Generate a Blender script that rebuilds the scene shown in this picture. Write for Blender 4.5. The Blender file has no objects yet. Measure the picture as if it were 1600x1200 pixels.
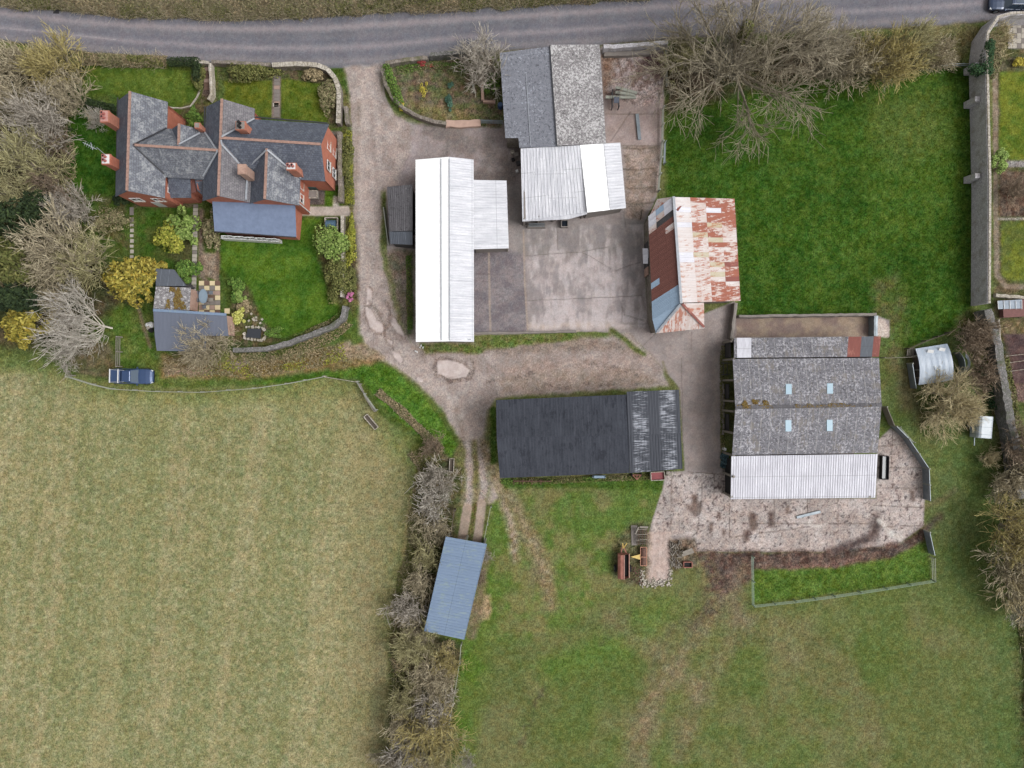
import bpy, math, random
import numpy as np
from mathutils import Vector, Matrix

scene = bpy.context.scene
# ------------------------------------------------------------------ camera, world, sun, exposure
HC = 85.0            # drone height in metres
S = 0.075            # metres per photo pixel on the ground (photo is 1600 x 1200)
cam_d = bpy.data.cameras.new("Camera"); cam = bpy.data.objects.new("Camera", cam_d)
scene.collection.objects.link(cam); scene.camera = cam
cam.location = (0, 0, HC); cam.rotation_euler = (0, 0, 0)
cam_d.sensor_width = 36; cam_d.lens = 18 * HC / 60.0; cam_d.clip_end = 6000; cam_d.clip_start = 0.5

world = bpy.data.worlds.new("World"); scene.world = world; world.use_nodes = True
wn = world.node_tree; bg = wn.nodes['Background']
sky = wn.nodes.new('ShaderNodeTexSky'); sky.sky_type = 'NISHITA'; sky.sun_disc = False
SUN_EL, SUN_AZ = math.radians(54), math.radians(98)      # high hazy sun from the east
sky.sun_elevation = SUN_EL; sky.sun_rotation = SUN_AZ
sky.air_density = 1.0; sky.dust_density = 6.0; sky.ozone_density = 1.0
hsv = wn.nodes.new('ShaderNodeHueSaturation'); hsv.inputs['Saturation'].default_value = 0.05
wn.links.new(sky.outputs[0], hsv.inputs['Color']); wn.links.new(hsv.outputs[0], bg.inputs[0])
bg.inputs[1].default_value = 0.15
sd = bpy.data.lights.new("Sun", 'SUN'); sd.energy = 1.0; sd.angle = math.radians(30); sd.color = (1.0, 0.985, 0.97)
sun = bpy.data.objects.new("Sun", sd); scene.collection.objects.link(sun)
sdir = Vector((math.sin(SUN_AZ) * math.cos(SUN_EL), math.cos(SUN_AZ) * math.cos(SUN_EL), math.sin(SUN_EL)))
sun.rotation_euler = sdir.to_track_quat('Z', 'Y').to_euler(); sun.location = (0, 0, 60)
scene.view_settings.view_transform = 'Standard'; scene.view_settings.look = 'None'
scene.view_settings.exposure = 0.32; scene.view_settings.gamma = 1
scene.render.engine = 'CYCLES'

ALB = 1.4   # photo colour -> base colour divisor
def lin1(v):
    v = v / 255.0
    return v / 12.92 if v <= 0.04045 else ((v + 0.055) / 1.055) ** 2.4
def tw(*c): return c3(*c, k=1.3)
def c3(r, g, b, k=1.0):
    return tuple(min(0.9, lin1(v) / ALB * k) for v in (r, g, b)) + (1.0,)

# ------------------------------------------------------------------ coordinates
def W(px, py, z=0.0):
    """world point of a photo pixel whose height above the ground is z"""
    k = S * (1 - z / HC)
    return Vector(((px - 800) * k, (600 - py) * k, z))
def T(tx, ty, z=0.0):
    """plan position in photo pixels measured from the photo centre"""
    return Vector((tx * S, ty * S, z))

# ------------------------------------------------------------------ materials
def new_mat(name):
    m = bpy.data.materials.new(name); m.use_nodes = True
    nt = m.node_tree; b = nt.nodes['Principled BSDF']
    return m, nt, b
class NT:
    def __init__(s, nt): s.nt = nt; s.n = nt.nodes; s.l = nt.links
    def node(s, t, **kw):
        nd = s.n.new(t)
        for k, v in kw.items():
            if k.startswith('_'): setattr(nd, k[1:], v)
            else: nd.inputs[k].default_value = v
        return nd
    def noise(s, vec, scale, detail=3, rough=.6, dist=0):
        nd = s.node('ShaderNodeTexNoise', Scale=scale, Detail=detail, Roughness=rough, Distortion=dist)
        if vec is not None: s.l.new(vec, nd.inputs['Vector'])
        return nd.outputs['Fac']
    def mapr(s, v, a, b, c=0, d=1):
        nd = s.node('ShaderNodeMapRange'); s.l.new(v, nd.inputs[0])
        for i, x in zip((1, 2, 3, 4), (a, b, c, d)): nd.inputs[i].default_value = x
        return nd.outputs[0]
    def math(s, op, a, b=None):
        nd = s.node('ShaderNodeMath', _operation=op)
        for i, x in enumerate((a, b)):
            if x is None: continue
            if isinstance(x, (int, float)): nd.inputs[i].default_value = x
            else: s.l.new(x, nd.inputs[i])
        return nd.outputs[0]
    def mix(s, fac, a, b, mode='MIX'):
        nd = s.n.new('ShaderNodeMix'); nd.data_type = 'RGBA'; nd.blend_type = mode
        for i, x in ((0, fac), (6, a), (7, b)):
            if isinstance(x, (int, float, tuple)): nd.inputs[i].default_value = x
            else: s.l.new(x, nd.inputs[i])
        return nd.outputs[2]
    def mapping(s, vec, scale=(1, 1, 1), loc=(0, 0, 0), rot=(0, 0, 0)):
        nd = s.n.new('ShaderNodeMapping'); s.l.new(vec, nd.inputs[0])
        nd.inputs['Scale'].default_value = scale; nd.inputs['Location'].default_value = loc; nd.inputs['Rotation'].default_value = rot
        return nd.outputs[0]
    def bump(s, h, strength, dist, b):
        nd = s.node('ShaderNodeBump', Strength=strength, Distance=dist); s.l.new(h, nd.inputs['Height'])
        s.l.new(nd.outputs[0], b.inputs['Normal'])
    def sep(s, vec):
        nd = s.n.new('ShaderNodeSeparateXYZ'); s.l.new(vec, nd.inputs[0]); return nd.outputs
def coords(t):
    nd = t.n.new('ShaderNodeTexCoord'); return nd.outputs['Object'], nd.outputs['UV']
MATS = {}
def plain(name, rgb, rough=.8, metal=0, var=.12, scale=3.0, rgb2=None, bump=.0):
    if name in MATS: return MATS[name]
    m, nt, b = new_mat(name); t = NT(nt); ob, uv = coords(t)
    n = t.noise(ob, scale, 4, .65)
    if rgb2 is None: rgb2 = tuple(c * (1 - 2.2 * var) for c in rgb[:3]) + (1,); 
    col = t.mix(t.mapr(n, .3, .7), rgb, rgb2)
    t.l.new(col, b.inputs['Base Color']); b.inputs['Roughness'].default_value = rough; b.inputs['Metallic'].default_value = metal
    if bump: t.bump(t.noise(ob, scale * 4, 3), bump, .03, b)
    MATS[name] = m; return m

def slate(name, base, dark, lichen, lic=.55, scale=1.0):
    """slate roof: courses of slates (uv in metres) with lichen and moss"""
    m, nt, b = new_mat(name); t = NT(nt); ob, uv = coords(t)
    br = t.node('ShaderNodeTexBrick', Scale=1.0); t.l.new(uv, br.inputs['Vector'])
    br.inputs['Brick Width'].default_value = .30; br.inputs['Row Height'].default_value = .24
    br.inputs['Mortar Size'].default_value = .012; br.inputs['Mortar'].default_value = tuple(c * .35 for c in dark[:3]) + (1,)
    br.inputs['Color1'].default_value = base; br.inputs['Color2'].default_value = dark; br.inputs['Bias'].default_value = -.1
    n = t.noise(ob, 1.3 * scale, 6, .72, .4); n2 = t.noise(ob, 5.5 * scale, 5, .7)
    k = t.mapr(t.math('ADD', t.math('MULTIPLY', n, .55), t.math('MULTIPLY', n2, .45)), lic - .04, lic + .05)
    col = t.mix(t.math('MULTIPLY', k, .75), br.outputs['Color'], lichen)
    n3 = t.noise(t.mapping(uv, (1.6, .25, 1)), 1.6, 4)
    col = t.mix(t.mapr(n3, .45, .75, 0, .35), col, tuple(c * .55 for c in dark[:3]) + (1,))
    t.l.new(col, b.inputs['Base Color']); b.inputs['Roughness'].default_value = .7
    t.bump(br.outputs['Fac'], .5, -.03, b); MATS[name] = m; return m

def sheet(name, base, dirt, k=.35, rough=.5, metal=0.0, speck=None, specklo=.56, seam=None, seamw=1.05, streak=None, patch=None, grime=.25, plo=.53, lap=None, band=None):
    """corrugated or profiled sheet roofing (uv in metres, u along the ridge, v down the slope)"""
    m, nt, b = new_mat(name); t = NT(nt); ob, uv = coords(t); s = t.sep(uv)
    n = t.noise(t.mapping(uv, (2.2, .22, 1)), 1.2, 5, .7)
    col = t.mix(t.mapr(n, .38, .72, 0, k), base, dirt)
    gr_ = t.noise(ob, 4.0, 3, .9); col = t.mix(t.mapr(gr_, .42, .60, 0, .22), col, dirt)
    g = t.noise(ob, .35, 4, .6)
    col = t.mix(t.mapr(g, .4, .75, 0, grime), col, dirt)
    if speck:
        sp = t.noise(ob, 4.2, 6, .8); sp2 = t.noise(ob, .55, 3)
        f = t.mapr(t.math('ADD', t.math('MULTIPLY', sp, .8), t.math('MULTIPLY', sp2, .2)), specklo, specklo + .03)
        col = t.mix(t.math('MULTIPLY', f, .85), col, speck)
        sp3 = t.noise(t.mapping(ob, (1, 1, 1), (7, 3, 1)), 3.6, 6, .85)
        col = t.mix(t.mapr(sp3, .54, .58, 0, .75), col, tuple(c * .3 for c in dirt[:3]) + (1,))
    if patch:
        pn = t.math('ADD', t.math('MULTIPLY', t.noise(ob, .6, 5, .7), .45), t.math('MULTIPLY', t.noise(t.mapping(uv, (3.2, .7, 1)), 1.0, 5, .75), .55)); col = t.mix(t.mapr(pn, plo, plo + .04, 0, .88), col, patch)
    if streak:
        st = t.noise(t.mapping(uv, (.5, 5, 1)), 1.3, 4, .75); st2 = t.noise(ob, .4, 2)
        f = t.mapr(t.math('ADD', t.math('MULTIPLY', st, .7), t.math('MULTIPLY', st2, .3)), .50, .58)
        if band: f = t.math('MULTIPLY', f, t.mapr(t.math('SINE', t.math('ADD', t.math('MULTIPLY', s[0], 2 * math.pi / band[0]), band[1])), -.45, .35))
        col = t.mix(f, col, streak)
    if lap:
        wob = t.math('MULTIPLY', t.noise(uv, .8, 2), .06); fr = t.math('FRACT', t.math('DIVIDE', t.math('ADD', s[1], wob), lap)); f = t.math('LESS_THAN', fr, .07 / lap)
        col = t.mix(t.math('MULTIPLY', f, .5), col, tuple(c * .6 for c in dirt[:3]) + (1,))
        lk = t.mapr(t.noise(t.mapping(uv, (1.4, .5, 1)), 1.1, 5, .8), .58, .7, 0, .35); col = t.mix(lk, col, tuple(c * q for c, q in zip(dirt[:3], (.75, .72, .62))) + (1,))
    if seam:
        fr = t.math('FRACT', t.math('DIVIDE', s[0], seamw)); f = t.math('LESS_THAN', fr, .06 / seamw)
        jn = t.mapr(t.noise(uv, 1.1, 3), .35, .6, .1, .75)
        col = t.mix(t.math('MULTIPLY', f, jn), col, seam)
        fr = t.math('FRACT', t.math('DIVIDE', s[1], 2.6)); f = t.math('LESS_THAN', fr, .018)
        col = t.mix(t.math('MULTIPLY', f, .45), col, tuple(c * .35 for c in dirt[:3]) + (1,))
    t.l.new(col, b.inputs['Base Color']); b.inputs['Roughness'].default_value = rough; b.inputs['Metallic'].default_value = metal
    t.bump(t.math('SINE', t.math('MULTIPLY', s[0], 42.0)), .35, .02, b); MATS[name] = m; return m

def brick(name, c1, c2, mortar, scale=1.0, bw=.225, rh=.075):
    m, nt, b = new_mat(name); t = NT(nt); ob, uv = coords(t)
    br = t.node('ShaderNodeTexBrick', Scale=scale); t.l.new(uv, br.inputs['Vector'])
    br.inputs['Brick Width'].default_value = bw; br.inputs['Row Height'].default_value = rh; br.inputs['Mortar Size'].default_value = .01
    br.inputs['Color1'].default_value = c1; br.inputs['Color2'].default_value = c2; br.inputs['Mortar'].default_value = mortar
    n = t.noise(ob, 1.5, 4); col = t.mix(t.mapr(n, .4, .75, 0, .4), br.outputs['Color'], tuple(x * .5 for x in c2[:3]) + (1,))
    t.l.new(col, b.inputs['Base Color']); b.inputs['Roughness'].default_value = .85
    t.bump(br.outputs['Fac'], .4, -.01, b); MATS[name] = m; return m

def stone(name, a, bb, joint, moss, scale=3.2):
    m, nt, b = new_mat(name); t = NT(nt); ob, uv = coords(t)
    v = t.node('ShaderNodeTexVoronoi', Scale=scale); t.l.new(ob, v.inputs['Vector'])
    e = t.node('ShaderNodeTexVoronoi', Scale=scale, _feature='DISTANCE_TO_EDGE'); t.l.new(ob, e.inputs['Vector'])
    s = t.sep(v.outputs['Color']); col = t.mix(s[0], a, bb)
    n2 = t.noise(ob, 6.0, 5, .75); col = t.mix(t.mapr(n2, .35, .7, 0, .5), col, bb)
    col = t.mix(t.mapr(e.outputs['Distance'], .02, .08, .8, 0), col, joint)
    n = t.noise(ob, .9, 5, .7); col = t.mix(t.mapr(n, .5, .66, 0, .75), col, moss)
    t.l.new(col, b.inputs['Base Color']); b.inputs['Roughness'].default_value = .95
    t.bump(e.outputs['Distance'], .7, .06, b); MATS[name] = m; return m

def island(name, cols, rough=.8, trans=0.0, big=None):
    """each leaf or twig takes its own tone"""
    m, nt, b = new_mat(name); t = NT(nt)
    g = t.n.new('ShaderNodeNewGeometry'); r = t.n.new('ShaderNodeValToRGB')
    t.l.new(g.outputs['Random Per Island'], r.inputs[0]); el = r.color_ramp.elements
    el[0].color = cols[0]; el[-1].color = cols[-1]
    for i, c in enumerate(cols[1:-1]):
        e = el.new((i + 1) / (len(cols) - 1)); e.color = c
    col = r.outputs[0]
    if big:
        ob, uv = coords(t); n = t.noise(ob, .9, 4, .65); col = t.mix(t.mapr(n, .42, .62, 0, .7), col, big)
    t.l.new(col, b.inputs['Base Color']); b.inputs['Roughness'].default_value = rough
    b.inputs['Specular IOR Level'].default_value = .2
    MATS[name] = m; return m

# ------------------------------------------------------------------ mesh builder
class MB:
    def __init__(s): s.v = []; s.f = []; s.uv = []; s.mi = []
    def face(s, pts, uv=None, mi=0):
        i = len(s.v); s.v += [tuple(p) for p in pts]; s.f.append(tuple(range(i, i + len(pts))))
        if uv is None:
            p0 = Vector(pts[0]); n = Vector((0, 0, 0))
            for k in range(1, len(pts) - 1): n += (Vector(pts[k]) - p0).cross(Vector(pts[k + 1]) - p0)
            if n.length < 1e-9: n = Vector((0, 0, 1))
            n.normalize()
            if abs(n.z) < .7: u = Vector((-n.y, n.x, 0)).normalized(); w = Vector((0, 0, 1))
            else: u = Vector((1, 0, 0)); w = Vector((0, 1, 0))
            uv = [(Vector(p).dot(u), Vector(p).dot(w)) for p in pts]
        s.uv.append(uv); s.mi.append(mi)
    def box(s, c, size, rz=0, mi=0, taper=1.0, rx=0):
        hx, hy, hz = [q / 2 for q in size]; M = Matrix.Rotation(rz, 3, 'Z') @ Matrix.Rotation(rx, 3, 'X'); c = Vector(c)
        P = [c + M @ Vector((x * (taper if z > 0 else 1), y * (taper if z > 0 else 1), z)) for z in (-hz, hz) for x, y in ((-hx, -hy), (hx, -hy), (hx, hy), (-hx, hy))]
        for q in ((3, 2, 1, 0), (4, 5, 6, 7), (0, 1, 5, 4), (1, 2, 6, 5), (2, 3, 7, 6), (3, 0, 4, 7)): s.face([P[i] for i in q], mi=mi)
    def bar(s, a, b, w, h=None, mi=0):
        """square bar from a to b"""
        h = h or w; a = Vector(a); b = Vector(b); d = (b - a).normalized()
        up = Vector((0, 0, 1)) if abs(d.z) < .95 else Vector((0, 1, 0)); x = d.cross(up).normalized() * w / 2; y = x.cross(d).normalized() * h / 2
        A = [a - x - y, a + x - y, a + x + y, a - x + y]; B = [q + (b - a) for q in A]
        s.face(A[::-1], mi=mi); s.face(B, mi=mi)
        for i in range(4): j = (i + 1) % 4; s.face([A[i], A[j], B[j], B[i]], mi=mi)
    def cyl(s, a, b, r0, r1=None, n=10, mi=0, cap=True):
        r1 = r0 if r1 is None else r1; a = Vector(a); b = Vector(b); d = (b - a).normalized()
        up = Vector((0, 0, 1)) if abs(d.z) < .9 else Vector((1, 0, 0)); x = d.cross(up).normalized(); y = x.cross(d)
        A = [a + (x * math.cos(q) + y * math.sin(q)) * r0 for q in [2 * math.pi * i / n for i in range(n)]]
        B = [b + (x * math.cos(q) + y * math.sin(q)) * r1 for q in [2 * math.pi * i / n for i in range(n)]]
        for i in range(n): j = (i + 1) % n; s.face([A[i], B[i], B[j], A[j]], mi=mi)
        if cap: s.face(A, mi=mi); s.face(B[::-1], mi=mi)
    def slab(s, pts, th, mi=0, u_dir=None, down=True):
        """a roof plane: pts in order round the plane, thickness th downwards; uv in metres, u along pts0-pts1"""
        P = [Vector(p) for p in pts]; u = (Vector(u_dir) if u_dir else (P[1] - P[0])).normalized()
        n = Vector((0, 0, 0))
        for k in range(1, len(P) - 1): n += (P[k] - P[0]).cross(P[k + 1] - P[0])
        n.normalize()
        if n.z < 0: P = P[::-1]; n = -n
        w = n.cross(u).normalized(); uv = [(p.dot(u), p.dot(w)) for p in P]
        s.face(P, uv, mi); Q = [p - Vector((0, 0, th)) for p in P]; s.face(Q[::-1], mi=mi)
        for i in range(len(P)):
            j = (i + 1) % len(P); s.face([P[i], Q[i], Q[j], P[j]], mi=mi)
    def prism(s, pts2, z0, z1, mi=0):
        """plan polygon extruded from z0 to z1 (z1 may be a list)"""
        n = len(pts2); zt = z1 if isinstance(z1, (list, tuple)) else [z1] * n
        A = [Vector((p[0], p[1], z0)) for p in pts2]; B = [Vector((p[0], p[1], z)) for p, z in zip(pts2, zt)]
        area = sum(pts2[i][0] * pts2[(i + 1) % n][1] - pts2[(i + 1) % n][0] * pts2[i][1] for i in range(n))
        if area < 0: A = A[::-1]; B = B[::-1]
        s.face(A[::-1], mi=mi); s.face(B, mi=mi)
        for i in range(n): j = (i + 1) % n; s.face([A[i], A[j], B[j], B[i]], mi=mi)
    def wallpoly(s, a, b, prof, th, mi=0):
        """vertical wall along a->b; prof = list of (t 0..1, z) outline on its face; thickness th to the left"""
        a = Vector((a[0], a[1], 0)); b = Vector((b[0], b[1], 0)); d = b - a; n = Vector((-d.y, d.x, 0)).normalized() * th
        A = [a + d * t + Vector((0, 0, z)) for t, z in prof]; B = [p + n for p in A]
        s.face(A, mi=mi); s.face(B[::-1], mi=mi)
        for i in range(len(A)): j = (i + 1) % len(A); s.face([A[j], A[i], B[i], B[j]], mi=mi)
    def corr(s, a, b, c, d, pitch=.33, dep=.035, th=.02, mi=0, duty=.3, mifun=None):
        """profiled sheet over the quad a,b (top edge) c,d (bottom edge; c below b)"""
        a, b, c, d = map(Vector, (a, b, c, d)); L = (b - a).length; n = (b - a).cross(d - a).normalized()
        if n.z < 0: n = -n
        V = ((a + b) / 2 - (c + d) / 2).length; k = max(1, int(L / pitch)); ts = []
        for i in range(k):
            for f, h in ((0, 0), (duty * .3, 1), (duty * .7, 1), (duty, 0)): ts.append(((i + f) / k, h))
        ts.append((1, 0))
        top = [a.lerp(b, t) + n * h * dep for t, h in ts]; bot = [d.lerp(c, t) + n * h * dep for t, h in ts]
        for i in range(len(ts) - 1):
            u0, u1 = ts[i][0] * L, ts[i + 1][0] * L; q = mifun(u0) if mifun else mi
            s.face([top[i], bot[i], bot[i + 1], top[i + 1]], [(u0, 0), (u0, V), (u1, V), (u1, 0)], q)
        z = Vector((0, 0, th)); s.face([a - z, b - z, c - z, d - z], mi=mi)
        for p, q in ((a, b), (b, c), (c, d), (d, a)): s.face([p, q, q - z, p - z], mi=mi)
    def build(s, name, mats, parent=None, smooth=False, merge=False):
        me = bpy.data.meshes.new(name); me.from_pydata(s.v, [], s.f)
        ul = me.uv_layers.new(name='UVMap'); flat = [x for f in s.uv for q in f for x in q]; ul.data.foreach_set('uv', flat)
        if not isinstance(mats, (list, tuple)): mats = [mats]
        for m in mats: me.materials.append(m)
        me.polygons.foreach_set('material_index', s.mi)
        if smooth: me.polygons.foreach_set('use_smooth', [True] * len(s.f))
        me.update(); o = bpy.data.objects.new(name, me); scene.collection.objects.link(o)
        if parent is not None: o.parent = parent; o.matrix_parent_inverse = Matrix.Translation(-parent.location) if False else Matrix.Identity(4); rebase(o, parent)
        return o
def world_loc(p):
    M = Matrix.Identity(4); chain = []
    while p is not None: chain.append(p); p = p.parent
    for q in reversed(chain): M = M @ Matrix.LocRotScale(q.location, q.rotation_euler, q.scale)
    return M
def rebase(o, parent):
    """mesh built in world coordinates: move it into the parent's frame"""
    o.data.transform(world_loc(parent).inverted())
def tag(o, label=None, cat=None, group=None, kind=None):
    if label: o['label'] = label
    if cat: o['category'] = cat
    if group: o['group'] = group
    if kind: o['kind'] = kind
    return o
def empty(name, loc, label, cat, group=None, rz=0):
    o = bpy.data.objects.new(name, None); scene.collection.objects.link(o); o.location = loc; o.rotation_euler = (0, 0, rz)
    o.empty_display_size = .3; return tag(o, label, cat, group)
def copy_tree(o, parent=None):
    c = o.copy(); scene.collection.objects.link(c); c.parent = parent
    for ch in [x for x in bpy.data.objects if x.parent is o]: copy_tree(ch, c)
    return c
def fast_mesh(name, V, F, mats, parent=None, mi=None, local=False):
    """numpy vertices (N,3) and quads (M,4) or tris (M,3)"""
    me = bpy.data.meshes.new(name); k = F.shape[1]
    me.vertices.add(len(V)); me.vertices.foreach_set('co', np.ascontiguousarray(V, dtype=np.float32).ravel())
    me.loops.add(F.size); me.loops.foreach_set('vertex_index', np.ascontiguousarray(F, dtype=np.int32).ravel())
    me.polygons.add(len(F)); me.polygons.foreach_set('loop_start', np.arange(0, F.size, k, dtype=np.int32))
    me.polygons.foreach_set('loop_total', np.full(len(F), k, dtype=np.int32))
    if not isinstance(mats, (list, tuple)): mats = [mats]
    for m in mats: me.materials.append(m)
    if mi is not None: me.polygons.foreach_set('material_index', np.asarray(mi, dtype=np.int32))
    me.update(calc_edges=True); me.validate()
    o = bpy.data.objects.new(name, me); scene.collection.objects.link(o)
    if parent is not None:
        o.parent = parent
        if not local: rebase(o, parent)
    return o
# ------------------------------------------------------------------ ground, painted zone by zone on a fine grid
_rng = np.random.default_rng(5); _TAB = _rng.random((256, 256)).astype(np.float32)
def vn(X, Y, sc, seed=0):
    x = X / sc + seed * 17.3; y = Y / sc + seed * 9.1
    xi = np.floor(x).astype(np.int64); yi = np.floor(y).astype(np.int64); fx = (x - xi).astype(np.float32); fy = (y - yi).astype(np.float32)
    fx = fx * fx * (3 - 2 * fx); fy = fy * fy * (3 - 2 * fy); x0 = xi & 255; x1 = (xi + 1) & 255; y0 = yi & 255; y1 = (yi + 1) & 255
    return (_TAB[x0, y0] * (1 - fx) + _TAB[x1, y0] * fx) * (1 - fy) + (_TAB[x0, y1] * (1 - fx) + _TAB[x1, y1] * fx) * fy
def fbm(X, Y, sc, seed=0, o=4, g=.55):
    r = 0; a = 1; t = 0
    for i in range(o): r = r + a * vn(X, Y, sc / 2 ** i, seed + i * 3); t += a; a *= g
    return r / t
STEP = 1.6
inner_x = np.arange(-12, 1612 + .1, STEP); inner_y = np.arange(-12, 1212 + .1, STEP)
ext = np.array([12, 20, 32, 48, 70, 100, 140, 200, 300, 500, 900, 2000, 5000, 16000.])
gx = np.concatenate([-(ext[::-1]) - 12, inner_x, inner_x[-1] + ext]); gy = np.concatenate([-(ext[::-1]) - 12, inner_y, inner_y[-1] + ext])
PX, PY = np.meshgrid(gx, gy); PX = PX.astype(np.float32); PY = PY.astype(np.float32)
NY, NX = PX.shape
C = np.zeros((NY, NX, 3), np.float32)
AMP = np.ones((NY, NX), np.float32)        # grain
WX = (fbm(PX, PY, 14, 1) - .5); WY = (fbm(PX, PY, 14, 2) - .5); FINE = fbm(PX, PY, 5, 7, 3)
N30 = fbm(PX, PY, 30, 11); N8 = fbm(PX, PY, 8, 12, 3); N90 = fbm(PX, PY, 110, 13)
def bbox(pts, m):
    xs = [p[0] for p in pts]; ys = [p[1] for p in pts]
    i0, i1 = np.searchsorted(gx, [min(xs) - m, max(xs) + m]); j0, j1 = np.searchsorted(gy, [min(ys) - m, max(ys) + m])
    return slice(max(0, j0 - 1), j1 + 1), slice(max(0, i0 - 1), i1 + 1)
def sdist(pts, sl, warp):
    X = PX[sl] + WX[sl] * warp * 2; Y = PY[sl] + WY[sl] * warp * 2
    d = np.full(X.shape, 1e9, np.float32); ins = np.zeros(X.shape, bool); n = len(pts)
    for i in range(n):
        x0, y0 = pts[i]; x1, y1 = pts[(i + 1) % n]; dx, dy = x1 - x0, y1 - y0; L = dx * dx + dy * dy + 1e-6
        t = np.clip(((X - x0) * dx + (Y - y0) * dy) / L, 0, 1); d = np.minimum(d, np.hypot(X - x0 - t * dx, Y - y0 - t * dy))
        if y0 != y1:
            c = ((y0 > Y) != (y1 > Y)) & (X < (x1 - x0) * (Y - y0) / (y1 - y0) + x0); ins ^= c
    return np.where(ins, -d, d)
def ldist(path, sl, warp):
    X = PX[sl] + WX[sl] * warp * 2; Y = PY[sl] + WY[sl] * warp * 2; d = np.full(X.shape, 1e9, np.float32)
    for i in range(len(path) - 1):
        x0, y0 = path[i][:2]; x1, y1 = path[i + 1][:2]; dx, dy = x1 - x0, y1 - y0; L = dx * dx + dy * dy + 1e-6
        t = np.clip(((X - x0) * dx + (Y - y0) * dy) / L, 0, 1); q = np.hypot(X - x0 - t * dx, Y - y0 - t * dy)
        if len(path[i]) > 2: q = q - (path[i][2] * (1 - t) + path[i + 1][2] * t)
        d = np.minimum(d, q)
    return d
def lay(sl, a, c1, c2=None, nsc=None, amp=None, seed=3, lo=.38, hi=.62):
    a = np.clip(a, 0, 1)[..., None]; col = np.array(c1, np.float32)
    if c2 is not None:
        n = fbm(PX[sl], PY[sl], nsc or 20, seed); n = np.clip((n - lo) / (hi - lo), 0, 1)[..., None]
        col = col * (1 - n) + np.array(c2, np.float32) * n
    C[sl] = C[sl] * (1 - a) + col * a
    if amp is not None: AMP[sl] = AMP[sl] * (1 - a[..., 0]) + amp * a[..., 0]
def zone(pts, c1, c2=None, nsc=None, soft=2, warp=3, op=1, amp=None, seed=3, erode=0, lo=.38, hi=.62):
    sl = bbox(pts, soft * 3 + warp * 2 + 4); d = sdist(pts, sl, warp)
    if erode: d = d + (FINE[sl] - .5) * erode * 2
    lay(sl, np.clip(.5 - d / (2 * soft), 0, 1) * op, c1, c2, nsc, amp, seed, lo, hi)
def line(path, w, c1, c2=None, nsc=None, soft=1.5, warp=2, op=1, amp=None, seed=4, brk=0, erode=0):
    wmax = max([p[2] if len(p) > 2 else 0 for p in path]) + w
    sl = bbox(path, wmax + soft * 3 + warp * 2 + 4); d = ldist(path, sl, warp) - w
    if erode: d = d + (FINE[sl] - .5) * erode * 2
    a = np.clip(.5 - d / (2 * soft), 0, 1) * op
    if brk: a = a * np.clip((N8[sl] * .5 + N30[sl] * .5 - brk) / .08, 0, 1)
    lay(sl, a, c1, c2, nsc, amp, seed)
ALL = (slice(0, NY), slice(0, NX))
GR = (62, 88, 34)
# pasture, the south-east field
lay(ALL, np.ones_like(PX), (93, 105, 57), (108, 109, 71), 70, 1.0, 21, .35, .65)
lay(ALL, np.clip((N90 - .5) / .12, 0, 1) * .4, (82, 98, 46))
zone([(1380, 500), (1600, 500), (1900, 900), (1900, 1500), (1500, 1400), (1540, 1000), (1455, 920), (1450, 700), (1385, 640)], (80, 98, 52), (92, 104, 62), 40, 30, 10, .75)
zone([(730, 760), (1040, 750), (1000, 830), (960, 930), (840, 1000), (730, 990), (735, 860)], (86, 112, 48), (118, 116, 74), 32, 14, 8, .75, 1.0, 5)
zone([(700, 960), (770, 860), (780, 960), (730, 1200), (700, 1400)], (74, 106, 34), (92, 110, 50), 30, 14, 8, .8)
zone([(820, 1040), (960, 990), (1010, 930), (1060, 940), (1010, 1010), (860, 1070)], (84, 112, 46), None, None, 14, 10, .55)
for p, o in (([(1130, 900), (1120, 960), (1080, 1010), (1030, 1060), (1010, 1130), (990, 1400)], .6), ([(1130, 900), (1150, 960), (1140, 1010), (1090, 1080), (1060, 1180)], .5),
          ([(960, 970), (1010, 1010), (1060, 1050), (1100, 1090)], .5), ([(1170, 960), (1250, 980), (1310, 1040), (1360, 1110), (1380, 1300)], .35), ([(800, 780), (835, 850), (845, 900)], .7),
          ([(1050, 1060), (1000, 1120), (980, 1200)], .5), ([(1150, 980), (1220, 1010), (1300, 1080)], .35)):
    line(p, 15, (134, 116, 96), (116, 106, 80), 14, 11, 9, o, 1.2, 6)
for p, o, w in (([(1000, 945), (960, 985), (940, 1005)], .4, 3), ([(1120, 905), (1050, 985), (1015, 1040)], .35, 3), ([(815, 1160), (830, 1115), (850, 1080)], .5, 6), ([(1145, 1010), (1180, 990)], .3, 6)):
    line(p, w, (84, 76, 62), None, None, 4, 5, o, 1.2, brk=.47)
# west field: dry grass with green tufts
WF = [(-20000, 520), (-50, 545), (60, 565), (110, 590), (180, 607), (300, 612), (420, 604), (500, 592), (555, 598), (585, 655), (640, 702), (662, 722), (655, 765), (640, 850), (622, 960), (605, 1010), (606, 1200), (600, 18000), (-20000, 18000)]
zone(WF, (156, 146, 111), (144, 138, 102), 110, 4, 4, 1, 1.05, 31, .3, .7)
sl = bbox([(-400, 540), (690, 1500)], 0); inF = np.clip(.5 - sdist(WF, sl, 3) / 8, 0, 1)
tuft = fbm(PX[sl] * 1.3, PY[sl] * .8, 13, 41, 4, .7); big = fbm(PX[sl], PY[sl] * .45, 60, 42)
U_ = PX[sl] + (PY[sl] - 600) * .13 + 6 * (big - .5)
stp = .5 * vn(U_, PY[sl] * .03, 13, 45) + .3 * vn(U_, PY[sl] * .06, 5.5, 46) + .2 * vn(U_, PY[sl] * .02, 40, 47)
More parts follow.
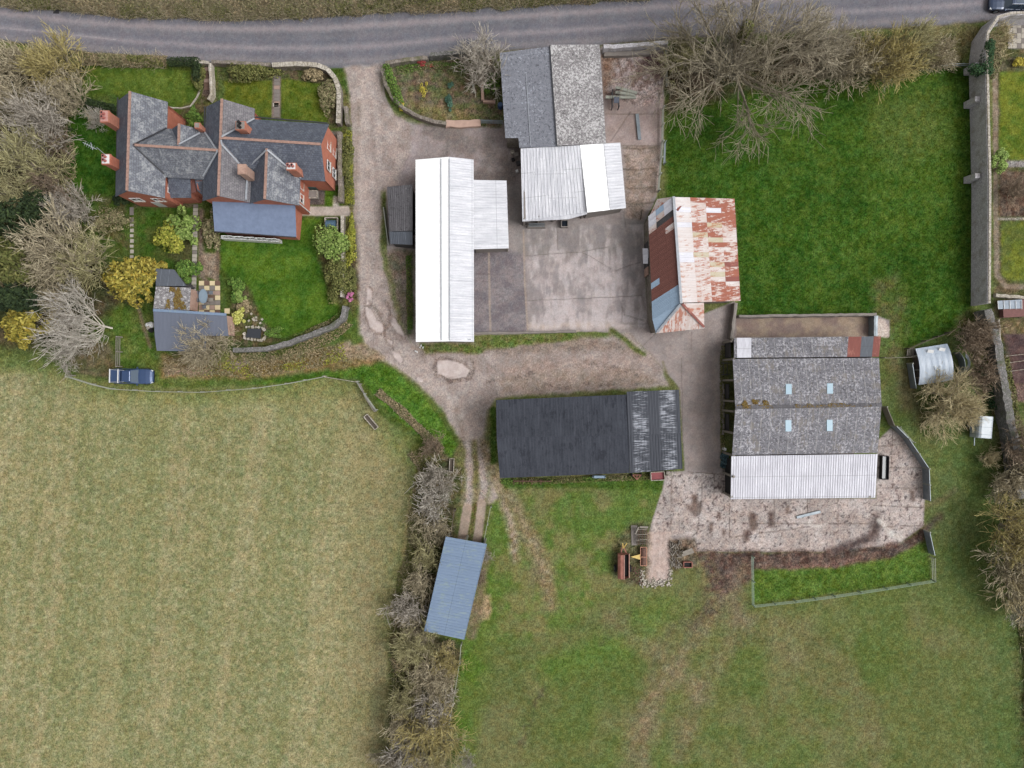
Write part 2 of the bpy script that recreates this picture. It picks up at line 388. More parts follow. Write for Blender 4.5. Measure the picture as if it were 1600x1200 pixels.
a = np.clip((tuft * .42 + big * .22 + stp * .36 - .50) / .09, 0, 1) * inF; lay(sl, a * .5, (116, 119, 79)); lay(sl, np.clip((vn(U_, PY[sl] * .02, 24, 49) * .6 + .4 * fbm(PX[sl], PY[sl], 150, 50, 2) - .46) / .14, 0, 1) * inF * .42, (116, 122, 82)); lay(sl, np.clip((stp - .46) / .16, 0, 1) * inF * .3, (126, 125, 86))
lay(sl, np.clip((fbm(PX[sl], PY[sl], 5, 48, 3, .8) - .60) / .06, 0, 1) * inF * .32, (98, 110, 68))
sk = fbm(PX[sl] + PY[sl] * .18, PY[sl] * .12, 22, 43, 3); lay(sl, np.clip((sk - .5) / .12, 0, 1) * inF * .12, (116, 122, 78))
lay(sl, np.clip((fbm(PX[sl], PY[sl], 6, 44, 3, .7) - .56) / .08, 0, 1) * inF * .3, (188, 174, 140))
zone([(430, 610), (560, 620), (640, 715), (640, 850), (610, 1000), (600, 1200), (520, 1200), (560, 900), (540, 720)], (122, 124, 82), (138, 132, 92), 22, 34, 14, .55)
zone([(120, 600), (560, 600), (560, 640), (120, 645)], (128, 128, 84), (148, 140, 98), 16, 14, 10, .5)
zone([(200, 640), (260, 640), (230, 900), (170, 1200), (110, 1200)], (124, 126, 84), None, None, 22, 14, .35)
for cx in (205, 320, 440): line([(cx + 25, 610), (cx, 900), (cx - 18, 1400)], 9, (112, 116, 74), None, None, 9, 6, .28, brk=.42)
line([(-60, 553), (60, 572), (115, 594), (180, 611), (300, 618), (420, 610), (500, 600), (552, 606), (580, 662), (636, 712), (654, 735), (648, 800), (634, 880), (612, 990)], 10, (96, 110, 58), (118, 120, 70), 14, 14, 5, .75, 1.2)
line([(590, 1010), (590, 1200), (588, 1500)], 12, (122, 112, 84), (106, 104, 72), 20, 8, 4, .7)
line([(570, 640), (580, 800), (572, 950), (560, 1200)], 26, (140, 126, 98), (126, 120, 86), 30, 22, 6, .45)
# house plot: rough grass
zone([(-20000, 90), (330, 100), (545, 105), (548, 250), (556, 480), (560, 545), (640, 600), (720, 690), (700, 720), (650, 690), (590, 645), (555, 590), (500, 586), (420, 597), (300, 605), (180, 600), (110, 580), (60, 556), (-20000, 540)], (84, 96, 48), (68, 86, 36), 30, 3, 3, 1, 1.1)
zone([(-20000, 60), (125, 80), (135, 110), (105, 160), (100, 300), (140, 400), (200, 470), (60, 550), (-20000, 560)], (84, 74, 58), (64, 66, 42), 22, 8, 8, .9, 1.3)
zone([(-300, 535), (60, 540), (110, 580), (-300, 575)], (88, 102, 54), None, None, 8, 6, .7)
# east paddock
zone([(1040, 150), (1500, 100), (1520, 110), (1518, 480), (1480, 520), (1410, 545), (1390, 520), (1362, 494), (1155, 494), (1150, 330), (1042, 315)], (60, 88, 29), (48, 76, 22), 50, 4, 4, 1, 1.15, 8)
sl = bbox([(1030, 90), (1520, 540)], 0)
ok = np.clip(.5 - sdist([(1040, 150), (1500, 100), (1518, 110), (1518, 500), (1400, 540), (1362, 494), (1155, 494), (1150, 330), (1042, 315)], sl, 3) / 8, 0, 1)
lay(sl, ok * np.clip((fbm(PX[sl], PY[sl], 16, 51, 4, .7) - .52) / .1, 0, 1) * .4, (78, 100, 40))
lay(sl, ok * np.clip((fbm(PX[sl], PY[sl], 130, 55, 3) - .45) / .15, 0, 1) * .4, (78, 98, 36)); lay(sl, ok * np.clip((fbm(PX[sl], PY[sl], 70, 56, 3) - .52) / .12, 0, 1) * .35, (46, 72, 22))
lay(sl, ok * np.clip((fbm(PX[sl], PY[sl], 9, 52, 3, .7) - .55) / .1, 0, 1) * .35, (42, 70, 20))
zone([(1350, 150), (1480, 140), (1480, 230), (1400, 260), (1360, 220)], (96, 104, 56), None, None, 22, 10, .5)
zone([(1362, 440), (1400, 425), (1420, 480), (1410, 560), (1384, 600), (1378, 525), (1365, 490)], (98, 92, 62), (84, 98, 50), 10, 10, 6, .75, 1.2)
zone([(1030, 70), (1500, 55), (1505, 105), (1400, 118), (1260, 120), (1100, 165), (1040, 180)], (88, 76, 62), (66, 72, 44), 14, 7, 6, .95, 1.3)
# verges, hedge bottoms
zone([(-20000, -20000), (20000, -20000), (20000, 10), (1200, 0), (1000, 0), (800, 8), (600, 18), (400, 28), (200, 22), (0, 6), (-20000, 0)], (96, 86, 62), (72, 76, 44), 16, 3, 3, 1, 1.3)
ROAD_N = [(-20000, -900), (-300, -24), (-60, 0), (0, 7), (100, 17), (200, 24), (300, 27), (400, 27), (500, 24), (600, 18), (700, 13), (800, 9), (900, 3), (1000, -3), (1100, -10), (1300, -24), (1500, -40), (1700, -60), (20000, -1600)]
ROAD_S = [(-20000, -840), (-300, 34), (-60, 56), (0, 63), (100, 78), (200, 88), (300, 97), (400, 104), (520, 107), (600, 103), (700, 90), (780, 80), (860, 76), (940, 70), (1040, 62), (1150, 54), (1300, 47), (1400, 44), (1500, 38), (1560, 30), (1700, 10), (20000, -1500)]
ROAD = ROAD_N + ROAD_S[::-1]
zone(ROAD, (115, 114, 120), (107, 107, 113), 40, 1.2, 1, 1, .45, 9)
def along(f): return [(n[0] * (1 - f) + s_[0] * f, n[1] * (1 - f) + s_[1] * f) for n, s_ in ((ROAD_N[i], min(ROAD_S, key=lambda q: abs(q[0] - ROAD_N[i][0]))) for i in range(1, len(ROAD_N) - 1))]
for f, o, w, cc in ((.24, .7, 5, (156, 146, 148)), (.42, .3, 4, (130, 125, 131)), (.62, .65, 4.5, (154, 145, 149)), (.88, .55, 5, (146, 138, 140)), (.12, .35, 3, (116, 112, 122)), (.50, .35, 3, (112, 110, 122)), (.75, .35, 3.5, (120, 116, 126))):
    line(along(f), w, cc, None, None, 4, 1.5, o)
line([(0, 44), (60, 48), (120, 55), (180, 62)], .6, (178, 172, 172), None, None, .8, .5, .6, brk=.4)
line(ROAD_N[1:-1], 1.5, (92, 84, 72), (70, 74, 46), 6, 2.2, 2, .9, 1.2); line([p for p in ROAD_S[1:-1] if p[0] < 520], 1.5, (110, 100, 92), (84, 80, 58), 6, 2, 2, .9)
line([p for p in ROAD_S[1:-1] if p[0] > 600], 1.5, (120, 110, 104), (100, 92, 80), 6, 2, 2, .8)
zone([(1500, 36), (1538, 42), (1515, 80), (1500, 100), (1440, 96), (1440, 46)], (118, 108, 76), (96, 94, 60), 8, 4, 3, .9, 1.2)
# concrete yards and lanes
CON = (162, 152, 149); LT = (196, 185, 182); DK = (118, 110, 112)
YARD = [(598, 112), (602, 150), (616, 180), (645, 196), (700, 200), (745, 200), (790, 190), (940, 72), (1038, 78), (1036, 230), (1026, 310), (1006, 350), (1010, 460), (1024, 522), (1148, 470), (1150, 495), (1362, 490), (1390, 500), (1390, 526), (1140, 530), (1128, 560), (1126, 730), (1140, 735), (1140, 778), (1368, 778), (1372, 690), (1392, 668), (1420, 690), (1447, 735), (1443, 822), (1400, 852), (1300, 862), (1085, 862), (1050, 850), (1046, 905), (1030, 914), (1006, 912), (1013, 830), (1035, 765), (1040, 738), (1070, 735), (1062, 606), (1035, 575), (985, 520), (900, 518), (740, 524), (646, 540), (640, 530), (606, 440), (603, 290), (598, 200)]
zone(YARD, CON, (148, 137, 134), 26, 1.2, 1.2, 1, .45, 10)
zone([(603, 190), (790, 200), (812, 232), (812, 290), (645, 300), (603, 295)], (150, 138, 136), (122, 112, 108), 26, 3, 3, .9, .6, 12)
zone([(605, 170), (660, 198), (650, 240), (645, 290), (600, 300), (596, 230)], (172, 160, 160), (158, 146, 144), 18, 5, 5, .8)
zone([(738, 388), (820, 388), (826, 518), (738, 522)], (116, 109, 113), (134, 126, 128), 18, 1.5, 1.5, .92, .6)
zone([(795, 290), (812, 290), (815, 350), (900, 345), (1010, 345), (1005, 400), (820, 400), (796, 390)], (140, 133, 130), (156, 148, 145), 22, 6, 5, .9, .4)
zone([(826, 408), (1000, 400), (1003, 505), (835, 515)], (186, 175, 174), (154, 145, 144), 20, 8, 8, .9, .4, 15)
line([(830, 511), (900, 508), (985, 508)], 4, (196, 178, 166), None, None, 4, 3, .7)
line([(829, 422), (1000, 412)], 2, LT, None, None, 5, 4, .5); line([(880, 350), (872, 420), (874, 500)], 9, (168, 158, 155), None, None, 9, 8, .35)
sl = bbox([(826, 352), (1012, 352), (1014, 516), (826, 516)], 0); ok = np.clip(.5 - sdist([(826, 356), (1008, 350), (1010, 514), (828, 514)], sl, 3) / 8, 0, 1)
sv = .6 * fbm(PX[sl], PY[sl] * .22, 9, 65, 3, .7) + .4 * fbm(PX[sl], PY[sl], 26, 66, 3); lay(sl, ok * np.clip((sv - .5) / .08, 0, 1) * .55, (202, 192, 192)); lay(sl, ok * np.clip((.46 - sv) / .07, 0, 1) * .55, (132, 125, 126))
for cx, cy, rr in ((850, 440, 12), (945, 470, 16), (905, 480, 14), (960, 440, 11), (880, 420, 10), (925, 500, 12)): line([(cx - rr, cy), (cx + rr, cy - 3)], 5, (190, 178, 176), None, None, 7, 8, .5)
zone([(1030, 520), (1145, 500), (1128, 560), (1126, 720), (1072, 732), (1062, 606)], (164, 152, 148), (148, 137, 133), 20, 4, 3, .9, .45)
line([(1095, 520), (1098, 600), (1092, 720)], 6, (172, 158, 152), None, None, 8, 3, .6); line([(1118, 560), (1117, 700)], 3, (176, 162, 150), None, None, 4, 3, .5)
zone([(1150, 497), (1360, 493), (1360, 526), (1150, 528)], (138, 120, 112), (160, 142, 124), 14, 2, 2, .95)
zone([(1360, 496), (1384, 500), (1390, 514), (1388, 527), (1368, 528)], (196, 180, 170), None, None, 1.5, 3, 1, .8)
# pen north
zone([(941, 84), (1036, 84), (1034, 160), (1000, 168), (945, 150)], (188, 172, 168), (132, 112, 104), 6, 3, 3, .95, 1.2, 17)
zone([(1006, 84), (1038, 84), (1036, 122), (1020, 116), (1008, 100)], (92, 70, 70), None, None, 5, 4, .85)
zone([(941, 86), (962, 86), (955, 130), (942, 150)], (118, 88, 66), None, None, 6, 4, .6)
zone([(945, 150), (1034, 150), (1032, 228), (948, 228)], (180, 162, 158), (164, 146, 140), 14, 5, 3, .9)
zone([(975, 228), (1034, 228), (1026, 300), (1000, 345), (978, 340)], (168, 150, 140), (142, 126, 114), 10, 3, 2, .9, .9)
for y in (232, 265, 294, 318): line([(974, y), (1000, y + 1), (1024, y - 2)], .8, (96, 84, 72), None, None, 1, 1.5, .75)
for p in ([(974, 243), (984, 250), (1003, 255), (1003, 266)], [(1029, 115), (1028, 230)], [(947, 178), (1030, 178)], [(940, 228), (1030, 228)], [(985, 175), (955, 220)]): line(p, .5, (104, 92, 84), None, None, .9, 1, .8)
# joints in the main yard
for p in ([(738, 522), (900, 518), (905, 516)], [(818, 360), (820, 440), (825, 518)], [(764, 390), (766, 522)]): line(p, 1.1, (176, 158, 142), None, None, .9, .6, .85)
for p in ([(820, 400), (910, 393), (950, 386)], [(910, 394), (955, 420)], [(826, 470), (900, 467), (1003, 462)], [(971, 475), (975, 492), (1005, 500)], [(972, 478), (972, 505), (1020, 506)], [(975, 330), (978, 355)], [(1000, 545), (1024, 522)], [(1065, 560), (1066, 640), (1068, 700)], [(1080, 520), (1080, 545)], [(870, 355), (872, 392)], [(1025, 560), (1010, 545), (960, 520)], [(738, 429), (765, 428)], [(700, 205), (699, 245)], [(1000, 410), (960, 424)], [(640, 200), (612, 300)]):
    line(p, .35, (92, 84, 80), None, None, .9, 1.5, .7)
zone([(945, 515), (1000, 515), (1002, 540), (960, 525)], CON, None, None, 3, 2, .8)
# cattle yard: pale slabs with muck
CY = [(1044, 740), (1140, 738), (1140, 780), (1370, 780), (1373, 688), (1394, 672), (1420, 694), (1444, 735), (1442, 820), (1400, 850), (1290, 860), (1085, 861), (1082, 838), (1050, 836), (1014, 832)]
zone(CY, (188, 176, 171), (168, 155, 149), 30, 2, 2.5, .97, .85, 18)
sl = bbox(CY, 0); ok = np.clip(.5 - sdist(CY, sl, 3) / 4, 0, 1)
lay(sl, ok * np.clip((fbm(PX[sl], PY[sl], 7, 61, 3, .8) * .7 + fbm(PX[sl], PY[sl], 40, 62) * .3 - .53) / .06, 0, 1) * .28, (142, 128, 122))
lay(sl, ok * np.clip((fbm(PX[sl], PY[sl], 3.5, 63, 2, .8) - .68) / .05, 0, 1) * .7, (84, 72, 72))
for cx, cy, r in ((1112, 823, 5), (1166, 836, 6), (1130, 832, 3), (1088, 795, 7), (1176, 815, 9), (1206, 812, 7), (1230, 795, 4), (1124, 806, 4), (1425, 775, 5), (1086, 788, 9)): line([(cx, cy - r), (cx, cy + r)], r * .6, (84, 68, 64), (104, 86, 78), 5, 3, 4, .85)
zone([(1070, 790), (1098, 784), (1096, 800), (1085, 808)], (122, 108, 102), None, None, 3, 4, .9)
line([(1300, 862), (1330, 850), (1365, 838), (1368, 810)], 7, (92, 76, 72), (70, 58, 56), 6, 5, 5, .9)
line([(1372, 812), (1390, 830), (1410, 845)], 4, (210, 204, 196), None, None, 3, 4, .7); line([(1365, 790), (1440, 790)], 1, (210, 196, 188), None, None, 6, 3, .3)
for p in ([(1140, 780), (1140, 840), (1300, 818), (1300, 818)], [(1180, 818), (1360, 818)], [(1210, 780), (1210, 820)], [(1262, 778), (1262, 818)], [(1309, 780), (1309, 815)], [(1365, 790), (1443, 793)], [(1372, 763), (1443, 763)], [(1372, 731), (1443, 731)], [(1395, 672), (1392, 730)], [(1368, 823), (1442, 822)], [(1050, 740), (1048, 830)], [(1098, 742), (1096, 780), (1090, 830), (1082, 838)], [(1116, 742), (1115, 790)], [(1050, 822), (1080, 828)], [(1075, 737), (1140, 742)], [(1400, 695), (1372, 698)]):
    line(p, .5, (78, 66, 60), None, None, .8, .8, .75, brk=.36)
line([(1262, 812), (1266, 820), (1275, 824), (1292, 819)], 2.5, (208, 200, 194), None, None, 2, 2, .7); line([(1282, 824), (1274, 838)], 1.5, (208, 200, 194), None, None, 2, 2, .5)
zone([(1010, 832), (1049, 830), (1045, 904), (1008, 912)], (192, 172, 163), (176, 158, 150), 12, 1.2, .8, 1, .6)
for x in (1021, 1031, 1039): line([(x + 3, 836), (x - 2, 902)], .8, (206, 188, 180), None, None, 1.2, .8, .6)
# muck bank
zone([(1084, 862), (1300, 860), (1372, 852), (1410, 845), (1444, 822), (1452, 822), (1445, 845), (1390, 872), (1300, 886), (1180, 890), (1175, 905), (1120, 935), (1105, 900)], (78, 64, 60), (104, 84, 78), 9, 4, 5, .95, 1.5, 19)
zone([(1140, 870), (1180, 885), (1350, 872), (1340, 886), (1200, 892)], (142, 108, 98), (96, 78, 68), 6, 4, 4, .6)
line([(1105, 880), (1120, 930), (1105, 960), (1085, 975)], 14, (92, 76, 70), (110, 100, 76), 8, 10, 8, .65, 1.4); line([(1160, 890), (1150, 930), (1150, 965), (1170, 970)], 10, (122, 108, 88), None, None, 9, 8, .7, 1.2)
zone([(1176, 892), (1300, 888), (1390, 874), (1446, 846), (1454, 905), (1300, 928), (1176, 944)], (86, 110, 46), (72, 96, 36), 10, 3, 3, .95, 1.2)
line([(1450, 790), (1480, 775), (1492, 765)], 3, (110, 98, 76), None, None, 5, 4, .7); line([(1446, 830), (1462, 812), (1470, 808)], 5, (82, 70, 62), None, None, 5, 4, .8)
# lane from the road to the fields
LANE = [(536, 104), (600, 100), (597, 128), (601, 152), (616, 180), (645, 197), (640, 240), (620, 290), (598, 300), (594, 390), (606, 432), (618, 480), (642, 535), (900, 532), (985, 520), (1036, 575), (1044, 604), (900, 612), (776, 622), (762, 640), (757, 690), (766, 740), (780, 780), (764, 790), (715, 790), (728, 745), (722, 690), (690, 640), (660, 606), (610, 570), (572, 545), (562, 520), (560, 480), (552, 420), (550, 250), (545, 150)]
zone(LANE, (170, 157, 151), (152, 139, 133), 16, 3, 3.5, 1, .75, 20)
line([(568, 120), (566, 200), (565, 300), (568, 400), (580, 470), (600, 530), (650, 580), (700, 620), (738, 700)], 8, (180, 167, 160), None, None, 7, 5, .6)
line([(590, 110), (587, 200), (585, 300), (584, 390)], 5, (178, 166, 160), None, None, 6, 5, .5)
line([(580, 180), (584, 220), (590, 290)], 2, (122, 112, 108), None, None, 3, 4, .5); line([(560, 160), (556, 260), (556, 400)], 3, (128, 116, 104), None, None, 4, 4, .5)
zone([(598, 390), (645, 392), (646, 530), (632, 520), (612, 470)], (124, 108, 98), (104, 100, 80), 10, 5, 6, .9, 1.2); line([(642, 400), (642, 520)], 4, (92, 94, 72), (80, 96, 56), 6, 3, 4, .8)  # last strip: weedy ground by the long shed, darkened with painted shade
line([(600, 400), (618, 470), (628, 520)], 3, (118, 116, 76), (96, 110, 58), 8, 4, 5, .7)
for poly in ([(571, 478), (580, 484), (588, 500), (600, 506), (598, 520), (588, 520), (578, 510), (572, 492)], [(609, 492), (618, 498), (630, 520), (632, 528), (620, 520), (610, 505)], [(604, 530), (613, 533), (612, 542), (606, 538)], [(611, 548), (624, 552), (630, 562), (626, 570), (616, 560)], [(683, 564), (700, 563), (724, 568), (734, 578), (728, 590), (704, 592), (684, 584)], [(574, 448), (582, 455), (580, 476), (572, 476)], [(652, 588), (662, 592), (660, 598), (650, 594)]):
    zone([(sum(q[0] for q in poly) / len(poly) + (x - sum(q[0] for q in poly) / len(poly)) * 1.25, sum(q[1] for q in poly) / len(poly) + (y - sum(q[1] for q in poly) / len(poly)) * 1.25) for x, y in poly], (124, 108, 102), None, None, 2, 4, .75, 1.2)
    zone(poly, (206, 192, 187), (192, 178, 173), 8, .8, 2, 1, .3)
for p in ([(577, 470), (590, 490), (597, 500), (602, 512), (600, 530), (615, 545)], [(605, 470), (612, 500), (604, 515)], [(586, 480), (596, 492)], [(738, 560), (742, 575), (736, 590)], [(700, 594), (720, 596)]): line(p, 2, (122, 106, 98), None, None, 2, 3, .65, 1.2)
zone([(642, 540), (740, 536), (900, 526), (960, 530), (1000, 560), (960, 545), (830, 552), (740, 552), (660, 556)], (142, 125, 114), (126, 110, 98), 9, 5, 5, .7, .9)
zone([(820, 560), (1000, 575), (1036, 600), (900, 612), (780, 618), (780, 590)], (160, 142, 131), (146, 130, 116), 9, 6, 6, .7, .9)
line([(800, 828), (835, 860), (850, 905), (862, 950)], 8, (136, 118, 98), (120, 110, 84), 8, 8, 7, .6, 1.3)
zone([(780, 570), (1010, 545), (1030, 570), (1000, 578), (900, 580), (800, 590)], (172, 154, 146), (156, 138, 130), 14, 7, 8, .7)
for p in ([(700, 592), (760, 596), (830, 584)], [(900, 560), (960, 575), (1010, 590)], [(850, 604), (930, 602), (1000, 598)]): line(p, 2.5, (112, 98, 90), None, None, 3.5, 6, .5, 1.3, brk=.44)
zone([(656, 537), (740, 537), (742, 526), (900, 521), (905, 526), (890, 533), (800, 541), (740, 552), (665, 552)], (84, 104, 46), (104, 104, 62), 9, 2.5, 4, .9, 1.3)
line([(956, 517), (975, 530), (1005, 553)], 4, (92, 104, 52), (74, 84, 40), 6, 2.5, 3, .9, 1.2); line([(953, 522), (972, 536), (1000, 558)], 1.5, (132, 116, 104), None, None, 2, 2, .6)
line([(1036, 566), (1044, 590), (1046, 604)], 1.5, (112, 104, 76), None, None, 2, 2, .7)
# twin ruts to the blue shed
zone([(700, 700), (722, 690), (757, 690), (768, 750), (764, 795), (712, 795), (716, 745)], (118, 110, 80), (104, 106, 62), 8, 6, 5, .7, 1.2)
line([(722, 660), (732, 700), (734, 740), (731, 792)], 5, (166, 152, 144), None, None, 2.5, 3, 1); line([(745, 660), (752, 700), (755, 735), (757, 760), (750, 790)], 5.5, (166, 152, 145), None, None, 2.5, 3, 1)
line([(742, 690), (744, 740), (743, 790)], 3, (104, 102, 62), (126, 112, 84), 6, 3, 3, .9, 1.3); line([(712, 640), (724, 690)], 4, (140, 126, 116), None, None, 4, 3, .6)
line([(754, 690), (770, 735), (788, 785), (800, 830), (806, 870)], 6.5, (156, 140, 124), (132, 118, 94), 8, 5, 4, .95, 1.2); line([(775, 730), (800, 780), (825, 830), (850, 875), (860, 930)], 7, (148, 132, 108), (126, 114, 84), 8, 7, 5, .85, 1.2)
line([(730, 795), (722, 842)], 7.5, (174, 154, 140), (160, 144, 130), 8, 1.2, .8, 1, .5); line([(753, 787), (745, 848)], 7, (174, 156, 142), (162, 146, 132), 8, 1.2, .8, 1, .5)
line([(742, 790), (733, 845)], 3.5, (106, 92, 66), (84, 92, 48), 5, 1.5, 2, .9, 1.4)
zone([(660, 715), (700, 690), (722, 740), (712, 845), (700, 850), (662, 985), (700, 1000), (722, 1005), (700, 1200), (690, 1400), (610, 1400), (608, 1010), (625, 960), (645, 850)], (96, 86, 66), (72, 78, 46), 13, 5, 5, .95, 1.4, 23)
line([(588, 600), (610, 620), (660, 668), (700, 715)], 3, (134, 118, 100), (110, 100, 72), 6, 4, 4, .8, 1.2)
line([(652, 700), (655, 780), (640, 870), (628, 960)], 5, (112, 112, 60), (98, 106, 50), 10, 5, 4, .8); line([(641, 775), (636, 830), (628, 900)], 3, (168, 148, 108), None, None, 3, 4, .6)
zone([(736, 930), (764, 930), (768, 950), (762, 968), (734, 972)], (190, 158, 132), (156, 132, 106), 6, 4, 4, .85, 1.2)
line([(757, 860), (750, 920), (735, 990)], 9, (124, 108, 90), (106, 100, 72), 8, 4, 4, .85)
zone([(560, 588), (610, 575), (660, 615), (715, 695), (705, 715), (640, 670), (590, 625)], (84, 116, 42), (70, 102, 34), 12, 3, 3, .95, 1.2)
zone([(380, 600), (500, 582), (555, 570), (600, 568), (620, 585), (560, 592), (510, 590), (420, 602)], (80, 110, 40), (66, 98, 32), 12, 3, 3, .9, 1.2)
zone([(240, 585), (380, 585), (400, 600), (250, 604)], (98, 108, 56), (80, 100, 42), 10, 4, 4, .8, 1.2)
line([(770, 640), (771, 720)], 4.5, (58, 84, 30), (74, 98, 40), 6, 2, 2, .9, 1.2)  # grass strip west of the black barn, the barn's shade painted into its green
zone([(782, 748), (1038, 742), (1030, 765), (900, 762), (790, 762)], (74, 98, 38), (60, 84, 30), 8, 3, 3, .85, 1.2)
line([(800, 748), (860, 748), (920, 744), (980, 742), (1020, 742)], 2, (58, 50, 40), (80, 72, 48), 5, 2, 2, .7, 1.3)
# rough ground under the machinery
zone([(958, 900), (955, 855), (985, 815), (1014, 818), (1012, 912), (985, 915)], (84, 82, 60), (104, 96, 76), 6, 5, 4, .8, 1.4)
zone([(1046, 842), (1085, 842), (1090, 885), (1050, 890)], (128, 112, 96), (84, 72, 60), 4, 3, 3, .9, 1.5)
# bramble bank below the garden wall
zone([(250, 552), (330, 556), (400, 560), (470, 550), (545, 535), (575, 540), (600, 560), (560, 575), (470, 582), (380, 592), (250, 590)], (112, 98, 64), (140, 118, 86), 9, 4, 5, .95, 1.4, 24)
zone([(255, 575), (300, 572), (335, 580), (295, 586), (262, 584)], (160, 138, 124), None, None, 3, 4, .85); zone([(356, 563), (384, 558), (390, 566), (372, 578), (358, 572)], (158, 142, 138), (128, 112, 104), 6, 2.5, 4, .9)
line([(400, 578), (450, 570), (500, 560)], 4, (146, 124, 56), (108, 86, 50), 5, 4, 4, .7, 1.5)
zone([(512, 545), (545, 530), (575, 540), (600, 562), (540, 560)], (158, 138, 122), (132, 118, 98), 8, 4, 4, .8, 1.2)
line([(360, 545), (440, 540), (500, 520), (545, 492)], 4, (72, 96, 38), (92, 92, 50), 6, 4, 3, .8, 1.2)
line([(546, 490), (548, 510), (556, 530)], 8, (84, 104, 48), None, None, 4, 4, .85)
# lawns
zone([(344, 345), (380, 340), (500, 342), (494, 380), (505, 410), (510, 455), (532, 468), (528, 495), (470, 518), (440, 528), (420, 518), (405, 500), (384, 500), (376, 460), (356, 430), (346, 420)], (64, 94, 30), (82, 108, 36), 22, 2, 2, 1, .9, 25)
zone([(136, 108), (220, 104), (300, 110), (312, 135), (300, 165), (270, 168), (235, 152), (185, 148), (140, 150), (128, 140)], (76, 96, 36), (90, 106, 42), 14, 3, 3, 1, .9)
zone([(350, 126), (424, 126), (426, 182), (400, 180), (352, 168)], (98, 106, 38), (82, 96, 34), 12, 2, 2, 1, .9)
zone([(438, 122), (500, 130), (514, 160), (510, 194), (440, 188)], (96, 106, 40), (78, 96, 32), 12, 2, 2, 1, .9)
zone([(112, 170), (180, 170), (184, 230), (184, 300), (178, 312), (150, 310), (120, 300), (100, 270), (104, 210)], (62, 92, 30), (48, 80, 24), 12, 3, 3, 1, 1)
zone([(125, 300), (200, 310), (204, 395), (190, 390), (150, 370), (118, 350)], (72, 92, 38), (88, 82, 54), 8, 5, 4, .8, 1.2)
zone([(212, 325), (302, 322), (302, 360), (300, 420), (272, 420), (242, 412), (214, 395)], (62, 90, 32), (80, 92, 44), 13, 2.5, 2, 1, 1)
zone([(262, 360), (300, 350), (302, 415), (280, 420), (262, 400)], (84, 72, 56), None, None, 4, 4, .6)
line([(212, 322), (222, 318), (300, 321)], 3.5, (112, 96, 80), None, None, 3, 2, .8)
zone([(110, 525), (170, 535), (182, 570), (170, 590), (125, 585), (105, 560)], (112, 94, 78), (92, 84, 60), 10, 4, 5, .8, 1.2)
zone([(190, 470), (240, 540), (242, 570), (190, 575), (170, 500)], (76, 100, 38), (92, 106, 50), 10, 4, 4, .8, 1.1)
line([(212, 470), (222, 500), (235, 542)], 2.5, (124, 106, 92), None, None, 2, 2, .8)
zone([(360, 480), (380, 440), (395, 460), (408, 500), (440, 530), (400, 545), (362, 540), (356, 500)], (98, 84, 66), (74, 80, 46), 6, 3, 3, .9, 1.3)
# beds and drive borders
zone([(545, 100), (602, 110), (612, 100)], CON, None, None, 1, 1, .01)
zone([(604, 108), (700, 92), (768, 90), (780, 105), (785, 200), (745, 198), (690, 194), (655, 180), (624, 158), (606, 134)], (112, 98, 82), (92, 96, 62), 9, 2, 2, 1, 1.35, 26)
zone([(640, 160), (700, 168), (750, 180), (740, 192), (680, 190), (645, 172)], (128, 114, 80), (106, 104, 60), 7, 4, 3, .7, 1.3)
line([(648, 120), (652, 168)], 2, (86, 72, 62), None, None, 3, 3, .7)
zone([(430, 108), (515, 112), (530, 150), (530, 200), (512, 200), (514, 150), (500, 130), (440, 122)], (100, 86, 72), (82, 86, 54), 6, 2, 2, .9, 1.3)
zone([(340, 100), (430, 104), (430, 126), (342, 126), (342, 165), (336, 160)], (96, 88, 66), (78, 86, 48), 6, 2, 2, .9, 1.3)
zone([(318, 105), (330, 106), (330, 150), (312, 160), (318, 140)], (98, 82, 76), None, None, 1.5, 1, .95)
zone([(282, 168), (320, 150), (330, 158), (322, 205), (270, 190)], (88, 92, 48), (98, 82, 66), 7, 3, 3, .8)
zone([(427, 108), (439, 110), (438, 186), (424, 184)], (138, 122, 116), (120, 106, 100), 8, 1.2, .6, 1, .6)
zone([(535, 135), (546, 150), (550, 250), (552, 330), (560, 480), (545, 470), (536, 330), (532, 215)], (104, 96, 64), (84, 92, 50), 8, 2.5, 2, .9, 1.3)
zone([(470, 322), (545, 322), (550, 338), (470, 337)], (188, 176, 166), (172, 160, 150), 12, 1.2, .8, 1, .5); zone([(518, 305), (528, 308), (530, 324), (514, 324)], (182, 170, 162), None, None, 1.5, 1, .9)
zone([(478, 284), (508, 284), (508, 320), (470, 320)], (96, 84, 82), None, None, 1.5, 1, .95); zone([(508, 292), (522, 294), (519, 323), (507, 322)], (76, 100, 30), None, None, 1.5, 1, 1)
zone([(512, 205), (530, 205), (532, 290), (524, 290), (512, 270)], (126, 110, 106), None, None, 2, 1, .9)
line([(314, 330), (314, 430), (322, 440)], 4.5, (138, 118, 108), (120, 102, 92), 6, 3, 2, .9, 1.1); zone([(316, 395), (342, 395), (342, 440), (316, 430)], (160, 138, 124), (138, 120, 108), 6, 2, 2, .9)
line([(340, 362), (340, 440)], 3, (108, 92, 78), None, None, 2, 1, .9)
zone([(494, 352), (556, 350), (560, 470), (552, 490), (520, 470), (505, 430), (494, 390)], (92, 92, 54), (80, 70, 52), 7, 4, 4, .85, 1.3)
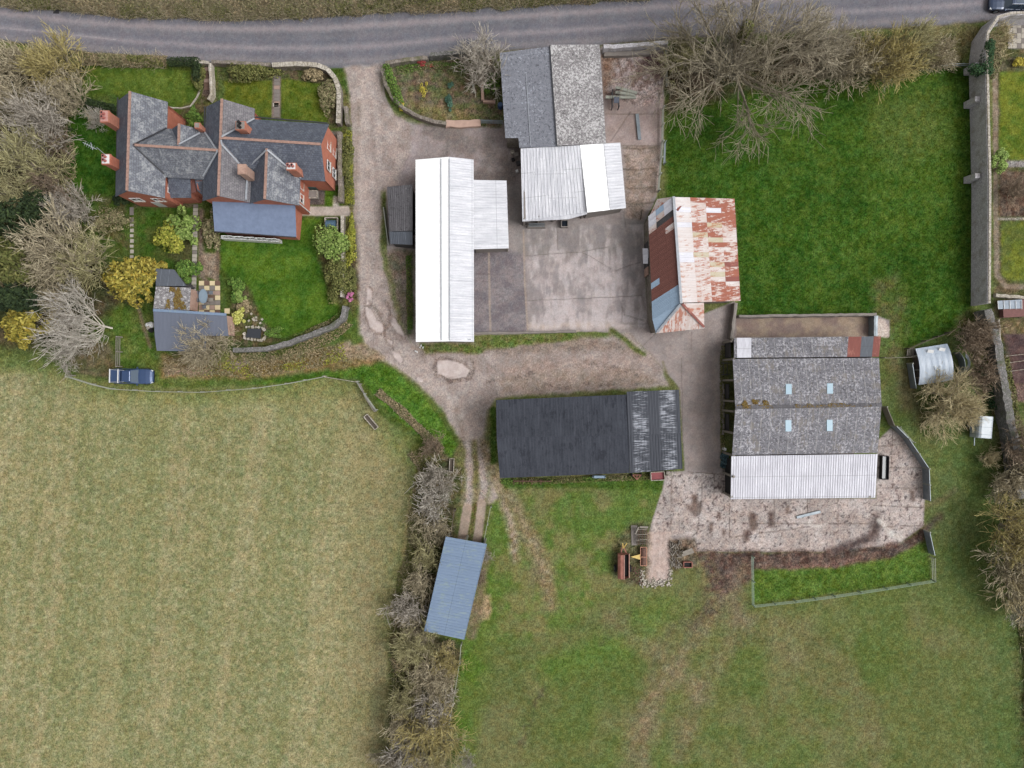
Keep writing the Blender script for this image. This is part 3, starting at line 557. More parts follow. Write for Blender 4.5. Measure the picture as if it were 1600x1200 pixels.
# neighbour's gardens beyond the long wall
zone([(1552, 60), (20000, 40), (20000, 9000), (1640, 1500), (1592, 800), (1570, 650), (1552, 480)], (98, 88, 68), (84, 86, 54), 12, 2, 2, 1, 1.2)
zone([(1562, 112), (1750, 108), (1750, 250), (1578, 250), (1562, 230)], (108, 116, 44), (86, 104, 38), 16, 2, 2, 1, .9)
zone([(1564, 346), (1750, 346), (1750, 438), (1580, 440), (1565, 430)], (104, 112, 44), (90, 100, 50), 12, 2, 2, 1, .9)
line([(1555, 110), (1556, 240), (1556, 340), (1558, 430), (1572, 448), (1750, 450)], 4, (142, 128, 114), (126, 112, 96), 7, 1.5, 1.5, .95, .9); line([(1560, 342), (1750, 341)], 2, (156, 146, 136), None, None, 1, .5, .9)
line([(1578, 256), (1750, 256)], 5, (142, 134, 132), None, None, 1.2, .5, .95); zone([(1572, 32), (1750, 32), (1750, 78), (1578, 76)], (158, 152, 156), (146, 140, 142), 8, 1.5, 1, .95, .6)
zone([(1562, 268), (1750, 266), (1750, 336), (1562, 338)], (112, 94, 82), (88, 72, 62), 7, 2, 2, .95, 1.4)
zone([(1566, 520), (1750, 520), (1750, 600), (1578, 600)], (78, 62, 62), (96, 78, 76), 12, 2, 1, 1, .8); zone([(1574, 600), (1750, 600), (1750, 626), (1582, 628)], (118, 92, 86), None, None, 2, 2, .9)
zone([(1560, 500), (1750, 497), (1750, 520), (1566, 522)], (128, 108, 84), (102, 92, 62), 6, 2, 2, .9, 1.2); zone([(1582, 630), (1750, 630), (1750, 760), (1596, 760)], (74, 88, 46), (92, 98, 60), 8, 3, 3, .9, 1.3)
line([(1556, 540), (1566, 640), (1585, 760)], 16, (84, 80, 58), (62, 70, 38), 8, 8, 4, .8, 1.4); line([(1510, 500), (1530, 560), (1545, 640)], 14, (92, 78, 58), (70, 76, 42), 8, 8, 5, .8, 1.4)
line([(1590, 800), (1600, 900), (1615, 1000), (1625, 1200)], 26, (84, 78, 54), (66, 74, 40), 10, 14, 6, .85, 1.4)
line([(1420, 560), (1428, 620), (1440, 660)], 8, (96, 92, 60), (80, 76, 54), 7, 7, 4, .8); zone([(1395, 560), (1420, 575), (1425, 640), (1405, 640)], (112, 94, 80), None, None, 8, 5, .5)
# shade at the foot of the tall wall, painted into the paddock grass
line([(1513, 120), (1513, 480)], 1.5, (48, 70, 28), None, None, 4, 2, .5)

# grain
_far = np.clip((np.maximum(np.maximum(-PX, PX - 1600), np.maximum(-PY, PY - 1200)) - 70) / 60, 0, 1)
_isr = np.clip(-sdist(ROAD, ALL, 0) / 4 + .5, 0, 1)
far_c = np.where((PX < 640)[..., None] & (PY > 540)[..., None], np.array([142., 138, 98]), np.array([96., 106, 60])) * np.ones_like(C); C = C * (1 - (_far * (1 - _isr))[..., None]) + far_c * (_far * (1 - _isr))[..., None]; AMP = AMP * (1 - _far) + .9 * _far
g1 = _rng.random((NY, NX)).astype(np.float32) - .5; g2 = fbm(PX, PY, 4.5, 71, 2) - .5; g3 = fbm(PX, PY, 11, 72, 3) - .5
gr = (g1 * 16 + g2 * 30 + g3 * 12) * AMP * (1 - _far)
C += gr[..., None] * np.array([1, 1, .85], np.float32)
hue = (fbm(PX, PY, 7, 73, 3) - .5) * AMP * 16 * (1 - _far)
C[..., 0] += hue; C[..., 2] -= hue * .4
C = np.clip(C, 12, 245) / 255.0
LINC = np.where(C <= .04045, C / 12.92, ((C + .055) / 1.055) ** 2.4) / ALB
def ground_mat():
    m, nt, b = new_mat('ground_cover'); t = NT(nt); ob, uv = coords(t)
    at = t.n.new('ShaderNodeAttribute'); at.attribute_name = 'col'
    n = t.noise(t.mapping(ob, (1, .7, 1)), 6.5, 3, .9); n2 = t.noise(ob, 2.6, 3, .8)
    k = t.mapr(t.math('ADD', t.math('MULTIPLY', n, .72), t.math('MULTIPLY', n2, .28)), .38, .62, -.58, .58)
    k = t.math('ADD', t.math('MULTIPLY', k, at.outputs['Alpha']), 1.0)
    cb = t.n.new('ShaderNodeCombineColor')
    for i in range(3): t.l.new(k, cb.inputs[i])
    col = t.mix(1.0, at.outputs['Color'], cb.outputs[0], 'MULTIPLY')
    t.l.new(col, b.inputs['Base Color']); b.inputs['Roughness'].default_value = .95; b.inputs['Specular IOR Level'].default_value = .05
    t.bump(n, .6, .05, b); return m
GM = ground_mat()
VX = ((PX - 800) * S).ravel(); VY = ((600 - PY) * S).ravel()
def grid_sheet(name, mask, z):
    """the cells of the grid inside mask as one sheet; all sheets share the painted ground cover"""
    idx = np.arange(NY * NX).reshape(NY, NX)
    q = np.stack([idx[1:, :-1], idx[1:, 1:], idx[:-1, 1:], idx[:-1, :-1]], -1)
    q = q[mask] if mask is not None else q.reshape(-1, 4)
    used = np.unique(q); rm = np.zeros(NY * NX, np.int64); rm[used] = np.arange(len(used))
    V = np.stack([VX[used], VY[used], np.full(len(used), z)], -1)
    o = fast_mesh(name, V, rm[q], GM); a = o.data.color_attributes.new('col', 'FLOAT_COLOR', 'POINT')
    cc = np.ones((len(used), 4), np.float32); cc[:, 3] = np.clip(AMP.ravel()[used] ** 1.5 * .95, 0, 1.3); cc[:, :3] = LINC.reshape(-1, 3)[used]; a.data.foreach_set('color', cc.ravel())
    return tag(o, kind='structure')
def inmask(pts): 
    d = sdist(pts, ALL, 1.2); d = (d[1:, 1:] + d[:-1, :-1]) / 2; return d < 0
mr = inmask(ROAD); my = inmask(YARD) & ~mr; ml = inmask(LANE) & ~mr & ~my
grid_sheet('ground', None, 0.0)
grid_sheet('road', mr, .012); grid_sheet('concrete_yard', my, .008); grid_sheet('farm_track', ml, .004)
mf = inmask(WF); grid_sheet('dry_grass_field', mf & ~ml & ~my & ~mr, .004)
# ------------------------------------------------------------------ building materials
M_slate = slate('slate', c3(116, 119, 128), c3(92, 95, 105), c3(166, 168, 170), .53)
M_slate_d = slate('dark_and_shaded_slate', c3(102, 108, 122), c3(80, 85, 99), c3(132, 136, 144), .56)  # dark slate; on west-facing slopes the shade is put into this darker colour
M_slate_w = slate('warm_slate', c3(128, 124, 128), c3(106, 103, 109), c3(150, 148, 148), .56)
M_slate_b = plain('blue_slate', c3(124, 139, 167), .7, 0, .08, 1.6, c3(108, 122, 149), .3)
M_ridge = plain('terracotta_ridge', c3(178, 142, 128), .85, 0, .1, 4, c3(146, 118, 106))
M_lead = plain('lead', c3(176, 180, 186), .5, 0, .05, 3, c3(150, 154, 162))
M_lead_d = plain('dark_valley', c3(48, 48, 54), .6, 0, .05, 3)
M_brick = brick('red_brick', c3(204, 118, 90), c3(184, 100, 76), c3(170, 128, 110))
M_brick_c = brick('chimney_brick', c3(208, 128, 98), c3(180, 102, 78), c3(168, 140, 126))
M_brick_p = brick('pale_brick', c3(196, 158, 138), c3(170, 130, 112), c3(190, 170, 160))
M_pot = plain('terracotta_pot', c3(186, 112, 104), .8, 0, .1, 5)
M_soot = plain('soot', c3(28, 26, 26), .9, 0, .05, 5)
M_white = plain('white_paint', c3(226, 226, 226), .4, 0, .03, 3)
M_glass, _nt, _b = new_mat('window_glass'); _b.inputs['Base Color'].default_value = c3(40, 46, 54); _b.inputs['Roughness'].default_value = .08; MATS['glass'] = M_glass
M_asb = sheet('asbestos', c3(124, 123, 129), c3(98, 96, 102), .5, .9, speck=c3(186, 184, 190), seam=c3(184, 182, 180), patch=c3(124, 118, 114), specklo=.52)
M_asb_l = sheet('asbestos_blue', c3(136, 138, 147), c3(112, 114, 124), .5, .9, speck=c3(176, 179, 190), specklo=.55, seam=c3(150, 156, 166), seamw=5.2)
M_asb_p = sheet('asbestos_pale', c3(140, 136, 138), c3(104, 100, 100), .5, .9, speck=c3(200, 198, 198), specklo=.50, seamw=9)
M_asb_d = sheet('asbestos_dark', c3(104, 102, 106), c3(78, 76, 80), .5, .9, speck=c3(134, 132, 134), specklo=.57, seam=c3(122, 120, 124))
M_wht = sheet('white_sheet', c3(255, 255, 255, 1.25), c3(246, 246, 250), .45, .5, grime=.12)
M_wht2 = sheet('white_sheet_worn', c3(228, 228, 233), c3(178, 179, 188), .9, .5, grime=.45, lap=2.6)
M_wht3 = sheet('white_sheet_grey', c3(230, 230, 238), c3(184, 182, 192), .85, .5, grime=.4, lap=2.45)
M_blk = sheet('black_sheet', c3(34, 38, 49), c3(76, 80, 90), .6, .9, patch=c3(33, 36, 47), grime=.25)
M_blkw = sheet('black_sheet_worn', c3(40, 45, 58), c3(60, 64, 74), .5, .6, band=(3.0, -1.36), streak=c3(168, 172, 182), grime=.3)
M_blue = sheet('blue_sheet', c3(122, 142, 168), c3(106, 126, 152), .5, .6, lap=2.3, patch=c3(132, 150, 158), grime=.5)
M_grey = sheet('grey_sheet', c3(104, 110, 126), c3(92, 98, 112), .5, .45, grime=.3)
M_dgrey = sheet('dark_grey_sheet', c3(92, 98, 108), c3(78, 82, 90), .5, .5, seam=c3(124, 130, 140), seamw=.9, grime=.3)
M_rust = sheet('rusted_sheet', c3(124, 78, 68), c3(104, 64, 58), .6, .8, grime=.4)
M_rust2 = sheet('orange_rust_sheet', c3(168, 100, 78), c3(140, 84, 70), .8, .8, patch=c3(212, 200, 194), grime=.4, plo=.495)
M_pale = sheet('pale_rusty_sheet', c3(222, 218, 218), c3(180, 146, 128), .8, .7, patch=c3(172, 106, 82), grime=.5, plo=.505)
M_pale2 = sheet('flecked_white_sheet', c3(222, 220, 221), c3(202, 180, 172), .8, .7, patch=c3(190, 148, 130), grime=.4)
M_lich = sheet('lichened_sheet', c3(202, 194, 178), c3(176, 162, 120), .8, .8, patch=c3(178, 122, 88), grime=.6, plo=.51)
M_sky = sheet('pale_blue_sheet', c3(160, 182, 204), c3(142, 164, 188), .5, .5, grime=.3)
M_dred = sheet('red_brown_sheet', c3(146, 84, 74), c3(118, 68, 62), .8, .8, patch=c3(168, 112, 98), grime=.5)
M_dark = plain('dark_interior', c3(34, 32, 34), .95, 0, .05, 1)
M_clad = plain('dark_cladding', c3(74, 72, 74), .8, 0, .15, 1.5)
M_wood = plain('weathered_timber', c3(150, 142, 132), .9, 0, .12, 4)
M_woodd = plain('dark_timber', c3(96, 86, 76), .9, 0, .12, 4)
M_woodg = plain('green_grey_timber', c3(172, 174, 162), .9, 0, .12, 4)
M_galv = plain('galvanised_steel', c3(150, 158, 164), .45, .3, .08, 2, c3(120, 130, 138))
M_conc = plain('concrete_block', c3(146, 138, 132), .95, 0, .12, 2, bump=.3)
M_stone = stone('field_stone', c3(156, 146, 136), c3(124, 114, 106), c3(78, 72, 64), c3(100, 100, 68))
M_stone_g = stone('grey_wall_stone', c3(224, 220, 224), c3(196, 192, 198), c3(150, 146, 148), c3(160, 154, 146), 4.5)
M_stone_o = stone('overgrown_stone', c3(146, 142, 142), c3(108, 106, 104), c3(66, 66, 56), c3(74, 82, 52), 4)
M_cope = stone('coping', c3(206, 198, 186), c3(176, 168, 156), c3(120, 112, 100), c3(160, 150, 130), 2.5)
M_rustp = plain('rusty_red_paint', c3(176, 118, 104), .75, 0, .16, 2.5, c3(140, 84, 70))
M_rustd = plain('dark_rust', c3(110, 78, 66), .85, 0, .15, 3)
M_yel = plain('yellow_paint', c3(222, 192, 110), .6, 0, .08, 3)
M_moss = island('moss', [c3(112, 92, 48), c3(138, 112, 56), c3(92, 72, 40), c3(150, 140, 96)], .95)

def bld(name, loc, label, cat, group=None): return empty(name, loc, label, cat, group)
def gable(root, R0, R1, wl, wr, ze, zr, rmat, wmat, oh=.25, th=.10, rname='roof', ridge=True, walls=True, ze2=None, ends=(1, 1), ohg=.15, corr=None):
    """ridge from R0 to R1 (world plan), half widths wl (left of R0->R1) and wr"""
    a = Vector((R0[0], R0[1], 0)); b = Vector((R1[0], R1[1], 0)); d = (b - a).normalized(); n = Vector((-d.y, d.x, 0)); ze2 = ze if ze2 is None else ze2
    A = a - d * ohg; B = b + d * ohg; Z = lambda z: Vector((0, 0, z))
    mb = MB(); mats = rmat if isinstance(rmat, (list, tuple)) else [rmat, rmat]
    for sgn, w, z, mi in ((1, wl, ze, 0), (-1, wr, ze2, 1)):
        P = [A + Z(zr), B + Z(zr), B + n * w * sgn + Z(z), A + n * w * sgn + Z(z)]
        if corr: mb.corr(*P, pitch=corr[0], dep=corr[1], mi=mi)
        else: mb.slab(P, th, mi, u_dir=d)
    ro = mb.build(rname, mats, root)
    if ridge:
        r = MB(); L = (B - A).length; k = max(1, int(L / .45))
        for i in range(k):
            p = A + d * (L * (i + .02) / k) + Z(zr + .06 + .006 * (i % 2)); q = A + d * (L * (i + .97) / k) + Z(zr + .06 + .006 * (i % 2)); r.bar(p, q, .27, .09)
        r.build('ridge_tile', ridge if not isinstance(ridge, bool) else M_ridge, ro)
    if walls:
        m = MB(); wi = wl - oh; wj = wr - oh; zi = zr - (zr - ze) * wi / wl - th - .03; zj = zr - (zr - ze2) * wj / wr - th - .03; t = .25
        L0 = a + n * wi; L1 = b + n * wi; Q0 = a - n * wj; Q1 = b - n * wj
        m.wallpoly(L1, L0, [(0, 0), (1, 0), (1, zi), (0, zi)], t); m.wallpoly(Q0, Q1, [(0, 0), (1, 0), (1, zj), (0, zj)], t)
        f = wi / (wi + wj); zt = zr - th - .04
        if ends[0]: m.wallpoly(L0 + d * .002, Q0 + d * .002, [(0, 0), (1, 0), (1, zj), (f, zt), (0, zi)], t)
        if ends[1]: m.wallpoly(Q1 - d * .002, L1 - d * .002, [(0, 0), (1, 0), (1, zi), (1 - f, zt), (0, zj)], t)
        m.build('wall', wmat, root)
    return ro
def planez(P, x, y):
    n = (P[1] - P[0]).cross(P[2] - P[0]); return P[0].z - (n.x * (x - P[0].x) + n.y * (y - P[0].y)) / n.z
def mono(root, P, wmat, rmat, inset=.25, th=.08, corr=None, open_=(), post=None, rname='roof', sides=(0, 1, 2, 3), u=None, base=0, wallth=.15, posts=4, mifun=None):
    """single roof plane over four 3D corners with walls below; open_ sides get posts"""
    P = [Vector(p) for p in P]; mb = MB(); rm = rmat if isinstance(rmat, (list, tuple)) else [rmat]
    if corr: mb.corr(*P, pitch=corr[0], dep=corr[1], mifun=mifun)
    else: mb.slab(P, th, u_dir=u)
    ro = mb.build(rname, rm, root)
    c = sum(P, Vector()) / len(P); Q = []
    for p in P:
        v = Vector((c.x - p.x, c.y - p.y)); k = inset * 1.4 / v.length; Q.append(Vector((p.x + v.x * k, p.y + v.y * k)))
    area = sum(Q[i].x * Q[(i + 1) % len(Q)].y - Q[(i + 1) % len(Q)].x * Q[i].y for i in range(len(Q)))
    m = MB(); nn = len(Q)
    for i in range(nn):
        if i not in sides: continue
        a, b = Q[i], Q[(i + 1) % nn]
        if area < 0: a, b = b, a
        za = planez(P, *a) - th - .03; zb = planez(P, *b) - th - .03
        if i in open_:
            for k in range(posts + 1):
                t = k / posts; p = a.lerp(b, t); z = za * (1 - t) + zb * t
                pm = MB(); pm.box((p.x, p.y, z / 2), (.16, .16, z)); pm.build('post', post or M_wood, root)
        else:
            d = (b - a).normalized() * .003; m.wallpoly(a + d, b - d, [(0, base), (1, base), (1, zb), (0, za)], wallth)
    if m.f: m.build('wall', wmat, root)
    return ro
def window(root, c, w, h, face, name='window', bars=2, mat=None):
    """c = centre on the wall face, face = outward plan normal"""
    n = Vector((face[0], face[1], 0)).normalized(); s = Vector((-n.y, n.x, 0)); c = Vector(c); m = MB(); f = .07
    rz = math.atan2(s.y, s.x)
    for sx in (-1, 1): m.box(c + s * sx * (w / 2 - f / 2) + n * .03, (f, .08, h), rz)
    for sz in (-1, 1): m.box(c + Vector((0, 0, sz * (h / 2 - f / 2))) + n * .03, (w - 2 * f, .08, f), rz)
    for k in range(1, bars): m.box(c + s * (w * k / bars - w / 2) + n * .03, (.045, .06, h - 2 * f), rz)
    wo = m.build(name, mat or M_white, root)
    g = MB(); g.box(c + n * .008, (w - 2 * f, .015, h - 2 * f), rz); g.build('pane', M_glass, wo)
    s_ = MB(); s_.box(c - Vector((0, 0, h / 2 + .045)) + n * .06, (w + .15, .16, .08), rz); s_.build('sill', M_cope, wo)
def chimney(root, cx, cy, w, d, z0, z1, pots=2, axis='y', mat=None, cap=None, shade=None, potmat=None):
    m = MB(); m.box((cx, cy, (z0 + z1) / 2), (w, d, z1 - z0)); m.box((cx, cy, z1 - .14), (w + .14, d + .14, .12)); m.box((cx, cy, z1 + .03), (w + .1, d + .1, .06)); m.box((cx, cy, z1 - .42), (w + .06, d + .06, .08))
    ch = m.build('chimney', mat or M_brick_c, root)
    c = MB(); c.box((cx, cy, z1 + .085), (w - .04, d - .04, .05)); c.build('chimney_cap', cap or M_conc, ch)
    for i in range(pots):
        o = (i - (pots - 1) / 2) * .42; x = cx + (o if axis == 'x' else 0); y = cy + (o if axis == 'y' else 0)
        p = MB(); p.cyl((x, y, z1 + .1), (x, y, z1 + .55), .16, .13, 12); p.cyl((x, y, z1 + .55), (x, y, z1 + .62), .17, .17, 12); p.cyl((x, y, z1 + .621), (x, y, z1 + .63), .11, .11, 12, 1); p.build('chimney_pot', [potmat or M_pot, M_soot], ch)
def valley(root, pts, mat, w=.22, name='valley_flashing', lift=.05):
    m = MB()
    for a, b in zip(pts[:-1], pts[1:]): m.bar(Vector(a) + Vector((0, 0, lift)), Vector(b) + Vector((0, 0, lift)), w, .05)
    return m.build(name, mat, root)

# ------------------------------------------------------------------ the brick cottages
hs = bld('brick_house', W(350, 250), 'red brick cottages joined under grey slate gables with brick chimneys', 'house')
zA = 7.7; A0, A1 = W(203.5, 144.8, zA), W(198.8, 296, zA)
gable(hs, A0, A1, 36 * S, 36.5 * S, 5, zA, [M_slate, M_slate_d], M_brick)     # A runs north to south: left side is east
B0, B1 = W(206, 226.5, 7.3), W(344, 235.2, 7.3)
gable(hs, B0, B1, 36.5 * S, 35 * S, 5, 7.3, [M_slate, M_slate], M_brick, ends=(0, 0), ohg=0)
D0, D1 = W(280.3, 195.5, 6.8), W(279.4, 228, 6.8)
gable(hs, D0, D1, 22 * S, 22 * S, 5.05, 6.8, [M_slate, M_slate_d], M_brick, ends=(1, 0), oh=.2)
zC = 7.5; C0, C1 = W(347, 156.5, zC), W(341.5, 304, zC)
gable(hs, C0, C1, 34.5 * S, 37 * S, 5, zC, [M_slate_w, M_slate_d], M_brick)
E0, E1 = W(345, 215.5, 7.62), W(499.2, 225.4, 7.62)
gable(hs, E0, E1, 41.5 * S, 43 * S, 5, 7.62, [M_slate_d, M_slate_d], M_brick, ends=(0, 1))
F0, F1 = W(417, 234.5, 7.3), W(414, 309, 7.3)
gable(hs, F0, F1, 40 * S, 33 * S, 5, 7.3, [M_slate, M_slate_d], M_brick, ends=(0, 1))
# valley flashings (light lead and dark slate valleys)
def wp(px, py, z): return W(px, py, z)
for pts, mt in (([wp(209, 226.5, 7.36), wp(261, 200.5, 5.1)], M_lead_d), ([wp(209, 227.5, 7.36), wp(235, 252, 6.2), wp(257.5, 272, 5.15)], M_lead_d),
                ([wp(340, 236, 7.36), wp(320.5, 207, 5.3)], M_lead), ([wp(340, 237, 7.36), wp(317.5, 276, 5.3)], M_lead), ([wp(280.5, 225.5, 6.9), wp(313, 208, 5.4)], M_lead),
                ([wp(347, 214, 7.7), wp(398, 185.5, 5.2)], M_lead), ([wp(346, 219, 7.7), wp(347, 226, 7.5), wp(374, 255.5, 6.0)], M_lead), ([wp(374, 258, 5.9), wp(391.5, 258.5, 5.6)], M_lead),
                ([wp(391.5, 259, 5.6), wp(416, 235.5, 7.35)], M_lead), ([wp(418, 234.5, 7.4), wp(448, 260, 6.0), wp(471, 278, 5.1)], M_lead)):
    valley(hs, pts, mt, .17 if mt is M_lead else .15, lift=.10)
valley(hs, [wp(387.5, 259, 5.6), wp(384.5, 312, 5.5)], M_lead, .22, 'valley_gutter', .05)
# lean-to extension with blue slate, rear lean-tos
mono(hs, [wp(331, 306, 4.5), wp(461, 317.5, 4.5), wp(462.7, 370, 3.0), wp(335, 361, 3.0)], M_brick, M_slate_b, .35, .12)
q = MB(); a = wp(347, 372, .9); b = wp(437, 377, .9); q.bar(a + Vector((0, .05, -.3)), b + Vector((0, .05, -.3)), .35, 1.3); q.build('bay_plinth', M_white, hs)
for i in range(5):
    t = (i + .5) / 5; p = wp(349, 368, 1.7).lerp(wp(435, 373.5, 1.7), t); window(hs, p + Vector((0, -.12, 0)), 1.15, 1.5, (0, -1), 'patio_window')
mono(hs, [wp(262, 277.5, 4.6), wp(297, 277.5, 4.6), wp(298.5, 309, 3.1), wp(265.5, 309, 3.1)], M_brick, M_slate_d, .15, .1)
mono(hs, [wp(304, 277.5, 4.6), wp(318, 277.5, 4.6), wp(316.5, 305, 3.6), wp(308, 298, 3.6)], M_brick, M_slate_d, .15, .1)
mono(hs, [wp(297, 279, 4.0), wp(304, 279, 4.0), wp(307, 300, 3.2), wp(298.5, 302, 3.2)], M_brick, M_rust, .1, .06)
# chimneys
chimney(hs, -580 * S, 381 * S, .82, 1.15, 4.0, 7.55, 2, 'y', M_brick_c, plain('pink_cap', c3(200, 150, 142), .8))
chimney(hs, -578 * S, 320 * S, .82, 1.0, 4.0, 7.55, 2, 'y', M_brick, M_white)
chimney(hs, -382.5 * S, 364 * S, .95, .8, 5.5, 8.35, 2, 'y', M_brick_c, None, None, M_soot)
chimney(hs, -381 * S, 303 * S, .78, .95, 5.4, 8.3, 0, 'y', M_brick_p, M_brick_p)
chimney(hs, -312 * S, 307.5 * S, .95, .65, 5.2, 8.1, 2, 'x', M_brick_c, M_white)
chimney(hs, -453.5 * S, 372.5 * S, .5, .5, 4.5, 6.6, 0, 'x', M_brick_c)
ae = MB(); p0 = Vector((-578 * S, 326 * S, 7.7)); ae.cyl(p0, p0 + Vector((-.1, .3, 1.4)), .03, .03, 5); ae.cyl(p0 + Vector((-.1, .1, 1.4)), p0 + Vector((-1.5, .8, 1.5)), .035, .035, 5); ae.cyl(p0 + Vector((-.5, .05, 1.45)), p0 + Vector((-.7, .8, 1.45)), .03, .03, 5)
for k in range(5): c_ = p0 + Vector((-.4 - k * .22, .25 + k * .11, 1.47)); ae.cyl(c_ + Vector((-.1, -.22, 0)), c_ + Vector((.1, .22, 0)), .014, .014, 4)
ae.build('television_aerial', M_lead, hs)
# windows on the gables that face the lane and the yard
ew = (E1.x + .0 + .0); gx_ = E1.x + .02
for yy, zz in ((E1.y + 1.1, 3.9), (E1.y - 1.2, 3.9), (E1.y + 1.2, 1.4), (E1.y - 1.3, 1.4)): window(hs, (gx_, yy, zz), 1.1, 1.3, (1, 0), 'window')
fx = F1.x + 40 * S - .25 + .02
for yy in (F1.y + .9, F1.y + 2.4):
    window(hs, (fx, yy, 3.4), 1.0, 1.2, (1, 0), 'window')
q = MB(); q.bar((fx + .05, F1.y + .1, 0.1), (fx + .05, F1.y + .1, 4.6), .09); q.build('drainpipe', M_white, hs)
for yy in (A1.y + 1.2,): window(hs, (A1.x + 36 * S - .23, yy, 3.3), 1.0, 1.1, (1, 0), 'window')
q = MB(); q.box((A1.x + .3, A1.y + .02 - .03, 1.3), (.95, .08, 2.1)); q.build('door', M_white, hs)
window(hs, (A1.x - 1.1, A1.y - .02, 3.6), 1.2, 1.2, (0, -1)); window(hs, (A1.x + 1.3, A1.y - .02, 3.6), 1.2, 1.2, (0, -1))
# gutters
for a, b in ((wp(184, 152.5, 4.95), wp(181.5, 299, 4.95)), (wp(398, 183, 4.95), wp(511.5, 192.3, 4.95)), (wp(471, 279.5, 4.9), wp(507, 281.5, 4.9)), (wp(320, 166, 4.95), wp(317, 306, 4.95)), (wp(335, 361.8, 2.95), wp(462.7, 370.8, 2.95))):
    q = MB(); q.bar(a, b, .12, .1); q.build('gutter', M_lead_d, hs)

# ------------------------------------------------------------------ garden outbuilding
gs = bld('garden_outbuilding', W(300, 510), 'garden outbuilding under a smooth grey sheet roof beside the chequered patio', 'outbuilding')
Pg = [W(239.5, 484, 3.0), W(353.5, 491, 3.0), W(356.6, 525, 2.6), W(322, 527, 2.6), W(321, 549.5, 2.35), W(245, 548, 2.35)]
mb = MB(); mb.slab([W(239.5, 484, 3.02), W(353.5, 491, 3.02), W(356.6, 525, 2.65), W(241.6, 524, 2.65)], .1); mb.slab([W(241.6, 524, 2.65), W(322, 524.7, 2.65), W(321, 549.5, 2.38), W(245, 548, 2.38)], .1)
ro = mb.build('roof', M_grey, gs); q = MB(); q.bar(W(239.5, 484.5, 3.1), W(353.5, 491.5, 3.1), .3, .1); q.build('ridge_flashing', M_blue, ro)
m = MB(); ins = [W(242, 486, 2.9), W(351, 492.5, 2.9), W(353.5, 522.5, 2.5), W(319, 522, 2.5), W(318, 546.5, 2.3), W(247.5, 545.5, 2.3)]; m.prism([(p.x, p.y) for p in ins], 0, [2.85, 2.85, 2.5, 2.48, 2.2, 2.2]); m.build('wall', M_brick_p, gs)
q = MB(); q.box(W(358, 512, 1.0) + Vector((-.05, 0, .0)), (.08, .8, 2.0)); q.build('door', M_dark, gs)
mo = bld('old_shed', W(270, 466), 'mossy asbestos roofed shed between the golden conifer and the patio', 'shed')
mono(mo, [W(243.5, 447.5, 2.9), W(298, 449.5, 2.9), W(295.7, 485, 2.6), W(239.5, 482.6, 2.6)], M_brick_p, M_asb_p, .15, .08)
mp = bld('metal_shed', W(268, 434), 'small shed with a seamed dark grey metal roof behind the mossy shed', 'shed')
mono(mp, [W(243.5, 419.5, 2.5), W(272, 421, 2.5), W(291, 447.0, 2.8), W(243.5, 446.8, 2.8)], M_clad, M_dgrey, .15, .08)

# ------------------------------------------------------------------ white sheds
ws = bld('long_white_shed', W(692, 390), 'long farm shed under a brilliant white sheet roof with a short side extension', 'shed')
zr, ze = 5.3, 4.3
r0, r1 = W(702, 247.8, zr), W(702.5, 530.5, zr)
gable(ws, r0, r1, 35.0 * S, 51.2 * S, ze, zr, [M_wht2, M_wht], M_conc, oh=.25, ridge=False, corr=(.28, .04), ohg=.2)
for x in (689, 702): 
    q = MB(); zz = 5.33 - (702 - x) * .019; q.bar(W(x, 248, zz + .03), W(x + .5, 531.5, zz + .03), .10, .04); q.build('fixing_strip', M_lead, ws)
mono(ws, [W(739.5, 281, 4.2), W(739.5, 389.5, 4.2), W(795, 388, 3.6), W(791.5, 282, 3.6)], M_conc, M_wht2, .25, .08, corr=(.3, .04), rname='extension_roof', sides=(1, 2, 3), open_=(2,), posts=5)
q = MB(); q.bar(W(678, 530.2, 4.6), W(736, 530.2, 4.5), .12, .15); q.build('verge_board', M_lead, ws)
ll = bld('lean_to_shed', W(625, 335), 'low dark grey corrugated lean-to against the west side of the long white shed', 'lean-to')
mono(ll, [W(644.5, 288, 3.4), W(604.5, 292, 2.5), W(608.5, 361, 2.5), W(644.5, 361, 3.4)], M_clad, M_asb_d, .2, .08, corr=(.25, .04))
mono(ll, [W(644.5, 361.5, 3.25), W(608, 361.5, 2.4), W(609.5, 381, 2.4), W(644.5, 382.5, 3.25)], M_clad, M_dgrey, .2, .08, corr=(.22, .04), rname='roof_section')
q = MB(); q.bar(W(600, 325, .5), W(607.5, 383, .5), .1, 1.0); q.build('side_board', M_woodg, ll)

w2 = bld('white_roofed_barn', W(890, 290), 'shed with a ribbed off-white roof in two pitches, joined to the grey roofed barn', 'shed')
mono(w2, [W(813.3, 232, 4.4), W(906, 226.8, 4.7), W(917.5, 331.5, 3.9), W(816, 345.5, 3.3)], M_conc, M_wht2, .25, .08, corr=(.33, .05), open_=(2,), posts=4, sides=(0, 2, 3), post=M_conc)
_P = [W(906.3, 226.5, 4.7), W(917.7, 332, 4.3), W(978, 325, 3.3), W(969, 223, 3.7)]
mono(w2, _P, M_conc, M_wht, .25, .08, corr=(.33, .05), rname='east_roof', sides=(1, 2, 3))
_up = Vector((0, 0, .06)); mb = MB(); mb.corr(_P[0].lerp(_P[3], .58) + _up, _P[1].lerp(_P[2], .58) + _up, _P[2] + _up, _P[3] + _up, .33, .05); mb.build('east_roof_sheet', M_wht2, w2)
q = MB(); q.slab([W(816, 343, 3.32), W(917.3, 331.6, 3.8), W(917.3, 334.5, 3.72), W(888, 342.5, 3.4), W(816, 346, 3.22)], .05); q.build('eaves_sheet', M_wht2, w2)
tr = bld('feed_trough', W(837, 352), 'low concrete feed trough under the front of the ribbed white roof', 'trough')
m = MB()
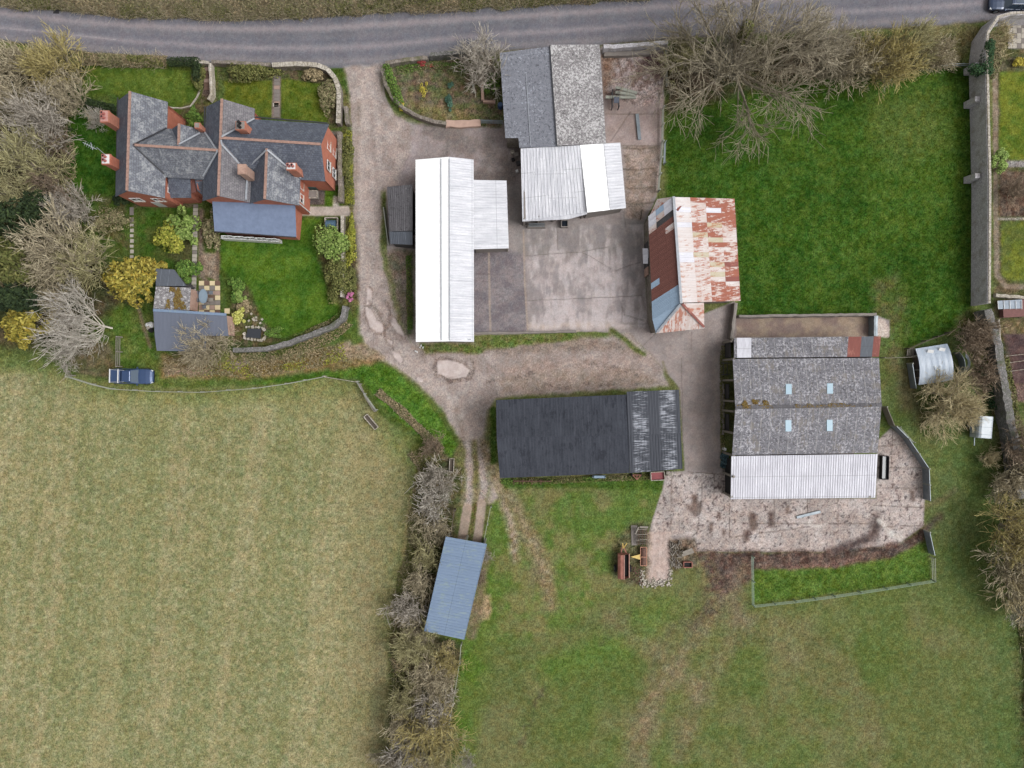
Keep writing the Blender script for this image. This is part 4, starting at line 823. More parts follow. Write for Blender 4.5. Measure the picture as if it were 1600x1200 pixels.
for yy in (350, 355.5): m.bar(W(824, yy, .35), W(852, yy, .35), .12, .7)
m.bar(W(824, 353, .12), W(852, 353, .12), .5, .1); m.build('basin', M_conc, tr)
for i in range(3): q = MB(); q.bar(W(826, 349.5 + i * 2, .95), W(851, 349.5 + i * 2, .95), .06); q.build('rail', M_galv, tr)
tk = bld('water_tank', W(882, 350), 'small square concrete water tank in front of the white roofed shed', 'tank'); m = MB(); c0 = W(882, 350, .35)
for dx, dy, sx, sy in ((-.38, 0, .1, .86), (.38, 0, .1, .86), (0, -.38, .66, .1), (0, .38, .66, .1)): m.box(c0 + Vector((dx, dy, 0)), (sx, sy, .7))
m.build('basin', M_conc, tk); m = MB(); m.box(c0 + Vector((0, 0, .15)), (.65, .65, .04)); m.build('water', M_glass, tk)

# ------------------------------------------------------------------ grey barn by the road
gb = bld('grey_barn', W(865, 150), 'twin span barn beside the road under weathered grey fibre cement roofing', 'barn')
# west roof is notched at its south-west corner
mb = MB(); mb.slab([W(859.5, 72.5, 4.9), W(869.5, 215, 4.9), W(789.5, 215.5, 4.0), W(781, 82.5, 4.0)], .12, u_dir=(.07, -1, 0)); mb.slab([W(869.5, 215, 4.9), W(870.3, 228.5, 4.9), W(811.5, 231, 4.2), W(810, 215.4, 4.22)], .12, u_dir=(.07, -1, 0)); mb.build('west_roof', M_asb_l, gb)
mb = MB(); mb.slab([W(859.8, 70, 5.1), W(871, 227.5, 5.1), W(947, 224, 4.2), W(937, 69.5, 4.2)], .12, u_dir=(.07, -1, 0)); mb.build('east_roof', M_asb_p, gb)
q = MB(); q.bar(W(859.3, 71, 5.0), W(870.5, 228, 5.0), .14, .12); q.build('roof_step', M_lead_d, gb)
m = MB(); o = [W(785, 86, 0), W(860, 79, 0), W(934, 78, 0), W(943, 221, 0), W(868, 224, 0), W(813, 228, 0), W(812, 214, 0), W(793, 213, 0)]
o = [W(784.5, 83.5, 4), W(859.5, 77, 4), W(934.5, 76, 4), W(943.5, 221, 4), W(870, 224.5, 4), W(814, 228, 4), W(812.5, 213.5, 4), W(792.5, 213.5, 4)]
m.prism([(p.x, p.y) for p in o], 0, [3.86, 4.72, 3.98, 3.98, 4.7, 4.0, 4.0, 3.85]); m.build('wall', M_stone, gb)
q = MB(); q.box(W(800, 217.5, 1.4), (1.2, .9, 2.6)); q.build('porch', M_conc, gb)
# flush line along the west roof
q = MB(); q.bar(W(822, 115, 4.52), W(829, 226, 4.52), .05, .04); q.build('roof_seam', M_lead, gb)

# ------------------------------------------------------------------ rusty barn, each sheet of the roof laid on its own
rb = bld('rusty_barn', W(1080, 420), 'barn under a patchwork of rusty red, white and pale blue corrugated sheets beside the paddock', 'barn')
rr = random.Random(11)
def patch_roof(name, a, b, c, d, nu, nv, pick, jit=.0):
    """a,b along the ridge; d,c along the eave; nu by nv sheets, lapped"""
    a, b, c, d = map(Vector, (a, b, c, d)); mb = MB(); n = (b - a).cross(d - a).normalized(); n = n if n.z > 0 else -n
    for i in range(nu):
        u0, u1 = i / nu, (i + 1) / nu
        for j in range(nv):
            v0, v1 = j / nv, (j + 1) / nv + (.012 if j < nv - 1 else 0); g = lambda u, v: a.lerp(b, u).lerp(d.lerp(c, u), v)
            lift = n * (.012 * (nv - j) + .006 * (i % 2) + rr.random() * .008)
            mb.corr(g(u0, v0) + lift, g(u1, v0) + lift, g(u1, v1) + lift * .9, g(u0, v1) + lift * .9, pitch=.15, dep=.02, th=.012, mi=pick(i, j))
    return mb.build(name, [M_rust, M_rust2, M_pale, M_lich, M_sky, M_wht3, M_dred, M_clad, M_pale2], rb)
RN, RS = W(1052.5, 308, 6.0), W(1064.5, 473, 6.0)
pk = lambda i, j: ([8, 8, 8, 8, 8, 2, 5, 8][rr.randrange(8)] if j == 0 else [3, 2, 2, 3, 2, 2, 1][rr.randrange(7)] if j == 1 else [1, 1, 3, 2, 1, 5, 2][rr.randrange(7)] if j == 2 else [1, 6, 1, 1, 6, 7, 2, 1][rr.randrange(8)])
patch_roof('east_roof', RN, RS, W(1157, 470, 3.9), W(1147.5, 310.5, 3.9), 21, 4, pk)
def pw(i, j):
    if i < 3: return [7, 4, 2, 0][rr.randrange(4)] if j == 1 or i == 2 else 5
    if i > 13: return 4
    if i == 11 and j == 2: return 4
    if i in (4,) and j == 0: return 2
    return 0
patch_roof('west_roof', W(1050, 308, 5.9), W(1064, 473, 5.9), W(1019.5, 500, 4.2), W(1013, 338, 4.2), 17, 3, pw)
mb = MB(); mb.corr(W(1052, 307.5, 5.95), W(1048, 309, 5.8), W(1013, 341, 4.2), W(1027, 311, 4.6), .15, .02, mi=0); mb.build('hip_sheet', [M_pale], rb)
mb = MB(); P = [W(1064.5, 474, 5.9), W(1025, 521, 3.9), W(1100.5, 513, 3.7)]; mb.slab(P, .03, u_dir=(1, .05, 0)); P = [W(1063.5, 474, 5.9), W(1019.5, 499, 4.2), W(1025, 521, 3.9)]; mb.slab(P, .03, 1, u_dir=(.1, 1, 0)); P = [W(1064.5, 474, 5.9), W(1100.5, 513, 3.7), W(1100, 473, 4.9)]; mb.slab(P, .03, 0, u_dir=(0, 1, 0)); mb.build('hip_roof', [M_pale, M_sky], rb)
for a, b, mt in (((1052.5, 307), (1064.5, 474), M_lead_d),): q = MB(); q.bar(W(*a, 6.08), W(*b, 6.08), .28, .12); q.build('ridge_cap', M_lead, rb)
for a, b, mt in (((1066, 475, 5.95), (1100, 511, 3.85), M_dred), ((1063, 476, 5.95), (1027, 519, 4.0), M_lead), ((1071, 310, 5.4), (1058, 329, 5.95), M_dred)): q = MB(); q.bar(W(*a) + Vector((0, 0, .06)), W(*b) + Vector((0, 0, .06)), .26, .08); q.build('hip_cap', mt, rb)
q = MB(); q.slab([W(1036, 489, 4.9), W(1060, 489, 5.3), W(1058, 498, 4.7), W(1034, 502, 4.6)], .02); 
m = MB(); o = [W(1016, 340, 4), W(1030, 314, 4), W(1143, 314, 4), W(1152, 467, 4), W(1098, 469, 4), W(1097, 510, 4), W(1028, 517, 4), W(1022, 498, 4)]
m.prism([(p.x, p.y) for p in o], 0, [4.05, 4.3, 3.75, 3.75, 4.5, 3.55, 3.75, 4.05]); m.build('wall', M_stone, rb)
for y, mt in ((386, M_clad), (400, M_wht3), (412, M_clad), (425, M_brick_p)): q = MB(); q.box(W(1010, y, 1.2) + Vector((0, 0, 0)), (.12, .95, 2.2)); q.build('hatch', mt, rb)
q = MB(); q.slab([W(1012.5, 388, 3.3), W(1012.5, 412, 3.3), W(1005, 412, 2.8), W(1004, 388, 2.8)], .06); q.build('canopy', M_wht3, rb)

# ------------------------------------------------------------------ cattle shed
cs = bld('cattle_shed', W(1258, 645), 'large cattle shed with speckled grey roof, four skylights and a ribbed white lean-to roof', 'barn')
N0, N1, R0_, R1_, S0, S1 = W(1145, 561, 4.4), W(1373.5, 559, 4.4), W(1149, 637, 5.7), W(1377.5, 632.5, 5.7), W(1144, 711, 4.4), W(1371.3, 707.5, 4.4)
mb = MB(); mb.slab([R0_, R1_, N1, N0], .1, u_dir=(1, .01, 0)); mb.slab([R1_, R0_, S0, S1], .1, u_dir=(1, .01, 0)); ro = mb.build('main_roof', M_asb, cs)
q = MB(); q.bar(R0_ + Vector((0, 0, .04)), R1_ + Vector((0, 0, .04)), .38, .10); q.build('ridge_tile', M_asb_d, ro)
M_skyl = plain('skylight', c3(186, 208, 220), .3, 0, .06, 3, c3(168, 196, 214))
for x, y0, y1, zz in ((1228, 600, 616, 5.05), (1292.5, 599, 615, 5.05), (1227.5, 656.5, 674, 5.35), (1292, 656, 673.5, 5.35)):
    z0 = 5.7 - abs(635 - y0) / 75 * 1.3 + .03; z1 = 5.7 - abs(635 - y1) / 75 * 1.3 + .03
    q = MB(); q.slab([W(x, y0, z0 + .03), W(x + 9, y0, z0 + .03), W(x + 9, y1, z1 + .03), W(x, y1, z1 + .03)], .05); q.build('skylight', M_skyl, ro)
mb = MB(); P = [W(1147, 559, 4.25), W(1373.5, 557.3, 4.25), W(1376.5, 525.5, 3.6), W(1147, 528, 3.6)]; L = (P[1] - P[0]).length
def seg(u0, u1, mi): 
    g0 = P[0].lerp(P[1], u0); g1 = P[0].lerp(P[1], u1); h1 = P[3].lerp(P[2], u1); h0 = P[3].lerp(P[2], u0); mb.slab([g0, g1, h1, h0], .08, mi, u_dir=(1, .01, 0))
seg(0, .02, 0); seg(.0205, .118, 1); seg(.1185, .779, 0); seg(.7795, .868, 2); seg(.8685, .951, 3); seg(.9515, 1, 2); mb.build('north_roof', [M_asb, M_wht3, M_dred, M_dgrey], cs)
mb = MB(); mb.corr(W(1142.5, 712.5, 4.25), W(1371.3, 709.2, 4.25), W(1367.8, 777.5, 3.3), W(1141.3, 780, 3.3), .27, .05, duty=.45); mb.build('lean_to_roof', M_wht3, cs)
m = MB(); T0 = W(1146, 530, 3.6); 
def gz(p): return p
o = [W(1149, 530, 3.6), W(1374, 528, 3.6)]; xw, xe = W(1147, 640, 4.6).x + .1, W(1372, 640, 4.6).x - .3
yn, ys = W(0, 530, 3.6).y, W(0, 776, 3.3).y
m.wallpoly((xe, yn), (xw, yn), [(0, 0), (1, 0), (1, 3.5), (0, 3.5)], .2); m.wallpoly((xe, ys + 5.0), (xe, yn - .21), [(0, 0), (1, 0), (1, 3.5), (.78, 4.2), (.4, 5.4), (0, 4.1)], .2)
m.build('wall', M_conc, cs)
m = MB(); m.box(((xw + xe) / 2 + .8, (yn + ys) / 2, .03), (xe - xw - 2, yn - ys - 1, .02)); m.build('straw_floor', M_woodd, cs)
for i, y in enumerate((533, 561, 594, 627, 643, 677, 712, 745, 776)):
    z = 3.4 if y < 540 or y > 760 else 4.2; p = W(1146, y, z); q = MB(); q.box((xw, p.y, z / 2), (.22, .22, z)); q.build('post', M_wood, cs)
    if i in (0, 8): q = MB(); q.box((xe, p.y, z / 2), (.2, .2, z)); q.build('post', M_wood, cs)
for a, b, h in ((533, 561, 2.0), (598, 625, 1.3), (645, 676, 1.3), (714, 776, 2.6)):
    q = MB(); ya, yb = W(0, a, 1).y, W(0, b, 1).y; q.box((xw + .3, (ya + yb) / 2, h / 2), (.1, abs(ya - yb) - .3, h)); q.build('side_panel', M_clad if h < 2.5 else M_dark, cs)
for k in range(8): x = xw + (xe - xw) * (k + .5) / 8; q = MB(); q.box((x, ys + .1, 1.55), (.16, .16, 3.1)); q.build('post', M_wood, cs)

# ------------------------------------------------------------------ black barn
bb = bld('black_barn', W(920, 680), 'wide barn with a black sheet roof, its paint scraped away at the east end', 'barn')
zr = 5.6; ze = 4.9
mb = MB(); mb.corr(W(776, 684, zr), W(983, 680, zr), W(979.5, 616.5, ze), W(775, 625, ze), .3, .008, mi=0); mb.corr(W(983, 680, zr), W(776, 684, zr), W(781, 747, ze), W(984, 739, ze), .3, .008, mi=0); mb.build('roof', M_blk, bb)
mb = MB(); mb.corr(W(982, 680, zr + .06), W(1064, 677, zr + .06), W(1061, 609, ze + .06), W(979, 612, ze + .06), .3, .015); mb.corr(W(1064, 677, zr + .06), W(982, 680, zr + .06), W(984.5, 739.2, ze + .06), W(1066.5, 732.5, ze + .06), .3, .04); mb.build('scraped_roof', M_blkw, bb)
xw2, xe2 = W(781, 690, 4.8).x + .2, W(1062, 690, 4.8).x - .2; yn2, ys2 = W(0, 628, 4.7).y - .1, W(0, 738, 4.7).y + .3
yr2 = (yn2 + ys2) / 2
m = MB(); m.wallpoly((xw2 + 6, yn2 + .0), (xw2, yn2 - .35), [(0, 0), (1, 0), (1, 4.7), (0, 4.7)], .15); m.wallpoly((xw2 + .16, yn2 - .5), (xw2 + .16, ys2 - .4), [(0, 0), (1, 0), (1, 4.6), (.5, 5.3), (0, 4.6)], .15); m.wallpoly((xe2, yn2), (xw2 + 6.01, yn2), [(0, 0), (1, 0), (1, 4.7), (0, 4.7)], .15); m.build('wall', M_clad, bb)
for k in range(7): x = xw2 + .5 + (xe2 - xw2 - 1) * k / 6; q = MB(); q.box((x, ys2, 2.3), (.2, .2, 4.6)); q.build('post', M_woodd, bb)

# ------------------------------------------------------------------ blue shed down the track
bs = bld('blue_roofed_shed', W(710, 920), 'narrow shed with a faded blue corrugated roof at the end of the twin wheel tracks', 'shed')
mb = MB(); P = [W(696.5, 838, 3.6), W(761, 849.5, 3.6), W(725.5, 999.5, 3.3), W(662.5, 986, 3.3)]
n_ = 5
for k in range(n_):
    g = lambda t: (P[0].lerp(P[3], t), P[1].lerp(P[2], t)); a0, b0 = g(k / n_); a1, b1 = g((k + 1) / n_ + (.01 if k < n_ - 1 else 0)); up = Vector((0, 0, .02 * (n_ - k)))
    mb.corr(a0 + up, a1 + up * .8, b1 + up * .8, b0 + up, .29, .03)
mb.build('roof', M_blue, bs)
m = MB(); Q = [W(699, 842, 3.5), W(757, 852, 3.5), W(723, 996, 3.2), W(665, 984, 3.2)]
for i, (a, b) in enumerate(((0, 3), (3, 2), (2, 1))): m.wallpoly(Q[a], Q[b], [(0, 0), (1, 0), (1, 3.15), (0, 3.3)], .12)
m.build('wall', M_clad, bs)
for t in (0, .5, 1): p = Q[0].lerp(Q[1], t); q = MB(); q.box((p.x, p.y, 1.65), (.18, .18, 3.3)); q.build('post', M_woodg, bs)
# ------------------------------------------------------------------ vegetation
TW_TAN = island('tan_twigs', [tw(196, 184, 156), tw(134, 124, 100), tw(214, 202, 174), tw(84, 74, 56)])
TW_OLIVE = island('lichen_twigs', [tw(184, 178, 132), tw(130, 124, 88), tw(204, 198, 152), tw(86, 80, 54)])
TW_YEL = island('golden_twigs', [tw(192, 178, 116), tw(150, 138, 92), tw(206, 192, 134), tw(116, 104, 76)])
TW_GREY = island('grey_twigs', [tw(188, 180, 168), tw(140, 132, 120), tw(210, 202, 190), tw(92, 84, 72)])
TW_WHITE = island('pale_twigs', [tw(196, 190, 178), tw(150, 142, 132), tw(212, 206, 196), tw(108, 100, 90)])
TW_BRN = island('brown_twigs', [tw(150, 132, 112), tw(116, 100, 86), tw(176, 158, 136), tw(92, 78, 68)])
TW_OAK = island('oak_twigs', [tw(160, 150, 130), tw(124, 116, 98), tw(178, 168, 146), tw(92, 84, 70)])
TW_STRAW = island('straw_twigs', [tw(206, 192, 152), tw(160, 146, 112), tw(222, 208, 170), tw(110, 100, 74)])
BARK = plain('bark', tw(150, 140, 122), .95, 0, .14, 5); BARK_D = plain('dark_bark', tw(112, 100, 86), .95, 0, .14, 5); BARK_W = plain('pale_bark', tw(206, 198, 186), .9, 0, .1, 5)
L_DARK = island('dark_evergreen_leaf', [c3(44, 58, 34, 1.12), c3(34, 48, 30, 1.12), c3(62, 76, 42, 1.12), c3(30, 40, 28, 1.12)])
L_GREEN = island('green_leaf', [c3(92, 122, 52, 1.12), c3(70, 100, 40, 1.12), c3(122, 148, 68, 1.12), c3(58, 84, 36, 1.12)])
L_LIME = island('lime_leaf', [c3(134, 158, 78), c3(100, 126, 56), c3(164, 182, 104), c3(74, 98, 42)])
L_GOLD = island('golden_leaf', [c3(174, 160, 68), c3(132, 124, 48), c3(204, 188, 96), c3(76, 80, 34), c3(178, 150, 58)])
L_YG = island('yellow_green_leaf', [c3(148, 150, 58, 1.12), c3(112, 122, 44, 1.12), c3(176, 170, 76, 1.12), c3(84, 98, 38, 1.12)])
L_OLIVE = island('olive_leaf', [c3(104, 108, 58, 1.12), c3(80, 86, 44, 1.12), c3(132, 130, 78, 1.12), c3(66, 70, 40, 1.12)])
L_BRAM = island('bramble_leaf', [c3(128, 118, 88, 1.12), c3(96, 92, 64, 1.12), c3(152, 138, 108, 1.12), c3(100, 110, 64, 1.12), c3(170, 156, 126, 1.12)])
L_DRY = island('dry_growth', [c3(148, 132, 102, 1.12), c3(118, 106, 82, 1.12), c3(178, 160, 126, 1.12), c3(96, 90, 64, 1.12)])
L_IVY = island('ivy_leaf', [c3(48, 78, 50, 1.12), c3(38, 64, 42, 1.12), c3(66, 96, 60, 1.12), c3(58, 76, 44, 1.12)])
L_TEAL = island('blue_green_leaf', [c3(78, 110, 92, 1.12), c3(60, 90, 76, 1.12), c3(100, 128, 108, 1.12)])
L_YEL = island('yellow_blossom', [c3(206, 188, 70), c3(166, 152, 60), c3(222, 206, 96), c3(120, 124, 56)])
L_PINK = island('pink_blossom', [c3(200, 120, 160, 1.12), c3(170, 96, 136, 1.12), c3(220, 150, 184, 1.12)])
L_RED = island('red_leaf', [c3(160, 66, 66, 1.12), c3(130, 60, 60, 1.12), c3(184, 92, 84, 1.12)])

def nrm(a): return a / (np.linalg.norm(a, axis=-1, keepdims=True) + 1e-9)
def prisms(P0, P1, R0, R1, k=3):
    d = nrm(P1 - P0); ref = np.where(np.abs(d[:, 2:3]) < .9, np.array([[0, 0, 1.]]), np.array([[1., 0, 0]])); x = nrm(np.cross(d, ref)); y = np.cross(x, d)
    V = []
    for P, R in ((P0, R0), (P1, R1)):
        for i in range(k):
            a = 2 * math.pi * i / k; V.append(P + (x * math.cos(a) + y * math.sin(a)) * R[:, None])
    V = np.stack(V, 1); N = len(P0); base = (np.arange(N) * 2 * k)[:, None]
    F = np.concatenate([base + np.array([[i, i + k, (i + 1) % k + k, (i + 1) % k]]) for i in range(k)], 0)
    return V.reshape(-1, 3), F
def grow(rng, P, D, L, R, n, jit, trop, taper=.45):
    """grow each branch as n joints; returns segments and joints"""
    segs = []; pts = []; cur = P; d = nrm(D); r = R
    for j in range(n):
        d = nrm(d + rng.normal(0, jit, d.shape) + np.array([0, 0, trop])); nx = cur + d * (L / n)[:, None]
        r2 = R * (1 - (1 - taper) * (j + 1) / n); segs.append((cur, nx, r, r2)); pts.append((nx, d, r2)); cur = nx; r = r2
    return segs, pts
def bare_tree(seed, h=8, spread=4.5, trunk=.22, clear=.25, levels=(8, 7, 6, 5), up=.5, twig=.016, density=1.0, droop=0, lens=(.62, .36, .26, .17), flat=.0, multi=1):
    rng = np.random.default_rng(seed); T_, C_ = [], []
    P = rng.normal(0, .12 * (multi > 1) + .001, (multi, 3)) * [1, 1, 0]; D = np.tile([0, 0, 1.], (multi, 1)) + rng.normal(0, .08 + .25 * (multi > 1), (multi, 3)) * [1, 1, 0]
    s, pts = grow(rng, P, D, np.full(multi, h * clear), np.full(multi, trunk), 3, .05, .05, .75); T_ += s
    fork = pts[-1]; n1 = max(3, levels[0] // multi) * multi; idx = np.tile(np.arange(multi), n1 // multi)
    ang = rng.random(n1) * .6 + np.arange(n1) * 2 * math.pi / n1 * (1 if multi == 1 else 1.7); el = rng.uniform(.15, 1.25, n1) * (1 - flat)
    D = np.stack([np.cos(ang) * np.cos(el), np.sin(ang) * np.cos(el), np.sin(el) + up * .4], -1); src = [pts[-1], pts[-2]]
    P = np.where((rng.random(n1) < .7)[:, None], fork[0][idx], pts[-2][0][idx])
    base = math.hypot(spread, h * (1 - clear)) * .5
    L = spread * lens[0] * 1.25 * (np.cos(el) * .75 + .25) * rng.uniform(.8, 1.2, n1) + np.sin(el) * (h * (1 - clear)) * .42; R = np.full(n1, trunk * .5)
    s, pts = grow(rng, P, D, L, R, 5, .16, .10 * up); T_ += s
    for lv in (1, 2, 3):
        k = levels[lv]; NP, ND, NR, PL = [], [], [], []
        npt = len(pts)
        for c in range(int(round(k * density)) if lv < 3 else int(k * density)):
            w = rng.beta(2.0, 1.1, len(pts[0][0])); j = np.minimum((w * npt).astype(int), npt - 1)
            AP = np.stack([p[0] for p in pts]); AD = np.stack([p[1] for p in pts]); AR = np.stack([p[2] for p in pts]); ii = np.arange(AP.shape[1])
            NP.append(AP[j, ii] - AD[j, ii] * (L / npt)[:, None] * rng.random(len(ii))[:, None]); ND.append(nrm(AD[j, ii] + rng.normal(0, .48, AD[j, ii].shape) + [0, 0, .12 * up])); NR.append(AR[j, ii] * .62)
        P = np.concatenate(NP); D = np.concatenate(ND); R = np.maximum(np.concatenate(NR), twig * (1.5 if lv < 2 else 1.15)); L = spread * lens[lv] * rng.uniform(.6, 1.25, len(P))
        if lv == 3: R = np.full(len(P), twig)
        s, pts = grow(rng, P, D, L, R, 3 if lv < 3 else 2, .13, (.12 * up) if not droop else -droop * .2, .5); (T_ if lv == 1 else C_).extend(s)
    z = lambda S_: prisms(*[np.concatenate([q[i] for q in S_]) for i in range(4)])
    return z(T_), z(C_)
def leaf_quads(P, N, size, rng, asp=1.6):
    n = len(P); a = nrm(np.cross(N, rng.normal(0, 1, (n, 3)))); b = np.cross(N, a); s = (size * rng.uniform(.6, 1.3, n))[:, None]
    V = np.stack([P - a * s * asp / 2, P + b * s / 2, P + a * s * asp / 2, P - b * s / 2], 1)
    return V.reshape(-1, 3), np.arange(n * 4).reshape(-1, 4)
def cloud(seed, clumps, per, size, up=.6, shell=.55, asp=1.6):
    """leaves on lumpy clumps: clumps = list of (x, y, z, rx, ry, rz)"""
    rng = np.random.default_rng(seed); VV = []; NN = []
    for (x, y, z, rx, ry, rz) in clumps:
        d = nrm(rng.normal(0, 1, (per, 3))); r = rng.random(per) ** .33; r = shell + (1 - shell) * r + rng.normal(0, .07, per)
        P = np.array([x, y, z]) + d * r[:, None] * [rx, ry, rz]; P[:, 2] = np.maximum(P[:, 2], .04); VV.append(P); NN.append(nrm(d * .7 + rng.normal(0, .5, (per, 3)) + [0, 0, up]))
    return leaf_quads(np.concatenate(VV), np.concatenate(NN), size, rng, asp)
def lumps(seed, rx, ry, h, n, rr=.35, lo=.3):
    rng = random.Random(seed); out = []
    for i in range(n):
        a = rng.random() * 6.283; q = rng.random() ** .5 * (1.08 - rr * .8) * (1 + .22 * math.sin(a * 3 + seed) + .12 * math.sin(a * 5 + seed * 2)); s = rr * rng.uniform(.45, 1.35)
        dome = math.sqrt(max(0.02, 1 - min(1, q) ** 2)); out.append((math.cos(a) * q * rx, math.sin(a) * q * ry, h * (lo + (1 - lo) * dome * rng.uniform(.55, 1) - s * .35), rx * s, ry * s, h * s * .6))
    return out
PROTO = {}
def tree_proto(key, trunkmat, twigmat, **kw):
    (tv, tf), (cv, cf) = bare_tree(**kw)
    a = fast_mesh('trunk', tv, tf, trunkmat); b = fast_mesh('crown', cv, cf, twigmat); PROTO[key] = (a.data, b.data)
    for o in (a, b): bpy.data.objects.remove(o)
def put_tree(key, name, base, scale, rz, label, cat='tree', group=None, sz=None, mats=None, tilt=(0, 0)):
    r = empty(name, base, label, cat, group, rz); r.rotation_euler = (tilt[0], tilt[1], rz); r.scale = (scale, scale, sz or scale)
    for nm, me in zip(('trunk', 'crown'), PROTO[key]):
        o = bpy.data.objects.new(nm, me); scene.collection.objects.link(o); o.parent = r
        if mats:
            o.material_slots[0].link = 'OBJECT'; o.material_slots[0].material = mats[0 if nm == 'trunk' else 1]
    return r
tree_proto('oak', BARK, TW_OAK, seed=27, h=11, spread=8.6, trunk=.38, clear=.22, levels=(16, 9, 6, 4), up=.3, twig=.025, lens=(.66, .36, .24, .17), flat=.2)
tree_proto('round', BARK, TW_TAN, seed=4, h=6, spread=3.8, trunk=.15, clear=.12, levels=(13, 7, 4, 3), up=.6, twig=.033, lens=(.62, .44, .36, .28))
tree_proto('round_b', BARK, TW_OLIVE, seed=8, h=6, spread=3.8, trunk=.14, clear=.10, levels=(15, 7, 4, 3), up=.8, twig=.033, lens=(.64, .44, .36, .28))
tree_proto('bush', BARK_D, TW_BRN, seed=9, h=2.6, spread=2.1, trunk=.06, clear=.05, levels=(12, 6, 3, 3), up=.7, twig=.024, lens=(.68, .44, .38, .3), multi=4)
tree_proto('bush_b', BARK_D, TW_TAN, seed=12, h=3.0, spread=2.3, trunk=.06, clear=.05, levels=(15, 6, 3, 3), up=1.0, twig=.024, lens=(.72, .42, .36, .28), multi=5)
tree_proto('fan', BARK_W, TW_WHITE, seed=15, h=8, spread=4.4, trunk=.16, clear=.18, levels=(12, 7, 4, 3), up=1.0, twig=.03, lens=(.66, .42, .34, .26))
tree_proto('willow', BARK, TW_STRAW, seed=18, h=4.4, spread=4.0, trunk=.14, clear=.08, levels=(24, 7, 5, 3), up=.45, twig=.03, lens=(.66, .42, .34, .26), multi=3)

def plant(name, base, mat, label, cat, clumps, per, size, seed=1, up=.6, shell=.55, asp=1.6, stem=True, group=None):
    r = empty(name, base, label, cat, group); V, F = cloud(seed, clumps, per, size, up, shell, asp); fast_mesh('foliage', V, F, mat, r, local=True)
    if stem:
        m = MB(); h = max(c[2] for c in clumps)
        for i in range(3): a = i * 2.1; m.cyl((math.cos(a) * .05, math.sin(a) * .05, 0), (math.cos(a) * .35, math.sin(a) * .35, h * .8), .05, .02, 5)
        o = m.build('stem', BARK_D); o.parent = r
    return r
def at(px, py, z=0): return W(px, py, z) * 1 if z == 0 else Vector((W(px, py, z).x, W(px, py, z).y, 0))

# big oak and its neighbours along the road
put_tree('oak', 'oak_tree', at(1176, 80, 7), 1.08, .6, 'great bare spreading oak by the road, its limbs hanging over the paddock')
r = empty('ivy_growth', at(1167, 45, 7), 'dark green ivy clump climbing inside the great bare oak', 'ivy'); V, F = cloud(77, [(0, 0, 4 + i * .7, .5, .8, .6) for i in range(6)], 160, .16); fast_mesh('foliage', V, F, L_OLIVE, r, local=True)
for i, (x, y, k, sc, mt, rz, lab) in enumerate((
    (1068, 100, 'bush_b', 1.7, TW_OLIVE, .2, 'olive twiggy thorn bush at the north-east corner of the pen beside the oak'),
    (1095, 130, 'bush', 1.5, TW_BRN, 1.2, 'brown bare bush under the western edge of the great oak'),
    (1250, 105, 'bush', 2.1, TW_BRN, 2.0, 'brown tangled bush under the eastern edge of the great oak'),
    (1300, 92, 'round', .95, TW_OAK, .7, 'grey-brown bare tree between the oak and the golden twigged trees'),
    (1345, 100, 'round', .95, TW_TAN, 2.7, 'tan bare tree left of the golden twigged tree by the road'),
    (1400, 92, 'round_b', 1.05, TW_YEL, 1.7, 'golden twigged bare tree overhanging the roadside at the top of the paddock'),
    (1440, 68, 'round_b', .8, TW_OLIVE, 4.4, 'yellow-green twigged tree at the edge of the road, nearest the long stone wall'),
    (1465, 95, 'bush_b', 1.4, TW_TAN, 3.2, 'straw coloured bush beside the pale rail at the paddock corner'),
    (1380, 118, 'bush_b', 1.2, TW_TAN, 5.2, 'low twiggy bush in front of the golden twigged tree at the paddock edge'),
    (1290, 60, 'round', .9, TW_GREY, 1.9, 'grey bare tree on the road side behind the oak'),
    (1140, 75, 'round', .8, TW_GREY, 3.9, 'grey bare tree growing through the west side of the oak'),
)):
    put_tree(k, 'bare_tree' if k.startswith('round') else 'bare_bush', at(x, y - 6, 2 if 'bush' in k else 4), sc * (.72 if 'bush' in k else .92), rz, lab, 'tree' if k.startswith('round') else 'bush', 'bare trees along the roadside of the paddock', mats=(BARK, mt))
